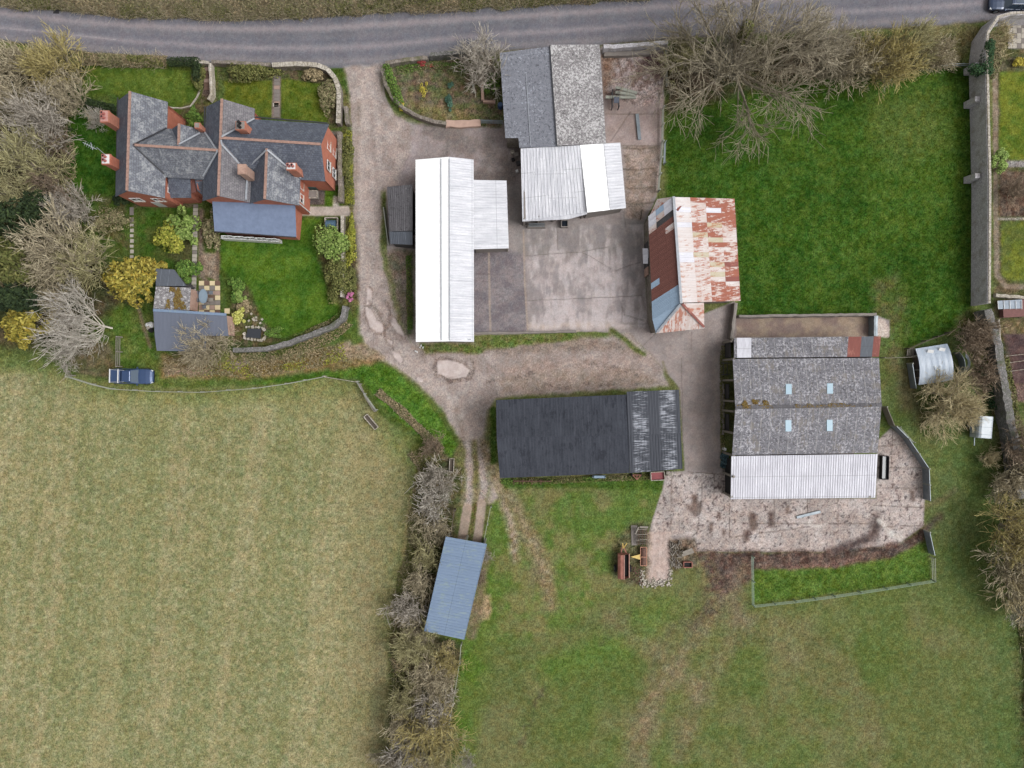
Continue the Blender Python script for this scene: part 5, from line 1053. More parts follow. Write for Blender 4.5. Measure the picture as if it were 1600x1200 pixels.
# western copse
for i, (x, y, z, k, sc, mt, rz, lab) in enumerate((
    (85, 95, 4, 'round_b', 1.0, TW_YEL, .4, 'yellow twigged bare tree overhanging the road at the north of the copse'),
    (95, 140, 4, 'round', .85, TW_TAN, 1.4, 'tan bare tree between the yellow twigged tree and the cottage lawn'),
    (25, 95, 3, 'bush', 1.7, TW_TAN, 2.2, 'tan bare bush against the road in the top left corner'),
    (45, 185, 5, 'round_b', 1.2, TW_GREY, 3.2, 'grey-green bare tree in the copse west of the cottages'),
    (38, 248, 5, 'round_b', 1.15, TW_OLIVE, 5.1, 'pale olive bare tree with upright twigs, west of the lower chimney'),
    (82, 215, 3, 'bush', 1.4, TW_BRN, .9, 'brown bare bush along the west edge of the cottage lawn'),
    (75, 290, 3, 'bush', 1.5, TW_BRN, 4.1, 'brown bare bush at the south-west corner of the cottage lawn'),
    (102, 322, 4, 'round', .8, TW_GREY, 2.6, 'grey bare tree just north of the big tan tree in the copse'),
    (78, 385, 5, 'round', 1.25, TW_TAN, 1.1, 'large dense tan bare tree with a rounded crown beside the golden conifer'),
    (128, 402, 4, 'round', .95, TW_OLIVE, 3.6, 'olive tinted bare tree between the large tan tree and the golden conifer'),
    (60, 430, 4, 'round', .9, TW_TAN, 5.3, 'tan bare tree at the foot of the large rounded tan tree'),
    (92, 478, 2, 'bush_b', 1.1, TW_STRAW, 1.3, 'orange-brown dried bush south of the large tan tree'),
    (10, 150, 4, 'round', .9, TW_TAN, 5.5, 'tan bare tree cut by the left edge near the road'),
    (10, 305, 4, 'round', .85, TW_OLIVE, 2.5, 'olive bare tree cut by the left edge above the dark evergreens'),
)):
    put_tree(k, 'bare_tree' if k.startswith('round') else 'bare_bush', at(x - 5, y, z), sc * .9, rz, lab, 'tree' if k.startswith('round') else 'bush', 'bare trees in the western copse', mats=(BARK, mt))
put_tree('fan', 'silver_tree', at(168, 512, 1), 1.0, -.2, 'leaning bare tree with pale silvery twigs and a white trunk beside the conifers', 'tree', tilt=(math.radians(2), math.radians(-20)))
put_tree('fan', 'silver_tree', at(104, 548, 1), .5, 2.5, 'small pale twigged tree at the field corner below the leaning silver tree', 'tree', tilt=(math.radians(8), math.radians(-20)))
put_tree('round', 'bare_tree', at(752, 98, 3), .85, 1.1, 'grey branched fruit tree at the roadside corner of the vegetable plot', 'tree', mats=(BARK, TW_GREY))
put_tree('bush_b', 'bare_bush', at(150, 186, 1), .6, 1.1, 'small pale bare shrub beside the upper brick chimney', 'bush', mats=(BARK_W, TW_WHITE))
put_tree('willow', 'pollard_willow', at(322, 545, 2), .72, .6, 'pollard willow with fine tan twigs leaning over the garden outbuilding roof', 'tree', mats=(BARK, TW_TAN), tilt=(math.radians(-4), 0))
put_tree('willow', 'pollard_willow', at(1487, 628, 1.5), .84, 1.9, 'round straw coloured bare willow below the curved roofed shelter', 'tree')
# right edge and wall side
for i, (x, y, z, k, sc, mt, rz, lab) in enumerate((
    (1522, 540, 2, 'bush', 1.1, TW_BRN, .3, 'brown thorn bush between the curved shelter and the old wall'),
    (1533, 585, 2, 'bush', 1.1, TW_BRN, 2.9, 'brown thorn bush against the old wall beside the willow'),
    (1530, 520, 2, 'bush', 1.1, TW_BRN, 4.9, 'small brown bush where the tall wall meets the old wall'),
    (1590, 828, 3, 'round_b', 1.0, TW_YEL, 1.3, 'yellow-green twigged tree at the right edge below the old wall'),
    (1592, 882, 3, 'round', 1.0, TW_TAN, 2.3, 'tan bare tree at the right edge, below the yellow-green one'),
    (1606, 925, 3, 'round', .9, TW_STRAW, 4.2, 'straw coloured tree cut by the right edge'),
    (1545, 715, 1, 'bush_b', .55, TW_STRAW, 3.2, 'small straw coloured bush south of the ribbed livestock trailer'),
    (1562, 760, 1, 'bush_b', .9, TW_TAN, 1.2, 'pale twiggy bush at the foot of the old wall'),
    (1588, 700, 2, 'bush', 1.3, TW_BRN, 3.3, 'brown bush beyond the old wall near the right edge'),
    (1590, 745, 2, 'bush', 1.3, TW_TAN, 5.1, 'tan bush beyond the old wall, second from its south end'),
    (1606, 960, 3, 'fan', .5, TW_WHITE, 4.4, 'pale bare tree reaching in from the right edge at the pasture'),
    (1585, 300, 1, 'bush', .8, TW_BRN, 5.9, 'reddish brown bush in the neighbour\'s bed between the two lawns'),
    (1555, 62, 1, 'bush', .9, TW_STRAW, 3.1, 'straw coloured bush in the corner bed beyond the curved wall top'),
)):
    put_tree(k, 'bare_tree' if k in ('round', 'round_b', 'fan') else 'bare_bush', at(x, y, z), sc, rz, lab, 'tree' if k in ('round', 'round_b', 'fan') else 'bush', 'bare growth along the eastern wall', mats=(BARK, mt))
# hedgerow of bare shrubs running south
hr = [(655, 1005, 'round_b', .75, TW_OLIVE, 'olive twigged tree just below the blue roofed shed'), (700, 1030, 'bush_b', .9, TW_YEL, 'yellow twigged bush against the field fence below the blue shed'), (668, 1042, 'bush', 1.2, TW_TAN, 'tan tangled bush in the hedgerow, below the olive twigged tree'),
      (678, 1062, 'round', .65, TW_TAN, 'tan bare tree in the middle of the southern hedgerow'), (640, 1090, 'round_b', .6, TW_OLIVE, 'olive fan shaped tree on the dry field side of the hedgerow'), (676, 1100, 'bush', 1.4, TW_GREY, 'grey bare bush between the hedgerow trees'),
      (630, 1125, 'bush_b', 1.1, TW_TAN, 'tan bush bulging into the dry field near the bottom'), (672, 1135, 'round', .95, TW_YEL, 'large yellow-tan crown near the bottom of the hedgerow'), (690, 1165, 'round', .75, TW_OLIVE, 'olive crown overhanging the field fence at the bottom'),
      (640, 1175, 'round', .7, TW_WHITE, 'whitish branched tree at the bottom of the hedgerow'), (612, 1190, 'bush', 1.2, TW_OAK, 'grey-brown bush on the bottom edge of the photo by the dry field'), (668, 1195, 'bush_b', 1.2, TW_TAN, 'tan bush on the bottom edge below the large crown'),
      (640, 945, 'bush', 1.2, TW_GREY, 'grey bush along the west side of the blue shed'), (655, 905, 'bush', 1.1, TW_TAN, 'tan bush beside the upper west side of the blue shed'), (675, 820, 'bush_b', 1.1, TW_TAN, 'tan bush left of the wheel tracks above the blue shed'),
      (680, 785, 'bush', 1.3, TW_WHITE, 'grey bush in the hedgerow left of the twin wheel tracks'), (688, 745, 'bush_b', 1.1, TW_GREY, 'grey-white brush at the top of the hedgerow'), (665, 865, 'bush', 1.1, TW_OLIVE, 'olive bush at the north-west corner of the blue shed'),
      (675, 700, 'bush', .8, TW_BRN, 'low brown bush at the north end of the hedgerow'), (652, 980, 'bush', 1.0, TW_TAN, 'tan bush at the south-west corner of the blue shed'), (748, 905, 'bush', .55, TW_BRN, 'small brown bush along the east side of the blue shed'), (755, 870, 'bush', .5, TW_GREY, 'small grey bush by the north-east corner of the blue shed'),
      (730, 1190, 'fan', .3, TW_WHITE, 'little pale tree standing in the pasture at the bottom, right of the hedgerow')]
for i, (x, y, k, sc, mt, lab) in enumerate(hr):
    put_tree(k, 'hedgerow_tree' if k in ('round', 'round_b', 'fan') else 'hedgerow_bush', at(x, y, 1.5), sc, i * 1.7, lab, 'tree' if k in ('round', 'round_b', 'fan') else 'bush', 'bare trees and bushes of the southern hedgerow', mats=(BARK, mt))
# conifers and leafy shrubs
def conifer(name, base, mat, label, rx, ry, h, n, seed, size=.2, cat='conifer', per=110): return plant(name, base, mat, label, cat, lumps(seed, rx, ry, h, n, .26), per, size, seed, up=.5, shell=.5, asp=2.4)
conifer('golden_conifer', at(207, 435, 2.5), L_GOLD, 'bushy golden-yellow conifer beside the mossy shed roof', 3.1, 2.7, 4.2, 60, 31)
conifer('golden_conifer', at(38, 508, 2.5), L_GOLD, 'golden-green conifer at the field corner of the copse', 2.5, 2.5, 4.2, 48, 32)
conifer('dark_conifer', at(10, 345, 4), L_DARK, 'dark green evergreen at the left edge, topmost of the three', 3.4, 2.8, 8, 50, 33)
conifer('dark_conifer', at(16, 410, 4), L_OLIVE, 'olive green evergreen at the left edge, middle of the three', 2.8, 2.6, 7, 44, 34)
conifer('dark_conifer', at(22, 462, 4), L_DARK, 'dark evergreen at the left edge directly above the golden-green conifer', 2.8, 2.0, 6, 44, 35)
conifer('dark_conifer', at(60, 322, 3), L_DARK, 'dark evergreen wedge behind the grey bare tree in the copse', 1.9, 1.6, 5, 30, 36)
plant('leafy_bush', at(283, 352, 2), L_LIME, 'fresh green leafed shrub beside the slab path behind the cottages', 'shrub', lumps(41, 1.9, 2.1, 2.6, 22), 110, .2, 41)
plant('leafy_bush', at(262, 368, 2), L_YG, 'yellow-green shrub leaning over the small back lawn', 'shrub', lumps(42, 1.9, 1.8, 2.6, 22), 110, .2, 42)
plant('leafy_bush', at(326, 352, 2), L_BRAM, 'brownish green shrub against the west wall of the blue slate lean-to', 'shrub', lumps(43, 1.0, 3.0, 1.8, 22), 110, .18, 43)
plant('leafy_bush', at(291, 424, 1.5), L_GREEN, 'dark leafy shrub hanging over the seamed metal shed', 'shrub', lumps(44, 1.3, 1.5, 2.6, 18), 110, .18, 44)
plant('leafy_bush', at(365, 450, 1), L_GREEN, 'deep green shrub next to the patio table', 'shrub', lumps(45, .9, 1.5, 1.3, 16), 110, .15, 45)
plant('leafy_bush', at(371, 462, 1), L_LIME, 'bright lime green shrub on the edge of the lawn by the patio', 'shrub', lumps(46, .75, 1.0, 1.1, 12), 120, .15, 46)
plant('leafy_bush', at(375, 493, .6), island('cream_leaf', [c3(206, 204, 110), c3(176, 178, 84), c3(222, 220, 140)]), 'pale yellow variegated shrub beside the black pond cover', 'shrub', lumps(47, .9, .9, .9, 12), 110, .13, 47)
plant('leafy_bush', at(379, 478, .5), L_DRY, 'dry brown mound plant above the pale yellow shrub', 'shrub', lumps(48, 1.1, .7, .6, 10), 120, .14, 48)
plant('leafy_bush', at(428, 520, .5), L_GREEN, 'grey-green low shrub on the right of the pond', 'shrub', lumps(49, 1.1, .7, .6, 12), 110, .12, 49)
plant('leafy_bush', at(343, 548, 1), L_OLIVE, 'olive shrub below the outbuilding beside the pollard willow', 'shrub', lumps(50, 1.3, 1.3, 1.6, 14), 110, .16, 50)
plant('leafy_bush', at(515, 378, 1.5), L_LIME, 'large lime green leafed shrub by the blue garden tank', 'shrub', lumps(51, 1.8, 2.1, 2.2, 26), 120, .18, 51)
plant('leafy_bush', at(524, 430, 1.2), L_OLIVE, 'grey-olive shrub along the drive wall beside the lawn', 'shrub', lumps(52, 1.5, 2.9, 1.8, 28), 110, .16, 52)
plant('leafy_bush', at(547, 380, .8), L_YG, 'narrow yellow-green border plants outside the drive wall', 'shrub', lumps(53, .7, 3.2, .8, 22), 90, .14, 53)
plant('leafy_bush', at(547, 440, .8), L_OLIVE, 'olive border plants outside the drive wall above the pink heather', 'shrub', lumps(54, .7, 1.9, .8, 16), 90, .14, 54)
plant('heather', at(547, 462, .4), L_PINK, 'small pink flowering heather at the end of the drive wall', 'flower', lumps(55, .45, .65, .5, 7), 90, .1, 55)
plant('leafy_bush', at(540, 245, .8), L_OLIVE, 'brownish border shrub opposite the brick gable end', 'shrub', lumps(56, .9, 3.0, 1.0, 22), 100, .15, 56)
plant('leafy_bush', at(512, 150, .8), L_BRAM, 'straggly tan and green shrub inside the curved front wall', 'shrub', lumps(57, 1.2, 2.4, 1.2, 20), 100, .15, 57)
plant('leafy_bush', at(488, 115, .8), L_DRY, 'dry brown shrub in the bed beside the road, right front garden', 'shrub', lumps(58, 1.5, .8, 1.0, 12), 100, .15, 58)
plant('box_hedge', at(287, 97, .9), L_DARK, 'clipped dark green hedge at the road end of the front path', 'hedge', [(i * .45 - 1.4, 0, 1.0, .5, .55, .6) for i in range(7)] + [(1.5, -i * .45, 1.0, .5, .5, .6) for i in range(5)], 170, .12, 59)
plant('clipped_hedge', at(158, 159, .9), L_DARK, 'small dark hedge on the lawn beside the west gable', 'hedge', [(i * .5 - 1.9, -i * .12, .9, .5, .5, .55) for i in range(8)], 170, .12, 60)
plant('leafy_bush', at(305, 183, 1), L_GREEN, 'green shrub in the gap between the two cottage gables', 'shrub', lumps(61, 1.1, 1.5, 1.6, 18), 100, .15, 61)
plant('leafy_bush', at(309, 124, .8), L_OLIVE, 'mixed border shrub left of the front path', 'shrub', lumps(62, .8, 1.8, 1.0, 14), 100, .14, 62)
plant('dark_bush', at(191, 313, 1), L_DARK, 'very dark bush at the south-west corner of the cottages', 'shrub', lumps(63, 1.0, .9, 2, 14), 120, .14, 63)
plant('leafy_bush', at(386, 112, .8), L_OLIVE, 'long grey-green shrub bed along the road in the left front garden', 'shrub', lumps(64, 3.2, 1.1, 1.2, 34), 90, .15, 64)
plant('leafy_bush', at(170, 345, .8), L_BRAM, 'low brown and green shrubs beside the stepping stone path', 'shrub', lumps(65, 2.4, 1.5, .9, 26), 80, .14, 65)
plant('laurel_bush', at(612, 125, .8), L_GREEN, 'bright green hedge on the drive corner of the vegetable plot', 'shrub', [(i * .24 - .6, 1.3 - i * .62, .8, .6, .6, .55) for i in range(7)], 140, .14, 66)
plant('forsythia', at(624, 160, .8), L_YEL, 'bright yellow flowering bush on the curved plot wall', 'flower', lumps(67, .55, .75, .9, 9), 110, .1, 67)
plant('forsythia', at(662, 136, .4), L_YEL, 'faint yellow flowering clump inside the vegetable plot', 'flower', lumps(68, .5, .9, .5, 7), 60, .09, 68)
plant('leafy_bush', at(704, 160, .6), L_TEAL, 'blue-green leafy plant in the vegetable plot', 'plant', lumps(69, .6, 1.0, .7, 10), 90, .16, 69)
plant('leafy_bush', at(703, 131, .5), L_TEAL, 'smaller blue-green plant above the large one in the vegetable plot', 'plant', lumps(70, .5, .5, .5, 6), 60, .14, 70)
plant('red_shrub', at(656, 98, .6), L_RED, 'reddish shrub on the roadside wall of the vegetable plot', 'shrub', lumps(71, 1.2, .5, .8, 10), 60, .1, 71)
plant('ivy_mound', at(770, 125, 1), L_GREEN, 'dark green plant mass against the west side of the grey barn', 'shrub', lumps(72, .9, 1.5, 1.2, 16), 100, .16, 72)
plant('round_bush', at(1562, 248, 1.2), island('pale_lime_leaf', [c3(150, 176, 92), c3(120, 148, 70), c3(180, 200, 122), c3(96, 122, 56)]), 'round clipped pale green bush beyond the tall wall', 'bush', lumps(73, 1.1, 1.2, 1.9, 24, .35, .4), 120, .13, 73)
plant('yellow_bush', at(1597, 96, .8), L_YEL, 'yellow flowering bush cut by the right edge in the neighbour\'s garden', 'flower', lumps(74, .8, .6, 1, 10), 90, .12, 74)
plant('corner_shrub', at(1556, 80, .8), L_BRAM, 'tan and brown shrubs in the corner bed beside the curved wall', 'shrub', lumps(75, 1.0, 2.6, 1.0, 26), 90, .16, 75)
plant('corner_shrub', at(1590, 480, .5), L_BRAM, 'low shrubs by the neighbour\'s small glass frame', 'shrub', lumps(76, .9, .8, .6, 10), 60, .14, 76)
# ivy over the tall wall
r = empty('wall_ivy', W(1535, 108), 'dark green ivy heaped over the top of the tall wall near the road', 'ivy'); cl = []
for i in range(14): 
    t = i / 13; p = W(1547 - 16 * t * (1 if i % 2 else .3), 68 + 48 * t, 2.8 - 1.2 * (i % 2) * t) - W(1535, 108); cl.append((p.x, p.y, p.z, .55, .5, .5))
for i in range(8): p = W(1520 + i * 3.5, 106 + (i % 2) * 5, 2.4) - W(1535, 108); cl.append((p.x, p.y, p.z, .5, .45, .7))
V, F = cloud(78, cl, 190, .12); fast_mesh('foliage', V, F, L_IVY, r, local=True)

# long hedges and rough banks: continuous growth nobody could count
def hedge(name, path, half, h, mats, label, seed, per_m=110, size=.16, kind=None, cat='hedge', sticks=0, lo=.1):
    """leaves (and sticks) spread through a long lumpy hedge volume"""
    rng = np.random.default_rng(seed); P = [W(*p) for p in path]; pts = []; L = [(P[i + 1] - P[i]).length for i in range(len(P) - 1)]; tot = sum(L); n = int(tot * per_m)
    u = np.sort(rng.random(n)) * tot; cum = np.concatenate([[0], np.cumsum(L)]); k = np.clip(np.searchsorted(cum, u) - 1, 0, len(L) - 1); A = np.array(P); f = ((u - cum[k]) / np.array(L)[k])[:, None]
    Q = A[k] * (1 - f) + A[k + 1] * f; d = nrm(A[k + 1] - A[k]); nn = np.stack([-d[:, 1], d[:, 0], np.zeros(n)], -1); s = rng.uniform(-1, 1, n)
    lump = .65 + .5 * vn(u * 1.0, np.zeros(n) + s * .6, .9, seed) + .25 * vn(u, s, .35, seed + 3) - .2; wv = half * (.75 + .5 * vn(u, np.zeros(n), 1.7, seed + 5))
    zt = h * lump * np.sqrt(np.maximum(0, 1 - s * s)) ; z = zt * (1 - (1 - lo) * rng.random(n) ** 2.2)
    X = Q + nn * (s * wv)[:, None]; X[:, 2] = np.maximum(z, .03); V, F = leaf_quads(X, nrm(rng.normal(0, .55, (n, 3)) + [0, 0, .7]), size, rng)
    root = empty(name, (P[0] + P[-1]) / 2, label, cat) if kind is None else None
    mi = rng.integers(0, len(mats), n) if len(mats) > 1 else None
    if len(mats) > 1: mi = (vn(X[:, 0], X[:, 1], 1.6, seed + 9) * len(mats) * .999 + rng.normal(0, .25, n)).astype(int).clip(0, len(mats) - 1)
    o = fast_mesh('foliage' if root else name, V, F, mats, root, mi=mi)
    if kind: tag(o, label, cat, kind=kind)
    if sticks:
        m = int(tot * sticks); j = rng.integers(0, n, m); b = X[j] * [1, 1, .3]; dd = nrm(rng.normal(0, .6, (m, 3)) * [1, 1, .4] + [0, 0, .8]); ln = rng.uniform(.4, 1.1, m)[:, None] * h * .9
        V, F = prisms(b, b + dd * ln, np.full(m, .014), np.full(m, .008)); s_ = fast_mesh('twigs' if root else name + '_twigs', V, F, sticks_mat[0], root)
        if kind: tag(s_, label.replace('leafy', 'twiggy'), cat, kind=kind)
    return root or o
sticks_mat = [TW_BRN]
sticks_mat[0] = TW_TAN
hedge('roadside_hedge', [(-120, -30), (0, -8), (100, 0), (200, 8), (300, 13), (400, 13), (500, 9), (560, 5)], 1.5, 1.3, [L_DRY, L_BRAM, L_OLIVE], 'brown hedge bank across the road from the cottages, top left', 81, 620, .11, sticks=260)
hedge('roadside_hedge', [(560, 5), (650, 0), (750, -4), (850, -9), (950, -16), (1060, -24)], 1.5, 1.3, [L_DRY, L_OLIVE, L_BRAM], 'brown hedge bank on the far side of the road opposite the farm entrance', 82, 600, .11, sticks=260)
hedge('garden_hedge', [(118, 92), (160, 95), (210, 97), (262, 98)], .75, 1.3, [L_BRAM, L_DRY, L_OLIVE], 'brown clipped hedge between the road and the curved front lawn', 83, 500, .12, sticks=80)
hedge('garden_hedge', [(118, 96), (126, 108), (122, 125)], .8, 1.4, [L_OLIVE, L_DARK], 'dark green hedge end at the north-west corner of the front lawn', 84, 420, .12)
sticks_mat[0] = TW_TAN
hedge('bramble_strip', [(655, 700), (672, 735), (665, 800), (656, 850), (640, 930), (628, 990)], 1.6, .8, [L_BRAM, L_OLIVE, L_DRY], 'tangled bramble strip between the dry field and the wheel tracks', 85, 330, .13, sticks=90, cat='brambles')
hedge('bramble_strip', [(640, 1000), (640, 1060), (636, 1130), (628, 1210)], 1.9, .9, [L_BRAM, L_OLIVE, L_DRY], 'tangled brambles under the bare hedgerow trees at the bottom', 86, 330, .14, sticks=90, cat='brambles')
hedge('bramble_strip', [(688, 1000), (690, 1060), (684, 1130), (676, 1210)], 1.5, .9, [L_DRY, L_BRAM], 'dry undergrowth along the pasture fence at the bottom', 87, 300, .14, sticks=90, cat='brambles')
hedge('bramble_strip', [(590, 612), (625, 640), (668, 682), (690, 705)], .5, .5, [L_DRY, L_BRAM], 'thin dead hedge line along the grass slope above the dry field', 88, 260, .11, sticks=60, cat='brambles')
hedge('bramble_strip', [(258, 572), (330, 574), (400, 574), (470, 565), (540, 550)], 1.1, .45, [L_DRY, L_BRAM, L_YG], 'rough scrub bank below the garden wall', 89, 200, .12, sticks=30, cat='brambles')
hedge('bramble_strip', [(1562, 560), (1572, 620), (1590, 700), (1604, 800)], 1.0, .9, [L_OLIVE, L_BRAM], 'green scrub along the far side of the old wall', 90, 260, .14, sticks=40, cat='brambles')
hedge('bramble_strip', [(1515, 505), (1530, 545), (1548, 600), (1556, 640)], .9, .7, [L_BRAM, L_OLIVE, L_IVY], 'dark scrub at the foot of the old wall by the curved shelter', 91, 260, .14, sticks=40, cat='brambles')
hedge('bramble_strip', [(1585, 780), (1595, 860), (1612, 960), (1622, 1100), (1630, 1220)], 1.6, 1.2, [L_OLIVE, L_BRAM, L_DARK], 'dark hedge bottom at the right edge below the old wall', 92, 260, .15, sticks=40)
hedge('bramble_strip', [(1050, 92), (1110, 100), (1200, 96), (1300, 90), (1400, 86), (1490, 84)], 2.0, .8, [L_BRAM, L_DRY, L_OLIVE], 'brown undergrowth under the roadside trees of the paddock', 93, 240, .13, sticks=70, cat='brambles')
hedge('bramble_strip', [(-60, 110), (40, 130), (90, 200), (88, 300), (60, 380), (20, 470)], 2.4, 1.0, [L_BRAM, L_DRY, L_OLIVE, L_DARK], 'undergrowth beneath the trees of the western copse', 94, 260, .15, sticks=60, cat='brambles')
hedge('bramble_strip', [(542, 205), (545, 260), (547, 320)], .5, .5, [L_OLIVE, L_YG, L_BRAM], 'weedy border between the cottage wall and the lane', 95, 300, .1, cat='border')
hedge('bramble_strip', [(620, 110), (680, 102), (760, 108)], .5, .5, [L_BRAM, L_GREEN], 'weedy border behind the roadside wall of the vegetable plot', 96, 200, .1, cat='border')
hedge('bramble_strip', [(1130, 540), (1127, 560), (1128, 620), (1129, 700)], .25, .3, [L_BRAM, L_OLIVE], 'weeds along the open side of the cattle shed', 97, 120, .1, cat='weeds')
hedge('bramble_strip', [(638, 400), (640, 460), (641, 515)], .35, .4, [L_OLIVE, L_GREEN], 'weeds along the west wall of the long white shed', 98, 160, .1, cat='weeds')
hedge('bramble_strip', [(783, 752), (860, 751), (940, 748), (1020, 745)], .35, .4, [L_BRAM, L_OLIVE, L_GREEN], 'long grass and weeds along the south eaves of the black barn', 99, 160, .1, cat='weeds')
hedge('bramble_strip', [(541, 486), (520, 504), (492, 517), (462, 528)], .45, .6, [L_GREEN, L_OLIVE, L_BRAM], 'weedy shrubs along the lawn side of the curving old wall', 100, 200, .11, cat='border')
hedge('bramble_strip', [(545, 500), (520, 522), (480, 540), (430, 554), (360, 556)], .7, .45, [L_OLIVE, L_DRY, L_BRAM], 'rough growth at the outer foot of the curving old wall', 101, 220, .11, cat='brambles')
# moss on roofs
def mossy(name, pts, n, size, parent, mats, seed, label=None):
    rng = np.random.default_rng(seed); A = np.array([tuple(p) for p in pts]); a = rng.random((n, 1)); b = rng.random((n, 1)); P = (A[0] * (1 - a) + A[1] * a) * (1 - b) + (A[3] * (1 - a) + A[2] * a) * b
    k = vn(P[:, 0], P[:, 1], .6, seed) > .5; P = P[k]; P[:, 2] += .03; V, F = leaf_quads(P, nrm(rng.normal(0, .3, P.shape) + [0, 0, 1]), size, rng, 1.2)
    o = fast_mesh(name, V, F, mats, parent); return o
mossy('moss', [W(266, 449, 2.92), W(280, 450, 2.92), W(292, 483, 2.65), W(258, 482, 2.65)], 1100, .16, mo, M_moss, 1)
mossy('moss', [W(1158, 622, 5.5), W(1200, 626, 5.6), W(1204, 637, 5.82), W(1152, 637, 5.82)], 500, .14, cs, M_moss, 2)
mossy('moss', [W(1152, 633, 5.76), W(1372, 629, 5.76), W(1373, 635, 5.76), W(1152, 639, 5.76)], 900, .12, cs, M_moss, 3)
# ------------------------------------------------------------------ walls
def stone_wall(name, path, w, h, mat, label, cat='wall', cope=None, seed=1, copew=None, group=None, hs=None):
    rng = random.Random(seed); P = [W(*p) for p in path]; root = empty(name, P[0], label, cat, group); m = MB()
    D = []
    pts = []
    for i in range(len(P) - 1):
        L = (P[i + 1] - P[i]).length; k = max(1, int(L / .5))
        for j in range(k): pts.append(P[i].lerp(P[i + 1], j / k))
    pts.append(P[-1]); N = len(pts); rows = []
    for i, p in enumerate(pts):
        d = (pts[min(i + 1, N - 1)] - pts[max(i - 1, 0)]).normalized(); n = Vector((-d.y, d.x, 0)); q = p + n * rng.uniform(-.04, .04); hh = h * (1 + rng.uniform(-.05, .05)); a = w * rng.uniform(.9, 1.12)
        rows.append([q - n * (a / 2 + .03), q - n * a / 2 + Vector((0, 0, hh)), q + Vector((0, 0, hh + .03)), q + n * a / 2 + Vector((0, 0, hh * rng.uniform(.97, 1.0))), q + n * (a / 2 + .03)])
    for i in range(N - 1):
        for k in range(4): m.face([rows[i][k], rows[i][k + 1], rows[i + 1][k + 1], rows[i + 1][k]])
    m.face(rows[0][::-1]); m.face(rows[-1])
    m.build('wall_body' if cope else 'stonework', mat, root)
    if cope:
        c = MB(); cw = copew or w * 1.15
        for i in range(N - 1):
            a, b = pts[i], pts[i + 1]; c.bar(a + Vector((0, 0, h + .1)), a.lerp(b, .93) + Vector((0, 0, h + .1 + rng.uniform(-.01, .02))), cw, .12)
        c.build('coping', cope, root)
    return root
# the tall boundary wall: base 1515, leaning face visible because it is 3 m high
Hw = 2.9; kx = lambda x, y, z: W(x, y, z)
tw = empty('boundary_wall', W(1520, 300), 'tall grey stone wall with pale coping and buttresses, east of the paddock', 'wall'); 
xb = 1517; 
def tallwall(pts, h, w, mb, cb):
    for (a, b) in zip(pts[:-1], pts[1:]):
        A = W(*a); B = W(*b); L = (B - A).length; k = max(1, int(L / .6)); rng = random.Random(int(a[1]))
        for i in range(k):
            p = A.lerp(B, i / k); q = A.lerp(B, (i + 1) / k); d = (q - p).normalized(); n = Vector((-d.y, d.x, 0))
            cb.bar(p + n * w / 2 + Vector((0, 0, h + .06)), p.lerp(q, .95) + n * w / 2 + Vector((0, 0, h + .06 + rng.uniform(0, .02))), w * .62, .12)
        d = (B - A).normalized(); n = Vector((-d.y, d.x, 0)); mb.prism([(A.x, A.y), (B.x, B.y), ((B + n * w).x, (B + n * w).y), ((A + n * w).x, (A + n * w).y)], 0, h)
m = MB(); c = MB(); tallwall([(1517, 478), (1518, 300), (1514, 118), (1514, 96)], Hw, -.42, m, c); tallwall([(1514, 96), (1518, 66), (1534, 42), (1555, 36), (1640, 32)], 2.6, -.42, m, c)
m.build('wall_body', M_stone_g, tw); c.build('coping', M_cope, tw)
for y in (113, 165, 282): q = MB(); p = W(1512, y); q.box((p.x - .1, p.y, 1.0), (.75, .75, 2.0), taper=.75); q.build('buttress', M_stone_g, tw)
stone_wall('old_wall', [(1528, 486), (1543, 540), (1553, 600), (1562, 650), (1572, 700), (1580, 775)], .9, 1.9, M_stone_o, 'old mossy rubble wall continuing south from the tall wall past the willow', seed=4)
stone_wall('kerb_wall', [(1556, 500), (1564, 580), (1571, 632), (1580, 700)], .16, .5, M_cope, 'thin pale kerb along the neighbour\'s plot beyond the old wall', seed=5)
stone_wall('front_wall', [(430, 108), (470, 106), (500, 108), (515, 114), (527, 128), (533, 146), (533, 170), (532, 198)], .45, 1.0, M_stone, 'curved stone wall round the right front garden at the lane corner', cope=M_cope, seed=6)
stone_wall('front_wall', [(335, 101), (380, 103), (426, 106)], .4, .9, M_stone, 'straight stone wall between the road and the left front garden', seed=7)
stone_wall('gate_wall', [(309, 97), (317, 101), (331, 103)], .35, .9, M_cope, 'short pale wall at the road end of the front path', seed=8)
stone_wall('path_wall', [(333, 104), (334, 130), (335, 152), (330, 160)], .3, .9, M_cope, 'thin white topped wall beside the front garden path', seed=9)
stone_wall('lane_wall', [(533, 210), (534, 260), (535, 318)], .45, 1.0, M_stone, 'stone wall between the brick gable end and the lane', seed=10)
stone_wall('lane_wall', [(542, 170), (545, 198)], .4, .8, M_stone, 'short stone wall outside the curved front wall', seed=11)
stone_wall('lane_wall', [(538, 340), (538.5, 400), (537.5, 466)], .3, .95, M_stone, 'stone wall between the cottage lawn and the lane', seed=12, cope=M_cope)
stone_wall('garden_wall', [(543, 480), (538, 500), (520, 512), (490, 524), (455, 537), (420, 546), (370, 548)], .55, 1.2, M_stone_o, 'curving old stone wall at the bottom of the lawn', seed=13)
stone_wall('plot_wall', [(600, 112), (604, 134), (614, 155), (632, 173), (655, 186), (680, 194), (698, 196)], .4, .9, M_stone, 'curved stone wall round the vegetable plot along the lane', seed=14)
stone_wall('plot_wall', [(604, 104), (640, 98), (670, 95)], .45, .9, M_stone, 'roadside stone wall of the vegetable plot, left half', seed=15)
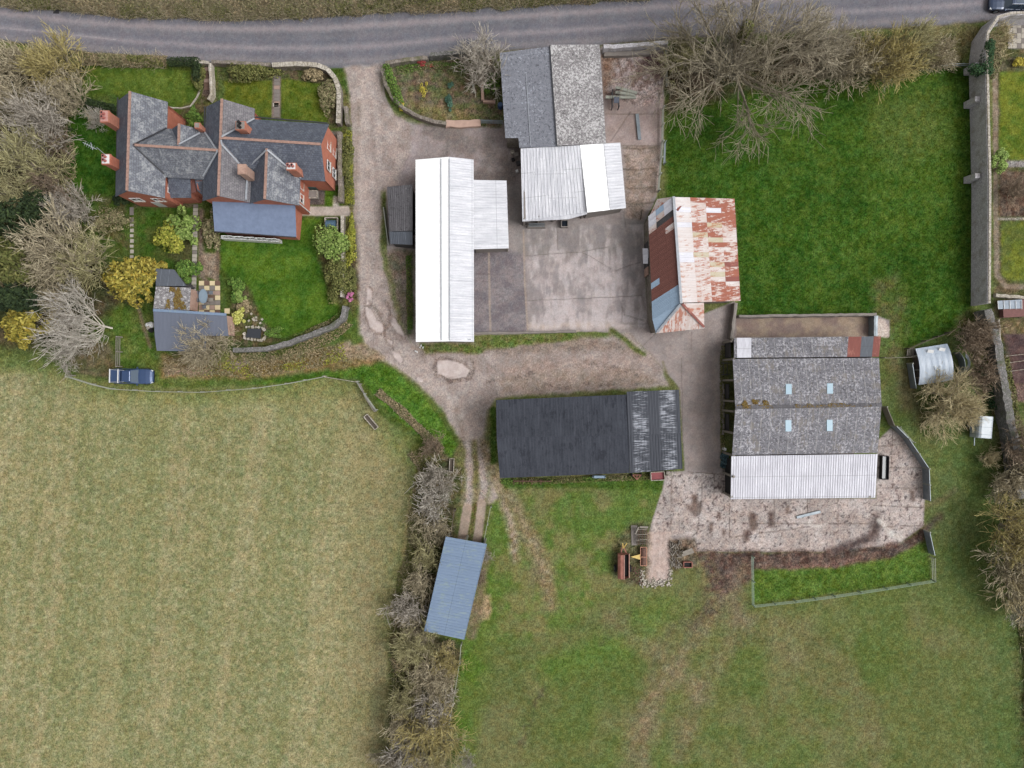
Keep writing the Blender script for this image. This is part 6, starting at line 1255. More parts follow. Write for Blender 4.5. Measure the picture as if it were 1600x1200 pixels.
stone_wall('plot_wall', [(672, 92), (720, 88), (775, 84)], .45, 1.2, M_stone_o, 'roadside stone wall of the vegetable plot, right half by the grey barn', seed=16)
stone_wall('pen_wall', [(941, 81), (980, 79), (1040, 74)], .45, 1.3, M_stone_g, 'stone wall between the road and the concrete pen', seed=17)
stone_wall('step_wall', [(943, 87), (980, 86), (1015, 84)], .5, .5, M_conc, 'low concrete ledge inside the roadside pen wall', seed=18)
stone_wall('yard_wall', [(1150, 495.5), (1250, 494), (1362, 492.5)], .28, 1.2, M_conc, 'concrete block wall between the paddock and the cattle shed', seed=19)
stone_wall('yard_wall', [(1360, 495), (1360.5, 526)], .4, 1.3, M_galv, 'short blue-grey panel wall at the north-east corner of the cattle shed', seed=20)
stone_wall('yard_wall', [(1146, 475), (1143, 500), (1139, 530)], .35, 1.1, M_conc, 'low wall between the rusty barn and the cattle shed', seed=21)
stone_wall('low_wall', [(740, 521), (820, 520), (900, 518)], .22, .3, M_conc, 'low concrete kerb along the south edge of the main yard', seed=22)
stone_wall('brick_edging', [(753.5, 112), (754, 158)], .3, .4, M_brick_p, 'orange brick edging of the narrow bed west of the grey barn, long side', seed=23)
stone_wall('brick_edging', [(755, 160), (774, 160)], .3, .4, M_brick_p, 'orange brick edging of the narrow bed west of the grey barn, short side', seed=24)
stone_wall('pink_step', [(697, 194.5), (725, 195), (751, 193)], .8, .35, plain('pink_concrete', c3(200, 168, 152), .9, 0, .1, 1.5), 'pinkish concrete block lying along the foot of the vegetable plot', 'block', seed=25)
stone_wall('bed_edging', [(265, 168), (285, 170), (298, 166), (308, 152), (313, 140)], .12, .15, M_cope, 'thin curved edging of the front lawn beside the west gable', seed=26)
stone_wall('neighbour_kerb', [(1552, 462), (1600, 466)], .35, .5, M_cope, 'pale stones edging the neighbour\'s glass frame', seed=27)

# ------------------------------------------------------------------ fences
def fence(name, path, h, rails, label, mat=None, step=1.9, postw=.12, railh=.1, group=None, cat='fence', mesh=None, railt=.045, pmat=None):
    P = [W(*p) for p in path]; mat = mat or M_woodg; root = empty(name, P[0], label, cat, group); pts = []
    for a, b in zip(P[:-1], P[1:]):
        k = max(1, round((b - a).length / step)); pts += [a.lerp(b, i / k) for i in range(k)]
    pts.append(P[-1]); pm = None
    for p in pts:
        if pm is None: q = MB(); q.box((0, 0, (h + .1) / 2), (postw, postw, h + .1)); o = q.build('post', pmat or mat); pm = o.data
        else: o = bpy.data.objects.new('post', pm); scene.collection.objects.link(o)
        o.parent = root; o.location = p - P[0]
    for i in range(rails):
        z = h * (i + 1) / rails - .05; q = MB()
        for a, b in zip(pts[:-1], pts[1:]):
            n = (b - a).normalized().cross(Vector((0, 0, 1))) * (postw / 2 + railt / 2 + .002); q.bar(a + n + Vector((0, 0, z)), b + n + Vector((0, 0, z)), railt, railh)
        q.build('rail', mat, root)
    return root
fence('field_fence', [(112, 588), (150, 600), (180, 607), (250, 611), (320, 612), (400, 606), (450, 599), (508, 588)], 1.05, 3, 'long pale wire and post fence between the parked pickup and the dry field', M_woodg, 2.6, .09, .03)
fence('field_gate', [(510, 588), (560, 596)], 1.1, 5, 'whitish gate at the top of the dry field', M_cope, 3.6, .12, .06, cat='gate'); fence('timber_gate', [(565, 600), (575, 622), (588, 642)], 1.1, 4, 'grey timber gate folded along the fence corner of the dry field', M_wood, 3, .13, .1, cat='gate'); fence('field_fence', [(561, 596), (572, 615), (590, 640)], 1.1, 3, 'grey post and rail fence behind the folded timber gate', M_woodg, 1.8)
fence('garden_fence', [(191, 527), (190.5, 573)], 1.2, 3, 'three railed timber fence beside the parked pickup', M_wood, 1.9, .12, .1)
fence('corner_fence', [(103, 560), (110, 580), (118, 587)], 1.1, 3, 'weathered fence panel at the foot of the leaning silver tree', M_wood, 1.3)
fence('paddock_fence', [(1040, 80), (1041, 135)], 1.1, 3, 'grey rail fence on the east side of the pen, nearest the road', M_woodg, 1.8); fence('paddock_fence', [(1035, 172), (1034, 225), (1028, 300)], 1.2, 3, 'grey rail fence between the concrete pen and the paddock', M_woodg, 1.9, .14, .14)
fence('paddock_gate', [(1038, 225), (1037, 258)], 1.1, 4, 'short metal gate leaning on the paddock fence', M_galv, 2.6, .08, .05, cat='gate')
fence('paddock_rail', [(1466, 104), (1513, 104)], .9, 2, 'pale steel rail at the top right corner of the paddock', M_galv, 3, .08, .14)
fence('wire_fence', [(1174, 868), (1175, 944), (1240, 937), (1300, 929), (1380, 917), (1454, 905)], 1.0, 3, 'thin green wire fence round the bright grass strip below the muck heap', plain('green_wire', c3(138, 158, 140), .7), 3.0, .09, .02)
fence('wire_fence', [(1454, 905), (1453, 870)], 1.0, 3, 'short wire fence at the east end of the bright grass strip', M_woodg, 2.6, .09, .025)
fence('pasture_fence', [(722, 1003), (720, 1030), (712, 1080), (703, 1130), (692, 1210)], 1.1, 3, 'thin post and wire fence running south from the blue roofed shed', M_woodg, 2.8, .09, .025)
fence('track_fence', [(712, 795), (706, 838)], 1.1, 2, 'timber rail fence on the left of the concrete wheel tracks', M_woodd, 3, .16, .2); fence('track_fence', [(768, 790), (757, 845)], 1.1, 3, 'post and wire fence on the right of the concrete wheel tracks', M_woodg, 2, .1, .04)
fence('yard_rail', [(1376, 559), (1427, 557)], 1.0, 1, 'single timber rail between the cattle shed and the curved shelter', M_wood, 3.6, .1, .12)
fence('shelter_fence', [(1414, 545), (1440, 533), (1476, 520)], 1.0, 2, 'dark timber fence behind the curved shelter', M_woodd, 1.8)
fence('allotment_wire', [(1568, 556), (1640, 548)], .5, 1, 'upper pale row line across the neighbour\'s dark soil plot', M_cope, 9, .06, .05, cat='row line'); fence('allotment_wire', [(1568, 567), (1640, 557)], .4, 1, 'second pale row line across the neighbour\'s dark soil plot', M_cope, 9, .06, .05, cat='row line'); fence('allotment_wire', [(1570, 580), (1640, 571)], .4, 1, 'third pale row line across the neighbour\'s dark soil plot', M_cope, 9, .06, .05, cat='row line')
def panels(name, path, h, label, mat, cap=None, step=2.2, group=None):
    P = [W(*p) for p in path]; root = empty(name, P[0], label, 'fence', group)
    for a, b in zip(P[:-1], P[1:]):
        k = max(1, round((b - a).length / step))
        for i in range(k):
            p, q = a.lerp(b, i / k + .004), a.lerp(b, (i + 1) / k - .004); s = MB(); s.bar(p + Vector((0, 0, h / 2)), q + Vector((0, 0, h / 2)), .06, h)
            for z in (.2, .5, .8): s.bar(p + Vector((0, 0, h * z)), q + Vector((0, 0, h * z)), .09, .08)
            s.build('panel', mat, root); t = MB(); t.box((p.x, p.y, (h + .15) / 2), (.13, .13, h + .15)); t.build('post', cap or M_woodg, root)
    return root
panels('sheeted_fence', [(1391, 665), (1410, 684), (1441, 730), (1443, 780)], 1.45, 'bent line of blue-grey steel sheeted fence panels round the cattle yard', M_galv)
panels('sheeted_fence', [(1377, 635), (1389, 664)], 1.3, 'weathered timber boarded fence running from the corner of the cattle shed', M_wood)
panels('sheeted_fence', [(1443, 828), (1451, 864)], 1.3, 'separate steel sheeted fence section at the muck heap gap', M_galv)
fence('gate_leaf', [(1399, 666), (1421, 690)], 1.2, 4, 'thin field gate leaning outside the sheeted fence', M_woodg, 3, .08, .06, cat='gate')
panels('lean_sheet', [(1417, 568), (1423, 607)], 1.2, 'blue-grey metal sheet standing on edge beside the curved shelter', M_galv, step=3.2)
panels('side_hurdle', [(1426, 556), (1430, 600)], .9, 'dark stone and timber bank along the west side of the curved shelter', M_woodd)

# ------------------------------------------------------------------ paths and patio
def slabs(name, cells, label, group=None, mats=None, h=.05, cat='paving'):
    root = empty(name, W(*cells[0][:2]), label, cat, group)
    for (x, y, w, d, mi) in cells:
        q = MB(); p = W(x, y); q.box((p.x, p.y, h / 2 + .008), (w * S, d * S, h)); q.build('slab', mats[mi], root)
    return root
PAV = [plain('cream_slab', c3(222, 204, 164), .9, 0, .06, 2), plain('pink_slab', c3(170, 144, 130), .9, 0, .08, 2), plain('grey_slab', c3(132, 124, 118), .9, 0, .08, 2), plain('pale_slab', c3(184, 176, 164), .9, 0, .08, 2), plain('brown_slab', c3(118, 92, 78), .9, 0, .1, 2)]
cells = []; 
for j in range(7):
    for i in range(4):
        x = 315 + i * 8.4; y = 442.5 + j * 7.6
        cells.append((x, y, 7.9, 7.1, (0 if (i + j) % 2 == (0) and not (2 <= j <= 4 and i in (1, 2)) else [4, 2, 1][(i * 3 + j) % 3])))
for (x, y) in ((355, 486),): cells.append((x, y, 8, 8, 0))
slabs('patio', cells, 'chequered patio of cream and brown slabs beside the outbuilding', mats=PAV)
slabs('slab_path', [(306 + (303 - 306) * k / 22, 322 + k * 6, 7.2, 5.4, 3 if k % 3 else 2) for k in range(23)], 'straight narrow slab path from the cottages down to the patio', mats=PAV)
slabs('stepping_stones', [(206 + .4 * (k % 2), 352 + k * 8.2, 5.4, 4.6 + k % 2, 3) for k in range(7)] + [(206, 330, 6, 12, 2), (206, 344, 6, 8, 2)], 'stepping stone path through the small back lawn', mats=PAV)
slabs('front_path', [(433 - .04 * k, 112 + k * 6.2, 8.6, 5.8, 2 if k % 4 else 1) for k in range(12)] + [(431, 164, 9, 6, 3)], 'paved path from the road between the two right front lawns', mats=PAV)
slabs('west_front_path', [(324, 108 + k * 6, 10, 5.7, 4 if k % 3 else 1) for k in range(6)], 'dark brick path from the road to the left cottage', mats=PAV)

# ------------------------------------------------------------------ garden furniture and small things
t = empty('patio_table', W(321.5, 464), 'oval glass topped table on the chequered patio', 'table')
m = MB(); n = 24; p = W(321.5, 464); ring = [(p.x + math.cos(a) * .52, p.y + math.sin(a) * .85) for a in [2 * math.pi * i / n for i in range(n)]]; m.prism(ring, .70, .74); m.build('tabletop', plain('blue_grey_glass', c3(140, 158, 172), .3, 0, .04, 2, c3(126, 144, 160)), t)
for sx in (-1, 1):
    for sy in (-1, 1): q = MB(); q.cyl((p.x + sx * .3, p.y + sy * .55, 0.06), (p.x + sx * .25, p.y + sy * .5, .7), .03, .025, 6); q.build('leg', M_dark, t)
for i, (x, y, rz, lab) in enumerate(((311, 458, 1.57, 'dark garden chair on the west side of the oval table, upper'), (311, 470, 1.57, 'dark garden chair on the west side of the oval table, lower'), (332, 458, -1.57, 'dark garden chair on the east side of the oval table, upper'), (332.5, 469, -1.57, 'pale garden chair on the east side of the oval table, lower'), (321.5, 480, 3.14, 'grey garden chair at the south end of the oval table'))):
    c_ = empty('garden_chair', W(x, y), lab, 'chair', 'garden chairs round the oval table', rz); mm = M_wood if 'pale' in lab else plain('grey_chair', c3(110, 116, 124), .6)
    for nm, b, s_ in (('seat', (0, 0, .43), (.42, .42, .05)), ('backrest', (0, .22 if False else -.0, 0), None)):
        if s_: q = MB(); q.box(b, s_); o = q.build(nm, mm); o.parent = c_
    q = MB(); 
    for k in range(4): q.box((-.16 + k * .107, -.2, .66), (.06, .03, .42))
    q.box((0, -.2, .88), (.42, .04, .06)); o = q.build('backrest', mm); o.parent = c_
    for sx in (-1, 1):
        for sy in (-1, 1): q = MB(); q.box((sx * .18, sy * .18, .2), (.035, .035, .4)); o = q.build('leg', mm); o.parent = c_
pd = empty('garden_pond', W(396, 521), 'rectangular black pond edged with pale stones at the lawn corner', 'pond'); m = MB(); p = W(396, 521); q = MB(); q.slab([W(387, 513, .12), W(408, 514, .12), W(407, 529, .12), W(384, 527, .12)], .12); q.build('water', plain('pond_cover', c3(46, 50, 58), .5, 0, .03), pd)
rng = random.Random(5)
def stones(path, n, s, seed, parent, mat, name='stone', jit=.05):
    rg = random.Random(seed); P = [W(*p) for p in path]
    for k in range(n):
        t_ = k / max(1, n - 1) * (len(P) - 1); i = min(int(t_), len(P) - 2); p = P[i].lerp(P[i + 1], t_ - i); q = MB(); bmx = s * rg.uniform(.7, 1.2); q.box((p.x + rg.uniform(-jit, jit), p.y + rg.uniform(-jit, jit), bmx * .3), (bmx, bmx * rg.uniform(.7, 1.1), bmx * .6), rg.random() * 3, taper=.7); q.build(name, mat, parent)
stones([(385, 511), (409, 512), (416, 518), (414, 528), (407, 532), (383, 529), (382, 520)], 30, .3, 3, pd, M_cope)
rk = empty('rockery', W(410, 503), 'white stones scattered in the bed above the pond', 'rockery'); stones([(388, 487), (391, 500), (398, 503), (406, 498), (409, 512)], 10, .28, 4, rk, M_cope, jit=.3)
sk = empty('white_bags', W(232, 515), 'white and black sacks piled against the west end of the outbuilding', 'sacks')
for x, y, r_, mt in ((237, 508, .38, M_white), (234, 512, .32, M_cope), (237, 516, .3, M_dark), (232, 508, .28, M_white)):
    V, F = cloud(7, [(0, 0, .3, r_, r_, .3)], 5, .1); q = MB(); p = W(x, y); q.cyl((p.x, p.y, .02), (p.x, p.y, .3), r_, r_ * .95, 9); q.cyl((p.x, p.y, .3), (p.x, p.y, .5), r_ * .95, r_ * .35, 9); q.build('sack', mt, sk)
ot = empty('oil_tank', W(490, 292), 'dark green oil tank between the cottages and the lane', 'tank'); q = MB(); p = W(491, 293); q.box((p.x, p.y, .65), (1.05, .75, 1.0)); q.box((p.x, p.y, 1.19), (.95, .65, .08)); q.build('tank_body', plain('dark_green_plastic', c3(62, 88, 84), .5), ot)
for k in range(3): q = MB(); q.box((p.x - .3 + k * .3, p.y, .68), (.05, .79, .9)); q.build('rib', plain('dark_green_plastic', c3(62, 88, 84)), ot)
q = MB(); q.cyl((p.x, p.y, 1.23), (p.x, p.y, 1.33), .12, .12, 10); q.build('filler_cap', M_dark, ot)
wb = empty('wooden_box', W(491, 305), 'grey box with a pale rim in front of the green oil tank', 'box'); q = MB(); p = W(491, 306); q.box((p.x, p.y, .35), (1.1, .85, .7)); q.build('box_body', M_conc, wb)
q = MB(); [q.box((p.x + a, p.y + b, .74), s_) for a, b, s_ in ((-.52, 0, (.1, .95, .08)), (.52, 0, (.1, .95, .08)), (0, -.43, (.94, .09, .08)), (0, .43, (.94, .09, .08)))]; q.build('rim', M_cope, wb)
tp = empty('blue_tank', W(518, 351), 'blue-green water tank in a pale frame on the lawn by the drive wall', 'tank'); p = W(519, 351); q = MB(); q.cyl((p.x - .55, p.y - .1, .55), (p.x + .55, p.y - .1, .55), .5, .5, 14); q.build('tank_body', plain('blue_plastic', c3(78, 106, 128), .5, 0, .08, 3), tp)
for a in (-.3, .1, .4): q = MB(); q.cyl((p.x + a, p.y - .1, .55), (p.x + a + .05, p.y - .1, .55), .52, .52, 14); q.build('rib', plain('blue_plastic', c3(78, 106, 128)), tp)
q = MB(); [q.box((p.x + a, p.y + b, .25), s_) for a, b, s_ in ((-.72, 0, (.1, 1.5, .5)), (.72, 0, (.1, 1.5, .5)), (0, .72, (1.34, .1, .5)))]; q.build('frame', M_cope, tp)
dr = empty('blue_barrel', W(783, 168), 'blue plastic barrel against the west side of the grey barn', 'barrel'); p = W(782, 168); q = MB(); q.cyl((p.x, p.y, 0), (p.x, p.y, .35), .29, .33, 14); q.cyl((p.x, p.y, .35), (p.x, p.y, .7), .33, .33, 14); q.cyl((p.x, p.y, .7), (p.x, p.y, .95), .33, .29, 14); q.build('barrel_body', plain('bright_blue', c3(46, 74, 120), .5), dr); q = MB(); q.cyl((p.x, p.y, .96), (p.x, p.y, 1.0), .24, .24, 14); q.build('lid', plain('lid_blue', c3(66, 96, 140), .5), dr)
q = empty('yard_gate', W(760, 192), 'grey steel gate between the vegetable plot and the grey barn', 'gate')
m = MB(); a, b = W(752, 193), W(786, 194)
for z in (.2, .45, .7, .95, 1.15): m.cyl(a + Vector((0, 0, z)), b + Vector((0, 0, z)), .03, .03, 5)
for t_ in (0, .5, 1): p = a.lerp(b, t_); m.cyl(p, p + Vector((0, 0, 1.2)), .035, .035, 5)
m.build('bars', M_galv, q)
dc = empty('drain_cover', W(88, 18), 'dark drain cover at the far edge of the road, top left', 'drain cover'); q = MB(); p = W(88, 18); q.box((p.x, p.y, .02), (.7, .5, .02)); q.build('frame', M_dark, dc); q = MB(); [q.box((p.x - .25 + k * .1, p.y, .035), (.04, .4, .02)) for k in range(6)]; q.build('grate', M_lead_d, dc)

# ------------------------------------------------------------------ machinery and clutter
def loose_bars(name, path_list, w, h, mat, label, cat, z=0.0):
    r = empty(name, W(*path_list[0][:2]), label, cat)
    for (x0, y0, x1, y1, zz) in path_list: q = MB(); q.bar(W(x0, y0) + Vector((0, 0, z + zz)), W(x1, y1) + Vector((0, 0, z + zz)), w, h); q.build('beam', mat, r)
    return r
loose_bars('steel_trough', [(995, 179, 999, 219, .14)], .38, .25, M_galv, 'long grey trough lying in the pen near the paddock fence', 'trough')
loose_bars('timber_beams', [(960, 142, 993, 151, 1.0), (945, 156, 992, 156, .75), (960, 149, 990, 153, .9)], .32, .22, M_woodg, 'grey timber beams stacked across the pen beside the grey barn', 'timber')
cr = empty('cattle_crush', W(960, 155), 'steel cattle crush with a dark blue panel under the timber beams', 'livestock crush')
for x, y in ((955, 147), (965, 147), (955, 172), (965, 172)): q = MB(); q.box(W(x, y, 0) + Vector((0, 0, .7)), (.1, .1, 1.4)); q.build('post', M_clad, cr)
for x in (955, 965): q = MB(); [q.bar(W(x, 147) + Vector((0, 0, z)), W(x, 172) + Vector((0, 0, z)), .06, .08) for z in (.4, .8, 1.2)]; q.build('side_rail', M_clad, cr)
q = MB(); q.slab([W(957, 158) + Vector((0, 0, 1.3)), W(965, 158) + Vector((0, 0, 1.3)), W(965, 167) + Vector((0, 0, 1.2)), W(957, 167) + Vector((0, 0, 1.2))], .06); q.build('tray', plain('dark_blue_steel', c3(70, 78, 96), .4), cr)
loose_bars('steel_channel', [(1244, 808, 1281, 799, .12)], .3, .2, M_galv, 'long steel channel lying on the cattle yard concrete', 'beam')
loose_bars('timber_post', [(738, 128, 742, 146, .1)], .22, .2, M_woodg, 'single grey post lying in the vegetable plot under the fruit tree', 'post')
loose_bars('timber_post', [(751, 769, 760, 777, .1)], .14, .14, M_cope, 'short pale timber lying between the wheel tracks', 'timber')
def trough(name, a, b, w, h, mat, inner, label, cat='trough', z=0):
    A, B = W(*a), W(*b); d = (B - A).normalized(); n = Vector((-d.y, d.x, 0)); r = empty(name, (A + B) / 2, label, cat); q = MB(); Z = Vector((0, 0, h / 2 + z))
    for s_ in (-1, 1): q.bar(A + n * s_ * w / 2 + Z, B + n * s_ * w / 2 + Z, .07, h)
    for p in (A, B): q.bar(p - n * (w / 2 - .036) + Z, p + n * (w / 2 - .036) + Z, .07, h)
    q.build('basin', mat, r); q = MB(); q.bar(A + Vector((0, 0, h * .4 + z)), B + Vector((0, 0, h * .4 + z)), w - .08, .06); q.build('bed', inner, r); return r
trough('feed_trough', (572, 649), (589, 669), .5, .45, M_cope, M_woodd, 'wooden feed trough lying in the dry field near the folded gate')
trough('feed_trough', (706.5, 716), (705.5, 737), .5, .45, M_cope, M_woodd, 'wooden trough at the top of the bramble strip beside the track')
# black water trough
bt = trough('black_trough', (1380, 712), (1379, 748), .78, .6, M_dark, plain('dark_water', c3(76, 82, 88), .2), 'black plastic water trough at the east end of the cattle shed')
# pallets and red trailer behind the black barn
rt = trough('red_trailer', (1015, 743), (1036, 742), .95, .5, M_cope, plain('faded_red', c3(148, 72, 76), .7, 0, .15, 2), 'small box trailer with faded red load under the eaves of the black barn', 'trailer', .4)
for dx in (-.5, .5): q = MB(); p = W(1026, 742); q.cyl((p.x + .0, p.y - .5 * (1 if dx < 0 else -1) - .06, .3), (p.x, p.y - .5 * (1 if dx < 0 else -1) + .06, .3), .3, .3, 12); q.build('wheel', M_dark, rt)
pl = empty('pallet', W(1044, 738), 'small pale pallet beside the red box trailer', 'pallet'); p = W(1044, 739)
for k in range(5): q = MB(); q.box((p.x - .3 + k * .15, p.y, .8), (.08, .55, .05)); q.build('slat', M_cope, pl)
for sy in (-1, 0, 1): q = MB(); q.box((p.x, p.y + sy * .22, .735), (.7, .08, .08)); q.build('bearer', M_woodd, pl)
q = MB(); q.box((p.x, p.y, .345), (.6, .5, .69)); q.build('stand', M_woodd, pl)
bh = empty('blue_implement', W(935, 744), 'pale blue farm implement poking out from under the black barn', 'farm implement'); p = W(935, 744); q = MB(); q.box((p.x, p.y, .6), (1.5, .35, .3), taper=.8); q.build('hood', plain('pale_blue_paint', c3(140, 164, 186), .5), bh)
for sx in (-1, 1): q = MB(); q.cyl((p.x + sx * .9, p.y, .1), (p.x + sx * .75, p.y, 1.0), .04, .04, 6); q.build('arm', M_galv, bh)
hr_ = empty('hay_rake', W(994, 744), 'rusty frame implement under the black barn eaves, left of the red trailer', 'farm implement'); p = W(994, 744); q = MB()
for a, b in (((-.5, .2, .5), (0, -.35, .5)), ((0, -.35, .5), (.5, .2, .5)), ((-.5, .2, .5), (.5, .2, .5)), ((0, -.35, .5), (0, .2, .5))): q.bar(p + Vector(a), p + Vector(b), .07)
q.build('frame', M_rustp, hr_); 
for sx in (-1, 1): q = MB(); q.cyl((p.x + sx * .5, p.y + .2, .25), (p.x + sx * .58, p.y + .2, .25), .25, .25, 12); q.build('wheel', M_dark, hr_)
ro_ = empty('rusty_harrow', W(815, 751), 'rusty harrow frame at the west end of the black barn eaves', 'farm implement'); q = MB()
for k in range(4): q.bar(W(803 + k * 14, 748) + Vector((0, 0, .4)), W(803 + k * 14, 757) + Vector((0, 0, .4)), .08)
q.bar(W(803, 751) + Vector((0, 0, .45)), W(862, 751) + Vector((0, 0, .45)), .09); q.build('frame', M_rustd, ro_)
# muck spreader: open topped rusty hopper on wheels with a drawbar
sp = empty('muck_spreader', W(972, 882), 'rusty red side discharge muck spreader standing on the grass', 'muck spreader')
xw_, xe_ = W(963, 880).x, W(981, 880).x; y0_, y1_ = W(0, 862).y, W(0, 899).y; xm = (xw_ + xe_) / 2
m = MB(); n = 12; prof = [(xm + math.cos(a) * .68, 1.15 + math.sin(a) * .62) for a in [math.radians(-200 + 215 * i / n) for i in range(n + 1)]]
prof = [(xm + .66, 1.1)] + [(xm + math.cos(math.radians(q_)) * .68, 1.0 + math.sin(math.radians(q_)) * .55) for q_ in range(0, -181, -20)] + [(xm - .68, 1.45), (xm - .42, 1.72), (xm - .05, 1.78)]
for a, b in zip(prof[:-1], prof[1:]): 
    m.face([(a[0], y1_, a[1]), (b[0], y1_, b[1]), (b[0], y0_, b[1]), (a[0], y0_, a[1])]); 
for y in (y0_, y1_): m.face([(p_[0], y, p_[1]) for p_ in prof])
m.build('hopper', M_rustp, sp); q = MB(); q.cyl((xm + .05, y1_, 1.1), (xm + .05, y0_, 1.1), .09, .09, 8); q.build('rotor', M_rustd, sp); q = MB(); q.box((xm + .35, (y0_ + y1_) / 2, .75), (.6, abs(y0_ - y1_) - .2, .04)); q.build('hopper_floor', M_dark, sp)
for z_, x_ in ((1.13, xe_ - .02), (1.80, xm - .03)): q = MB(); q.bar((x_, y0_, z_), (x_, y1_, z_), .08); q.build('rim', plain('pale_rust', c3(196, 150, 136), .8), sp)
q = MB(); q.bar((xm - .2, y0_, .55), (xm, y0_ + .9, .5), .12); q.bar((xm + .4, y0_, .55), (xm, y0_ + .9, .5), .12); q.build('drawbar', M_rustp, sp); q = MB(); q.bar((xm, y0_ + .6, .75), (xm - .15, y0_ + 1.3, 1.5), .1); q.bar((xm + .05, y0_ + .6, .75), (xm + .35, y0_ + 1.3, 1.4), .1); q.build('shaft_guard', M_yel, sp)
for sx in (-1, 1):
    p = Vector((xm + sx * .85, y1_ + .95, .42)); q = MB(); q.cyl(p - Vector((.12, 0, 0)), p + Vector((.12, 0, 0)), .42, .42, 18); w_ = q.build('wheel', M_dark, sp); q = MB(); q.cyl(p - Vector((.13, 0, 0)), p + Vector((.13, 0, 0)), .2, .2, 12); q.build('rim', M_galv, w_)
# link box with yellow A frame
lb = empty('cylinder_roller', W(1004.5, 868), 'rusty roller in a rectangular frame with a yellow triangular hitch', 'field roller')
m = MB(); a, b = W(1004.5, 855), W(1004.5, 881); m.cyl((a.x, a.y, .38), (b.x, b.y, .38), .3, .3, 18); m.build('drum', M_rustd, lb)
m = MB(); cx_, hw = a.x, .36
for s_ in (-1, 1): m.bar((cx_ + s_ * hw, a.y + .1, .45), (cx_ + s_ * hw, b.y - .1, .45), .07, .12)
for y in (a.y + .1, (a.y + b.y) / 2, b.y - .1): m.bar((cx_ - hw + .036, y, .46 if y != (a.y + b.y) / 2 else .74), (cx_ + hw - .036, y, .46 if y != (a.y + b.y) / 2 else .74), .07, .1)
m.build('frame', plain('rust_frame', c3(196, 142, 118), .8, 0, .1, 4), lb); m = MB(); A_, B_, C_ = W(999, 864.5), W(999, 873), W(984.5, 868.5); m.slab([A_ + Vector((0, 0, .5)), B_ + Vector((0, 0, .5)), C_ + Vector((0, 0, .5))], .06); m.build('hitch', M_yel, lb)
# crates, scrap and logs
hd = empty('stacked_hurdles', W(1003, 836), 'stack of brown harrow sections on grey boards beside the concrete ramp', 'harrow stack')
q = MB(); q.slab([W(986, 821, .12), W(996, 821, .12), W(996, 852, .12), W(987, 852, .12)], .1); q.build('board', M_conc, hd)
for k in range(6): q = MB(); q.bar(W(994 + k * 3, 824) + Vector((0, 0, .5)), W(994 + k * 3, 850) + Vector((0, 0, .5 - .04 * k)), .08); q.build('bar', M_rustd if k % 2 else M_woodd, hd)
for k in range(9): q = MB(); q.bar(W(993, 826 + k * 2.7) + Vector((0, 0, .6)), W(1010, 825 + k * 2.7) + Vector((0, 0, .6)), .07); q.build('bar', M_woodd if k % 3 else M_wood, hd)
q = MB(); q.bar(W(996, 821) + Vector((0, 0, .9)), W(991, 832) + Vector((0, 0, .8)), .14); q.bar(W(998, 821.5) + Vector((0, 0, .75)), W(1011, 822) + Vector((0, 0, .7)), .2, .1); q.build('plank', M_wood, hd)
h2 = empty('rusty_harrow', W(996, 892), 'pile of rusty chain harrows between the spreader and the concrete ramp', 'farm implement'); rg = random.Random(3); q = MB()
for k in range(46): x, y = rg.uniform(988, 1003), rg.uniform(884, 909); a_ = rg.random() * 3.1; L_ = rg.uniform(2, 5); q.bar(W(x, y) + Vector((0, 0, rg.uniform(.1, .5))), W(x + math.cos(a_) * L_, y + math.sin(a_) * L_) + Vector((0, 0, rg.uniform(.1, .6))), .05)
q.build('tines', M_rustd, h2)
lg = empty('log_pile', W(1060, 868), 'heap of pale split branches and logs right of the concrete ramp', 'log pile')
for k in range(90): x, y = rg.uniform(1046, 1064), rg.uniform(846, 886); a_ = rg.gauss(1.5, .7); L_ = rg.uniform(3, 9); z_ = rg.uniform(.06, .45); q = MB(); q.cyl(W(x - math.cos(a_) * L_ / 2, y - math.sin(a_) * L_ / 2) + Vector((0, 0, z_)), W(x + math.cos(a_) * L_ / 2, y + math.sin(a_) * L_ / 2) + Vector((0, 0, z_ + rg.uniform(-.05, .1))), rg.uniform(.03, .06), None, 6); q.build('log', M_wood if k % 3 else M_woodd, lg)
bd = empty('timber_boards', W(1074, 862), 'two weathered boards laid over the log heap', 'timber'); 
for k, (x0, y0, x1, y1) in enumerate(((1064, 866, 1082, 860), (1065, 862, 1080, 856))): q = MB(); q.bar(W(x0, y0) + Vector((0, 0, .62)), W(x1, y1) + Vector((0, 0, .62)), .28, .06); q.build('board', M_wood, bd)
trough('rusty_box', (1067, 881), (1080, 881), .62, .5, M_rustp, M_dark, 'small open rusty box at the corner of the log heap', 'box')
rb_ = MB(); rg = random.Random(9)
for k in range(240):
    x = rg.uniform(1003, 1047); y = rg.gauss(911, 3.2) if k % 3 else rg.uniform(890, 915); x = x if k % 3 else (rg.uniform(1000, 1008) if k % 2 else rg.uniform(1044, 1050)); s_ = rg.uniform(.08, .24); rb_.box(W(x, y) + Vector((0, 0, s_ * .3)), (s_, s_ * rg.uniform(.6, 1), s_ * .7), rg.random() * 3, taper=.7)
tag(rb_.build('rubble', M_cope), 'pale rubble spilled round the end of the concrete ramp', 'rubble', kind='stuff')
ramp = MB(); A_ = [W(1013, 831), W(1049, 829), W(1045.5, 905), W(1008.5, 912)]; 
P_ = [p + Vector((0, 0, .06 if i < 2 else .3)) for i, p in enumerate(A_)]
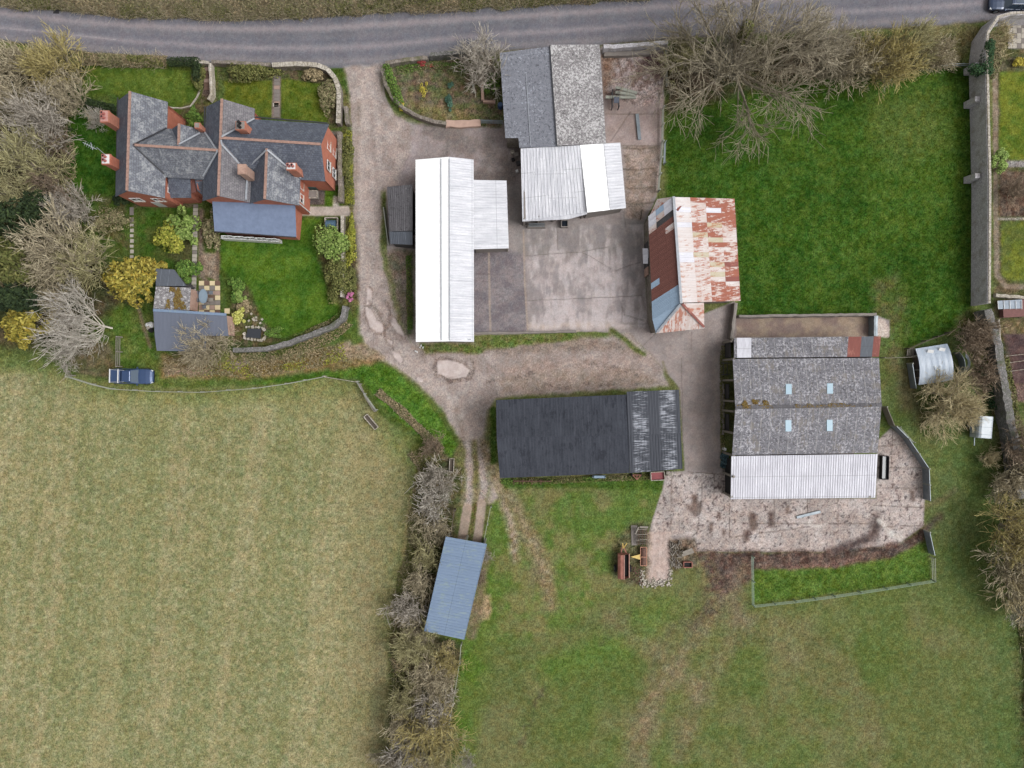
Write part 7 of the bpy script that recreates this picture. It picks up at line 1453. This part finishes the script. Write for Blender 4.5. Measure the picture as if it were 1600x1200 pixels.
# teal bags by the cattle shed
tb = empty('teal_tarpaulin', W(1131, 716), 'crumpled teal tarpaulin with a white drum at the corner of the cattle shed', 'tarpaulin'); V, F = cloud(5, [(0, .25, .4, .42, .38, .4), (.1, -.35, .35, .4, .35, .35), (-.05, -.8, .2, .3, .25, .2)], 90, .3, shell=.9); fast_mesh('cloth', V, F, island('teal_cloth', [c3(74, 104, 112), c3(50, 72, 82), c3(96, 124, 130), c3(40, 48, 56)], .5), tb, local=True)
q = MB(); p = W(1130, 701); q.cyl((p.x, p.y, 0), (p.x, p.y, .8), .17, .17, 12); q.build('drum', M_white, tb)
hk = empty('rubble_sacks', W(1129, 645), 'row of grey sandbags along the open side of the cattle shed', 'sandbags')
for k in range(9): q = MB(); p = W(1129 + (k % 2), 603 + k * 9); q.cyl((p.x, p.y - .3, .14), (p.x, p.y + .3, .14), .15, .12, 8); q.build('sack', M_conc, hk)
gf = empty('calf_gate', W(1127, 580), 'small dark steel gate sticking out from the cattle shed', 'gate'); q = MB()
for y in (568, 585): q.bar(W(1123, y) + Vector((0, 0, 1.1)), W(1137, y) + Vector((0, 0, 1.1)), .08)
for x in (1126, 1132): q.bar(W(x, 566) + Vector((0, 0, 1.1)), W(x, 587) + Vector((0, 0, 1.1)), .06)
for x, y in ((1126, 567), (1126, 586), (1132, 567), (1132, 586)): q.bar(W(x, y), W(x, y) + Vector((0, 0, 1.1)), .06)
q.build('bars', M_clad, gf)
w4 = empty('stone_heap', W(805, 262), 'clutter of tubs and blocks between the white sheds', 'clutter')
for x, y, s_, mt in ((801, 239, .45, M_cope), (807, 243, .55, M_conc), (802, 250, .4, M_dark), (810, 256, .5, M_clad), (808, 268, .35, M_white)): q = MB(); q.box(W(x, y) + Vector((0, 0, s_ / 2)), (s_, s_, s_), .3, taper=.8); q.build('block', mt, w4)
wp_ = empty('white_debris', W(652, 548), 'small white plastic scraps at the south-west corner of the long white shed', 'litter')
for x, y, s_ in ((658, 540, .3), (661, 543, .28), (656, 543, .2), (650, 549, .34), (652, 550, .22)): q = MB(); q.box(W(x, y) + Vector((0, 0, .1)), (s_, s_ * .5, .15), x, taper=.6); q.build('scrap', M_white, wp_)
loose_bars('garden_rail', [(1003, 328, 1000, 344, .2)], .1, .1, M_woodd, 'short dark timber leaning by the rusty barn', 'timber')

# curved roof shelter, its ring and the livestock trailer
sh = empty('curved_shelter', W(1452, 575), 'pale blue curved corrugated steel shelter beside the willow', 'shelter'); m = MB(); n = 12
A, B, C_, D_ = W(1429, 545, .9), W(1479, 537, .9), W(1487.5, 594, .9), W(1434, 601.5, .9)
def arch(u, v): 
    a = A.lerp(D_, v); b = B.lerp(C_, v); p = a.lerp(b, u); return p + Vector((0, 0, math.sin(u * math.pi) * .9 + 0))
def archv(u, v):
    a = A.lerp(B, u); b = D_.lerp(C_, u); p = a.lerp(b, v); return p + Vector((0, 0, math.sin((v * .8 + .1) * math.pi) * .8 - .1))
NU = 60
for i in range(NU):
    for j in range(n):
        o = lambda a: Vector((0, 0, .02 * (a % 2))); m.face([archv((i) / NU, j / n) + o(i), archv((i) / NU, (j + 1) / n) + o(i), archv((i + 1) / NU, (j + 1) / n) + o(i + 1), archv((i + 1) / NU, j / n) + o(i + 1)], [(i * .06, j * .4), (i * .06, j * .4 + .4), (i * .06 + .06, j * .4 + .4), (i * .06 + .06, j * .4)])
m.build('roof', sheet('shelter_sheet', c3(206, 214, 224), c3(164, 180, 200), .7, .4, grime=.6), sh); m = MB(); P_ = [W(1432, 546, .9), W(1477, 539, .9), W(1484, 592, .9), W(1437, 598, .9)]; m.prism([(p.x, p.y) for p in P_], 0, .95); m.build('wall', M_clad, sh)
for a_, b_ in (((1449, 546), (1459, 552)), ((1466, 542), (1478, 550))): 
    c0_ = ((a_[0] + b_[0]) / 2, (a_[1] + b_[1]) / 2); q = MB(); v_ = .12; p = W(c0_[0], c0_[1], 1.42); q.box((p.x, p.y, 1.45), (.7, .38, .03), -.15, rx=.45); q.build('patch_sheet', M_white, sh)
rg_ = empty('feeder_ring', W(1498, 568), 'grey curved metal sheet standing on edge beside the curved shelter', 'feeder'); m = MB(); pts = [(1489, 551), (1493, 555), (1497, 562), (1498.5, 571), (1497, 580), (1494, 585)]
for a_, b_ in zip(pts[:-1], pts[1:]): m.bar(W(*a_) + Vector((0, 0, .6)), W(*b_) + Vector((0, 0, .6)), .05, 1.2)
top = [W(x + 1, y, 1.2) for x, y in pts]; 
m.build('sheet', M_galv, rg_); m = MB(); cst = W(1502, 567); 
for k in range(8):
    a0 = math.radians(-62 + k * 15.5); a1 = a0 + math.radians(15.5); P4 = [cst + Vector((math.cos(a0) * r_ - .55, math.sin(a0) * r_ * 1.3, z_)) for r_, z_ in ((.55, 1.25), (1.0, 1.0))]; Q4 = [cst + Vector((math.cos(a1) * r_ - .55, math.sin(a1) * r_ * 1.3, z_)) for r_, z_ in ((.55, 1.25), (1.0, 1.0))]; m.slab([P4[0], P4[1], Q4[1], Q4[0]], .03)
m.build('flange', M_galv, rg_)
for k, (x, y) in enumerate(((1418, 550),)):
    pt = empty('pallet', W(x, y), 'weathered timber pallet leaning at the corner of the curved shelter', 'pallet')
    for i in range(5): q = MB(); q.bar(W(x - 3 + i * 2.4, y - 6) + Vector((0, 0, .5)), W(x - 3 + i * 2.4, y + 6) + Vector((0, 0, .35)), .1, .04); q.build('slat', M_wood, pt)
    for i in (-5, 0, 5): q = MB(); q.bar(W(x - 4, y + i) + Vector((0, 0, .32 - i * .012)), W(x + 8, y + i) + Vector((0, 0, .32 - i * .012)), .08, .06); q.build('bearer', M_woodd, pt)
lt = empty('livestock_trailer', W(1523, 665), 'small ribbed white livestock trailer standing against the old wall', 'trailer')
O = W(1524, 666); rzt = math.radians(-4); Mx = Matrix.Translation(O) @ Matrix.Rotation(rzt, 4, 'Z')
def loc(x, y, z): return Mx @ Vector((x, y, z))
m = MB(); w_, l_, h_ = .88, 1.25, 2.0
sec = [(-w_, .45), (-w_, h_ - .35), (-w_ + .12, h_ - .12), (-w_ + .35, h_), (w_ - .35, h_), (w_ - .12, h_ - .12), (w_, h_ - .35), (w_, .45)]
for (x0, z0), (x1, z1) in zip(sec, sec[1:] + sec[:1]): m.face([loc(x0, -l_, z0), loc(x1, -l_, z1), loc(x1, l_, z1), loc(x0, l_, z0)])
for y in (-l_, l_): m.face([loc(x, y, z) for x, z in sec])
m.build('body', plain('white_blue_paint', c3(196, 202, 208), .4, 0, .06, 2, c3(168, 180, 188)), lt)
for y in (-.85, -.0, .85):
    q = MB()
    for (x0, z0), (x1, z1) in zip(sec[:-1], sec[1:]): q.bar(loc(x0 * 1.01, y, z0 + .015), loc(x1 * 1.01, y, z1 + .015), .05, .05)
    q.build('rib', M_galv, lt)
q = MB(); q.box(loc(0, -l_ - .01, 1.1), (1.5, .04, 1.2), rzt); q.build('rear_door', M_galv, lt); q = MB(); q.box(loc(0, l_ + .01, 1.2), (1.5, .03, .8), rzt); q.build('front_vent', M_dark, lt)
q = MB(); q.bar(loc(-.3, -l_, .45), loc(-.3, -l_ - 1.0, .5), .08); q.build('drawbar', M_galv, lt)
for sx in (-1, 1): q = MB(); q.cyl(loc(sx * (w_ + .02), .0, .36), loc(sx * (w_ + .2), .0, .36), .36, .36, 16); wv_ = q.build('wheel', M_dark, lt); q = MB(); q.cyl(loc(sx * (w_ + .0), 0, .36), loc(sx * (w_ + .21), 0, .36), .17, .17, 10); q.build('rim', M_galv, wv_); q = MB(); q.box(loc(sx * (w_ + .12), 0, .78), (.26, .9, .05), rzt); q.build('mudguard', M_galv, lt)
gl = empty('glass_frame', W(1580, 478), 'low glazed lean-to frame on the neighbour\'s brick base by the old wall', 'cold frame'); q = MB(); q.slab([W(1559, 470, 1.2), W(1597, 468, 1.2), W(1597, 482, .8), W(1560, 483, .8)], .05); q.build('glazing', plain('frosted_glass', c3(158, 170, 184), .3), gl); q = MB(); q.prism([(p.x, p.y) for p in (W(1560, 470), W(1600, 469), W(1600, 495), W(1562, 497))], 0, .7); q.build('base', plain('maroon_render', c3(128, 88, 84), .9), gl)
for k in range(5): q = MB(); q.bar(W(1559 + k * 9.4, 470, 1.24), W(1560 + k * 9.2, 483, .85), .05, .04); q.build('glazing_bar', M_white, gl)
for i, (x, y, w_, h_, lab) in enumerate(((1590, 54, 30, 42, 'grey paved sitting area cut by the right edge in the neighbour\'s garden'),)):
    slabs('neighbour_patio', [(1578 + a * 7, 40 + b * 8, 6.6, 7.6, 3 if (a + b) % 3 else 2) for a in range(5) for b in range(5)], lab, mats=PAV)

# ------------------------------------------------------------------ cars
def loft(mb, secs, mi=0, close=True):
    n = len(secs[0])
    for a, b in zip(secs[:-1], secs[1:]):
        for i in range(n): j = (i + 1) % n; mb.face([a[i], a[j], b[j], b[i]], mi=mi)
    if close: mb.face(secs[0][::-1], mi=mi); mb.face(secs[-1], mi=mi)
def car(name, pos, rz, L, Wd, H, paint, label, kind='suv', roofmat=None, group=None):
    r = empty(name, pos, label, 'car' if kind != 'pickup' else 'pickup truck', group, rz)
    def bl(m, nm, mat, par=None, smooth=False):
        o = m.build(nm, mat, None, smooth=smooth); o.parent = par or r; return o
    hw = Wd / 2; belt = H * .56; stn = [(-.5, .80, .62), (-.485, .93, .8), (-.44, .985, .96), (-.3, 1, 1), (0, 1, 1), (.22, 1, .99), (.34, .98, .93), (.43, .92, .84), (.48, .80, .74), (.5, .62, .60)]
    m = MB(); secs = []
    for t_, wf, hf in stn:
        w = hw * wf; z0 = .3 if abs(t_) < .49 else .42; z1 = belt * hf; x = t_ * L
        secs.append([Vector((x, -w * .88, z0)), Vector((x, -w, z0 + .14)), Vector((x, -w, z1 - .16)), Vector((x, -w * .93, z1 - .04)), Vector((x, -w * .7, z1)), Vector((x, 0, z1 + .03)), Vector((x, w * .7, z1)), Vector((x, w * .93, z1 - .04)), Vector((x, w, z1 - .16)), Vector((x, w, z0 + .14)), Vector((x, w * .88, z0))])
    loft(m, secs); bl(m, 'body', paint, smooth=False)
    x0, x1 = (-.47, .17) if kind == 'suv' else (-.20, .17); g = MB(); sec = []
    for t_, wf, zf in ((x0, .86, 0), (x0 + .035, .76, 1), (x1 - .13, .76, 1), (x1, .84, 0)): sec.append([Vector((t_ * L, -hw * wf * (1.02 if zf == 0 else 1), belt * .97 if zf == 0 else H - .06)), Vector((t_ * L, hw * wf * (1.02 if zf == 0 else 1), belt * .97 if zf == 0 else H - .06))])
    b = [Vector((x0 * L, -hw * .92, belt * .96)), Vector((x1 * L, -hw * .9, belt * .96)), Vector((x1 * L, hw * .9, belt * .96)), Vector((x0 * L, hw * .92, belt * .96))]; t4 = [Vector(((x0 + .035) * L, -hw * .76, H - .05)), Vector(((x1 - .12) * L, -hw * .76, H - .05)), Vector(((x1 - .12) * L, hw * .76, H - .05)), Vector(((x0 + .035) * L, hw * .76, H - .05))]
    for i in range(4): j = (i + 1) % 4; g.face([b[i], b[j], t4[j], t4[i]])
    g.face(t4); bl(g, 'windows', GL_CAR)
    m = MB(); c = (t4[0] + t4[2]) / 2; m.box((c.x, 0, H - .03), (abs(t4[1].x - t4[0].x) + .02, hw * 1.5, .05), taper=.94); m.box((c.x, 0, H + .005), (abs(t4[1].x - t4[0].x) * .9, hw * 1.3, .03), taper=.9); bl(m, 'roof', roofmat or paint)
    m = MB()
    for i in range(4): m.bar(b[i], t4[i], .08, .08)
    for f in (.45,) + ((.72,) if kind == 'suv' else ()):
        for (p, q), (u, v) in (((b[0], b[1]), (t4[0], t4[1])), ((b[3], b[2]), (t4[3], t4[2]))): m.bar(p.lerp(q, 1 - f), u.lerp(v, 1 - f), .07, .07)
    bl(m, 'pillars', paint)
    for sx, sy in ((1, 1), (1, -1), (-1, 1), (-1, -1)):
        m = MB(); x = sx * L * .30; m.cyl((x, sy * (hw - .2), .36), (x, sy * (hw + .02), .36), .36, .36, 20); w_ = bl(m, 'wheel', M_dark); m = MB(); m.cyl((x, sy * (hw - .1), .36), (x, sy * (hw + .03), .36), .21, .21, 12); bl(m, 'rim', M_galv, w_)
        m = MB(); m.cyl((x, sy * (hw - .3), .4), (x, sy * (hw + .015), .4), .42, .42, 20, cap=False); bl(m, 'wheel_arch', M_dark)
    for sy in (-1, 1):
        m = MB(); m.box((L * .455, sy * hw * .66, belt * .66), (.22, .36, .16), sy * -.35); bl(m, 'headlight', M_lamp); m = MB(); m.box((-L * .49, sy * hw * .74, belt * .78), (.06, .24, .2)); bl(m, 'tail_light', plain('red_lens', c3(140, 24, 24), .3))
        m = MB(); m.box((x1 * L - .12, sy * (hw + .08), belt + .06), (.14, .2, .13)); bl(m, 'wing_mirror', paint)
    m = MB(); m.box((L * .485, 0, .42), (.12, Wd * .78, .16)); m.box((-L * .49, 0, .42), (.1, Wd * .8, .16)); bl(m, 'bumper', M_dark if kind == 'pickup' else paint)
    m = MB(); m.bar((L * .475, -hw * .35, belt * .60), (L * .475, hw * .35, belt * .60), .06, .16); bl(m, 'grille', M_dark)
    return r, b, t4, belt
GL_CAR, _n2, _b2 = new_mat('car_glass'); _b2.inputs['Base Color'].default_value = c3(60, 78, 96); _b2.inputs['Roughness'].default_value = .06; _b2.inputs['Specular IOR Level'].default_value = .8
M_lamp = plain('lamp_glass', c3(220, 224, 228), .15, 0, .02)
def paintm(name, rgb, rough=.28):
    m, nt, b = new_mat(name); b.inputs['Base Color'].default_value = rgb; b.inputs['Roughness'].default_value = rough; b.inputs['Coat Weight'].default_value = .8; b.inputs['Coat Roughness'].default_value = .06; b.inputs['Metallic'].default_value = .3; return m
P_BLUE = paintm('blue_car_paint', c3(52, 76, 116)); P_NAVY = paintm('navy_car_paint', c3(44, 62, 92)); 
pk, bb_, tt_, belt_ = car('pickup_truck', W(212.5, 588), math.radians(-1), 4.75, 1.8, 1.75, P_BLUE, 'blue pickup truck with two white roof bars parked by the field fence', 'pickup')
m = MB(); L_ = 4.75; m.box((-L_ * .335, 0, 1.28), (L_ * .27, 1.62, .66), taper=.93); m.box((-L_ * .335, 0, 1.625), (L_ * .24, 1.45, .03), taper=.95); o = m.build('hardtop', P_BLUE); o.parent = pk
for sy in (-1, 1): m = MB(); m.box((-L_ * .335, sy * .80, 1.33), (L_ * .18, .03, .3), 0, rx=sy * .08); o = m.build('side_window', GL_CAR); o.parent = pk
for x in (-L_ * .45, -L_ * .25): m = MB(); m.bar((x, -.8, 1.72), (x, .8, 1.72), .12, .06); o = m.build('roof_bar', M_white); o.parent = pk
for sy in (-1, 1): m = MB(); m.bar((-L_ * .45, sy * .72, 1.70), (-L_ * .1, sy * .66, 1.80), .05, .05); o = m.build('roof_rail', M_lead); o.parent = pk
sc_, _a, _b_, _c = car('estate_car', W(1571, 9), math.radians(180 - 1), 4.6, 1.85, 1.6, P_NAVY, 'dark blue estate car with silver roof rails on the road, top right corner', 'suv', None)
for sy in (-1, 1): m = MB(); m.bar((-1.9, sy * .66, 1.64), (.3, sy * .66, 1.64), .05, .06); o = m.build('roof_rail', M_lead); o.parent = sc_
m = MB(); m.box((-.75, 0, 1.625), (1.1, .9, .02)); o = m.build('sunroof', GL_CAR); o.parent = sc_
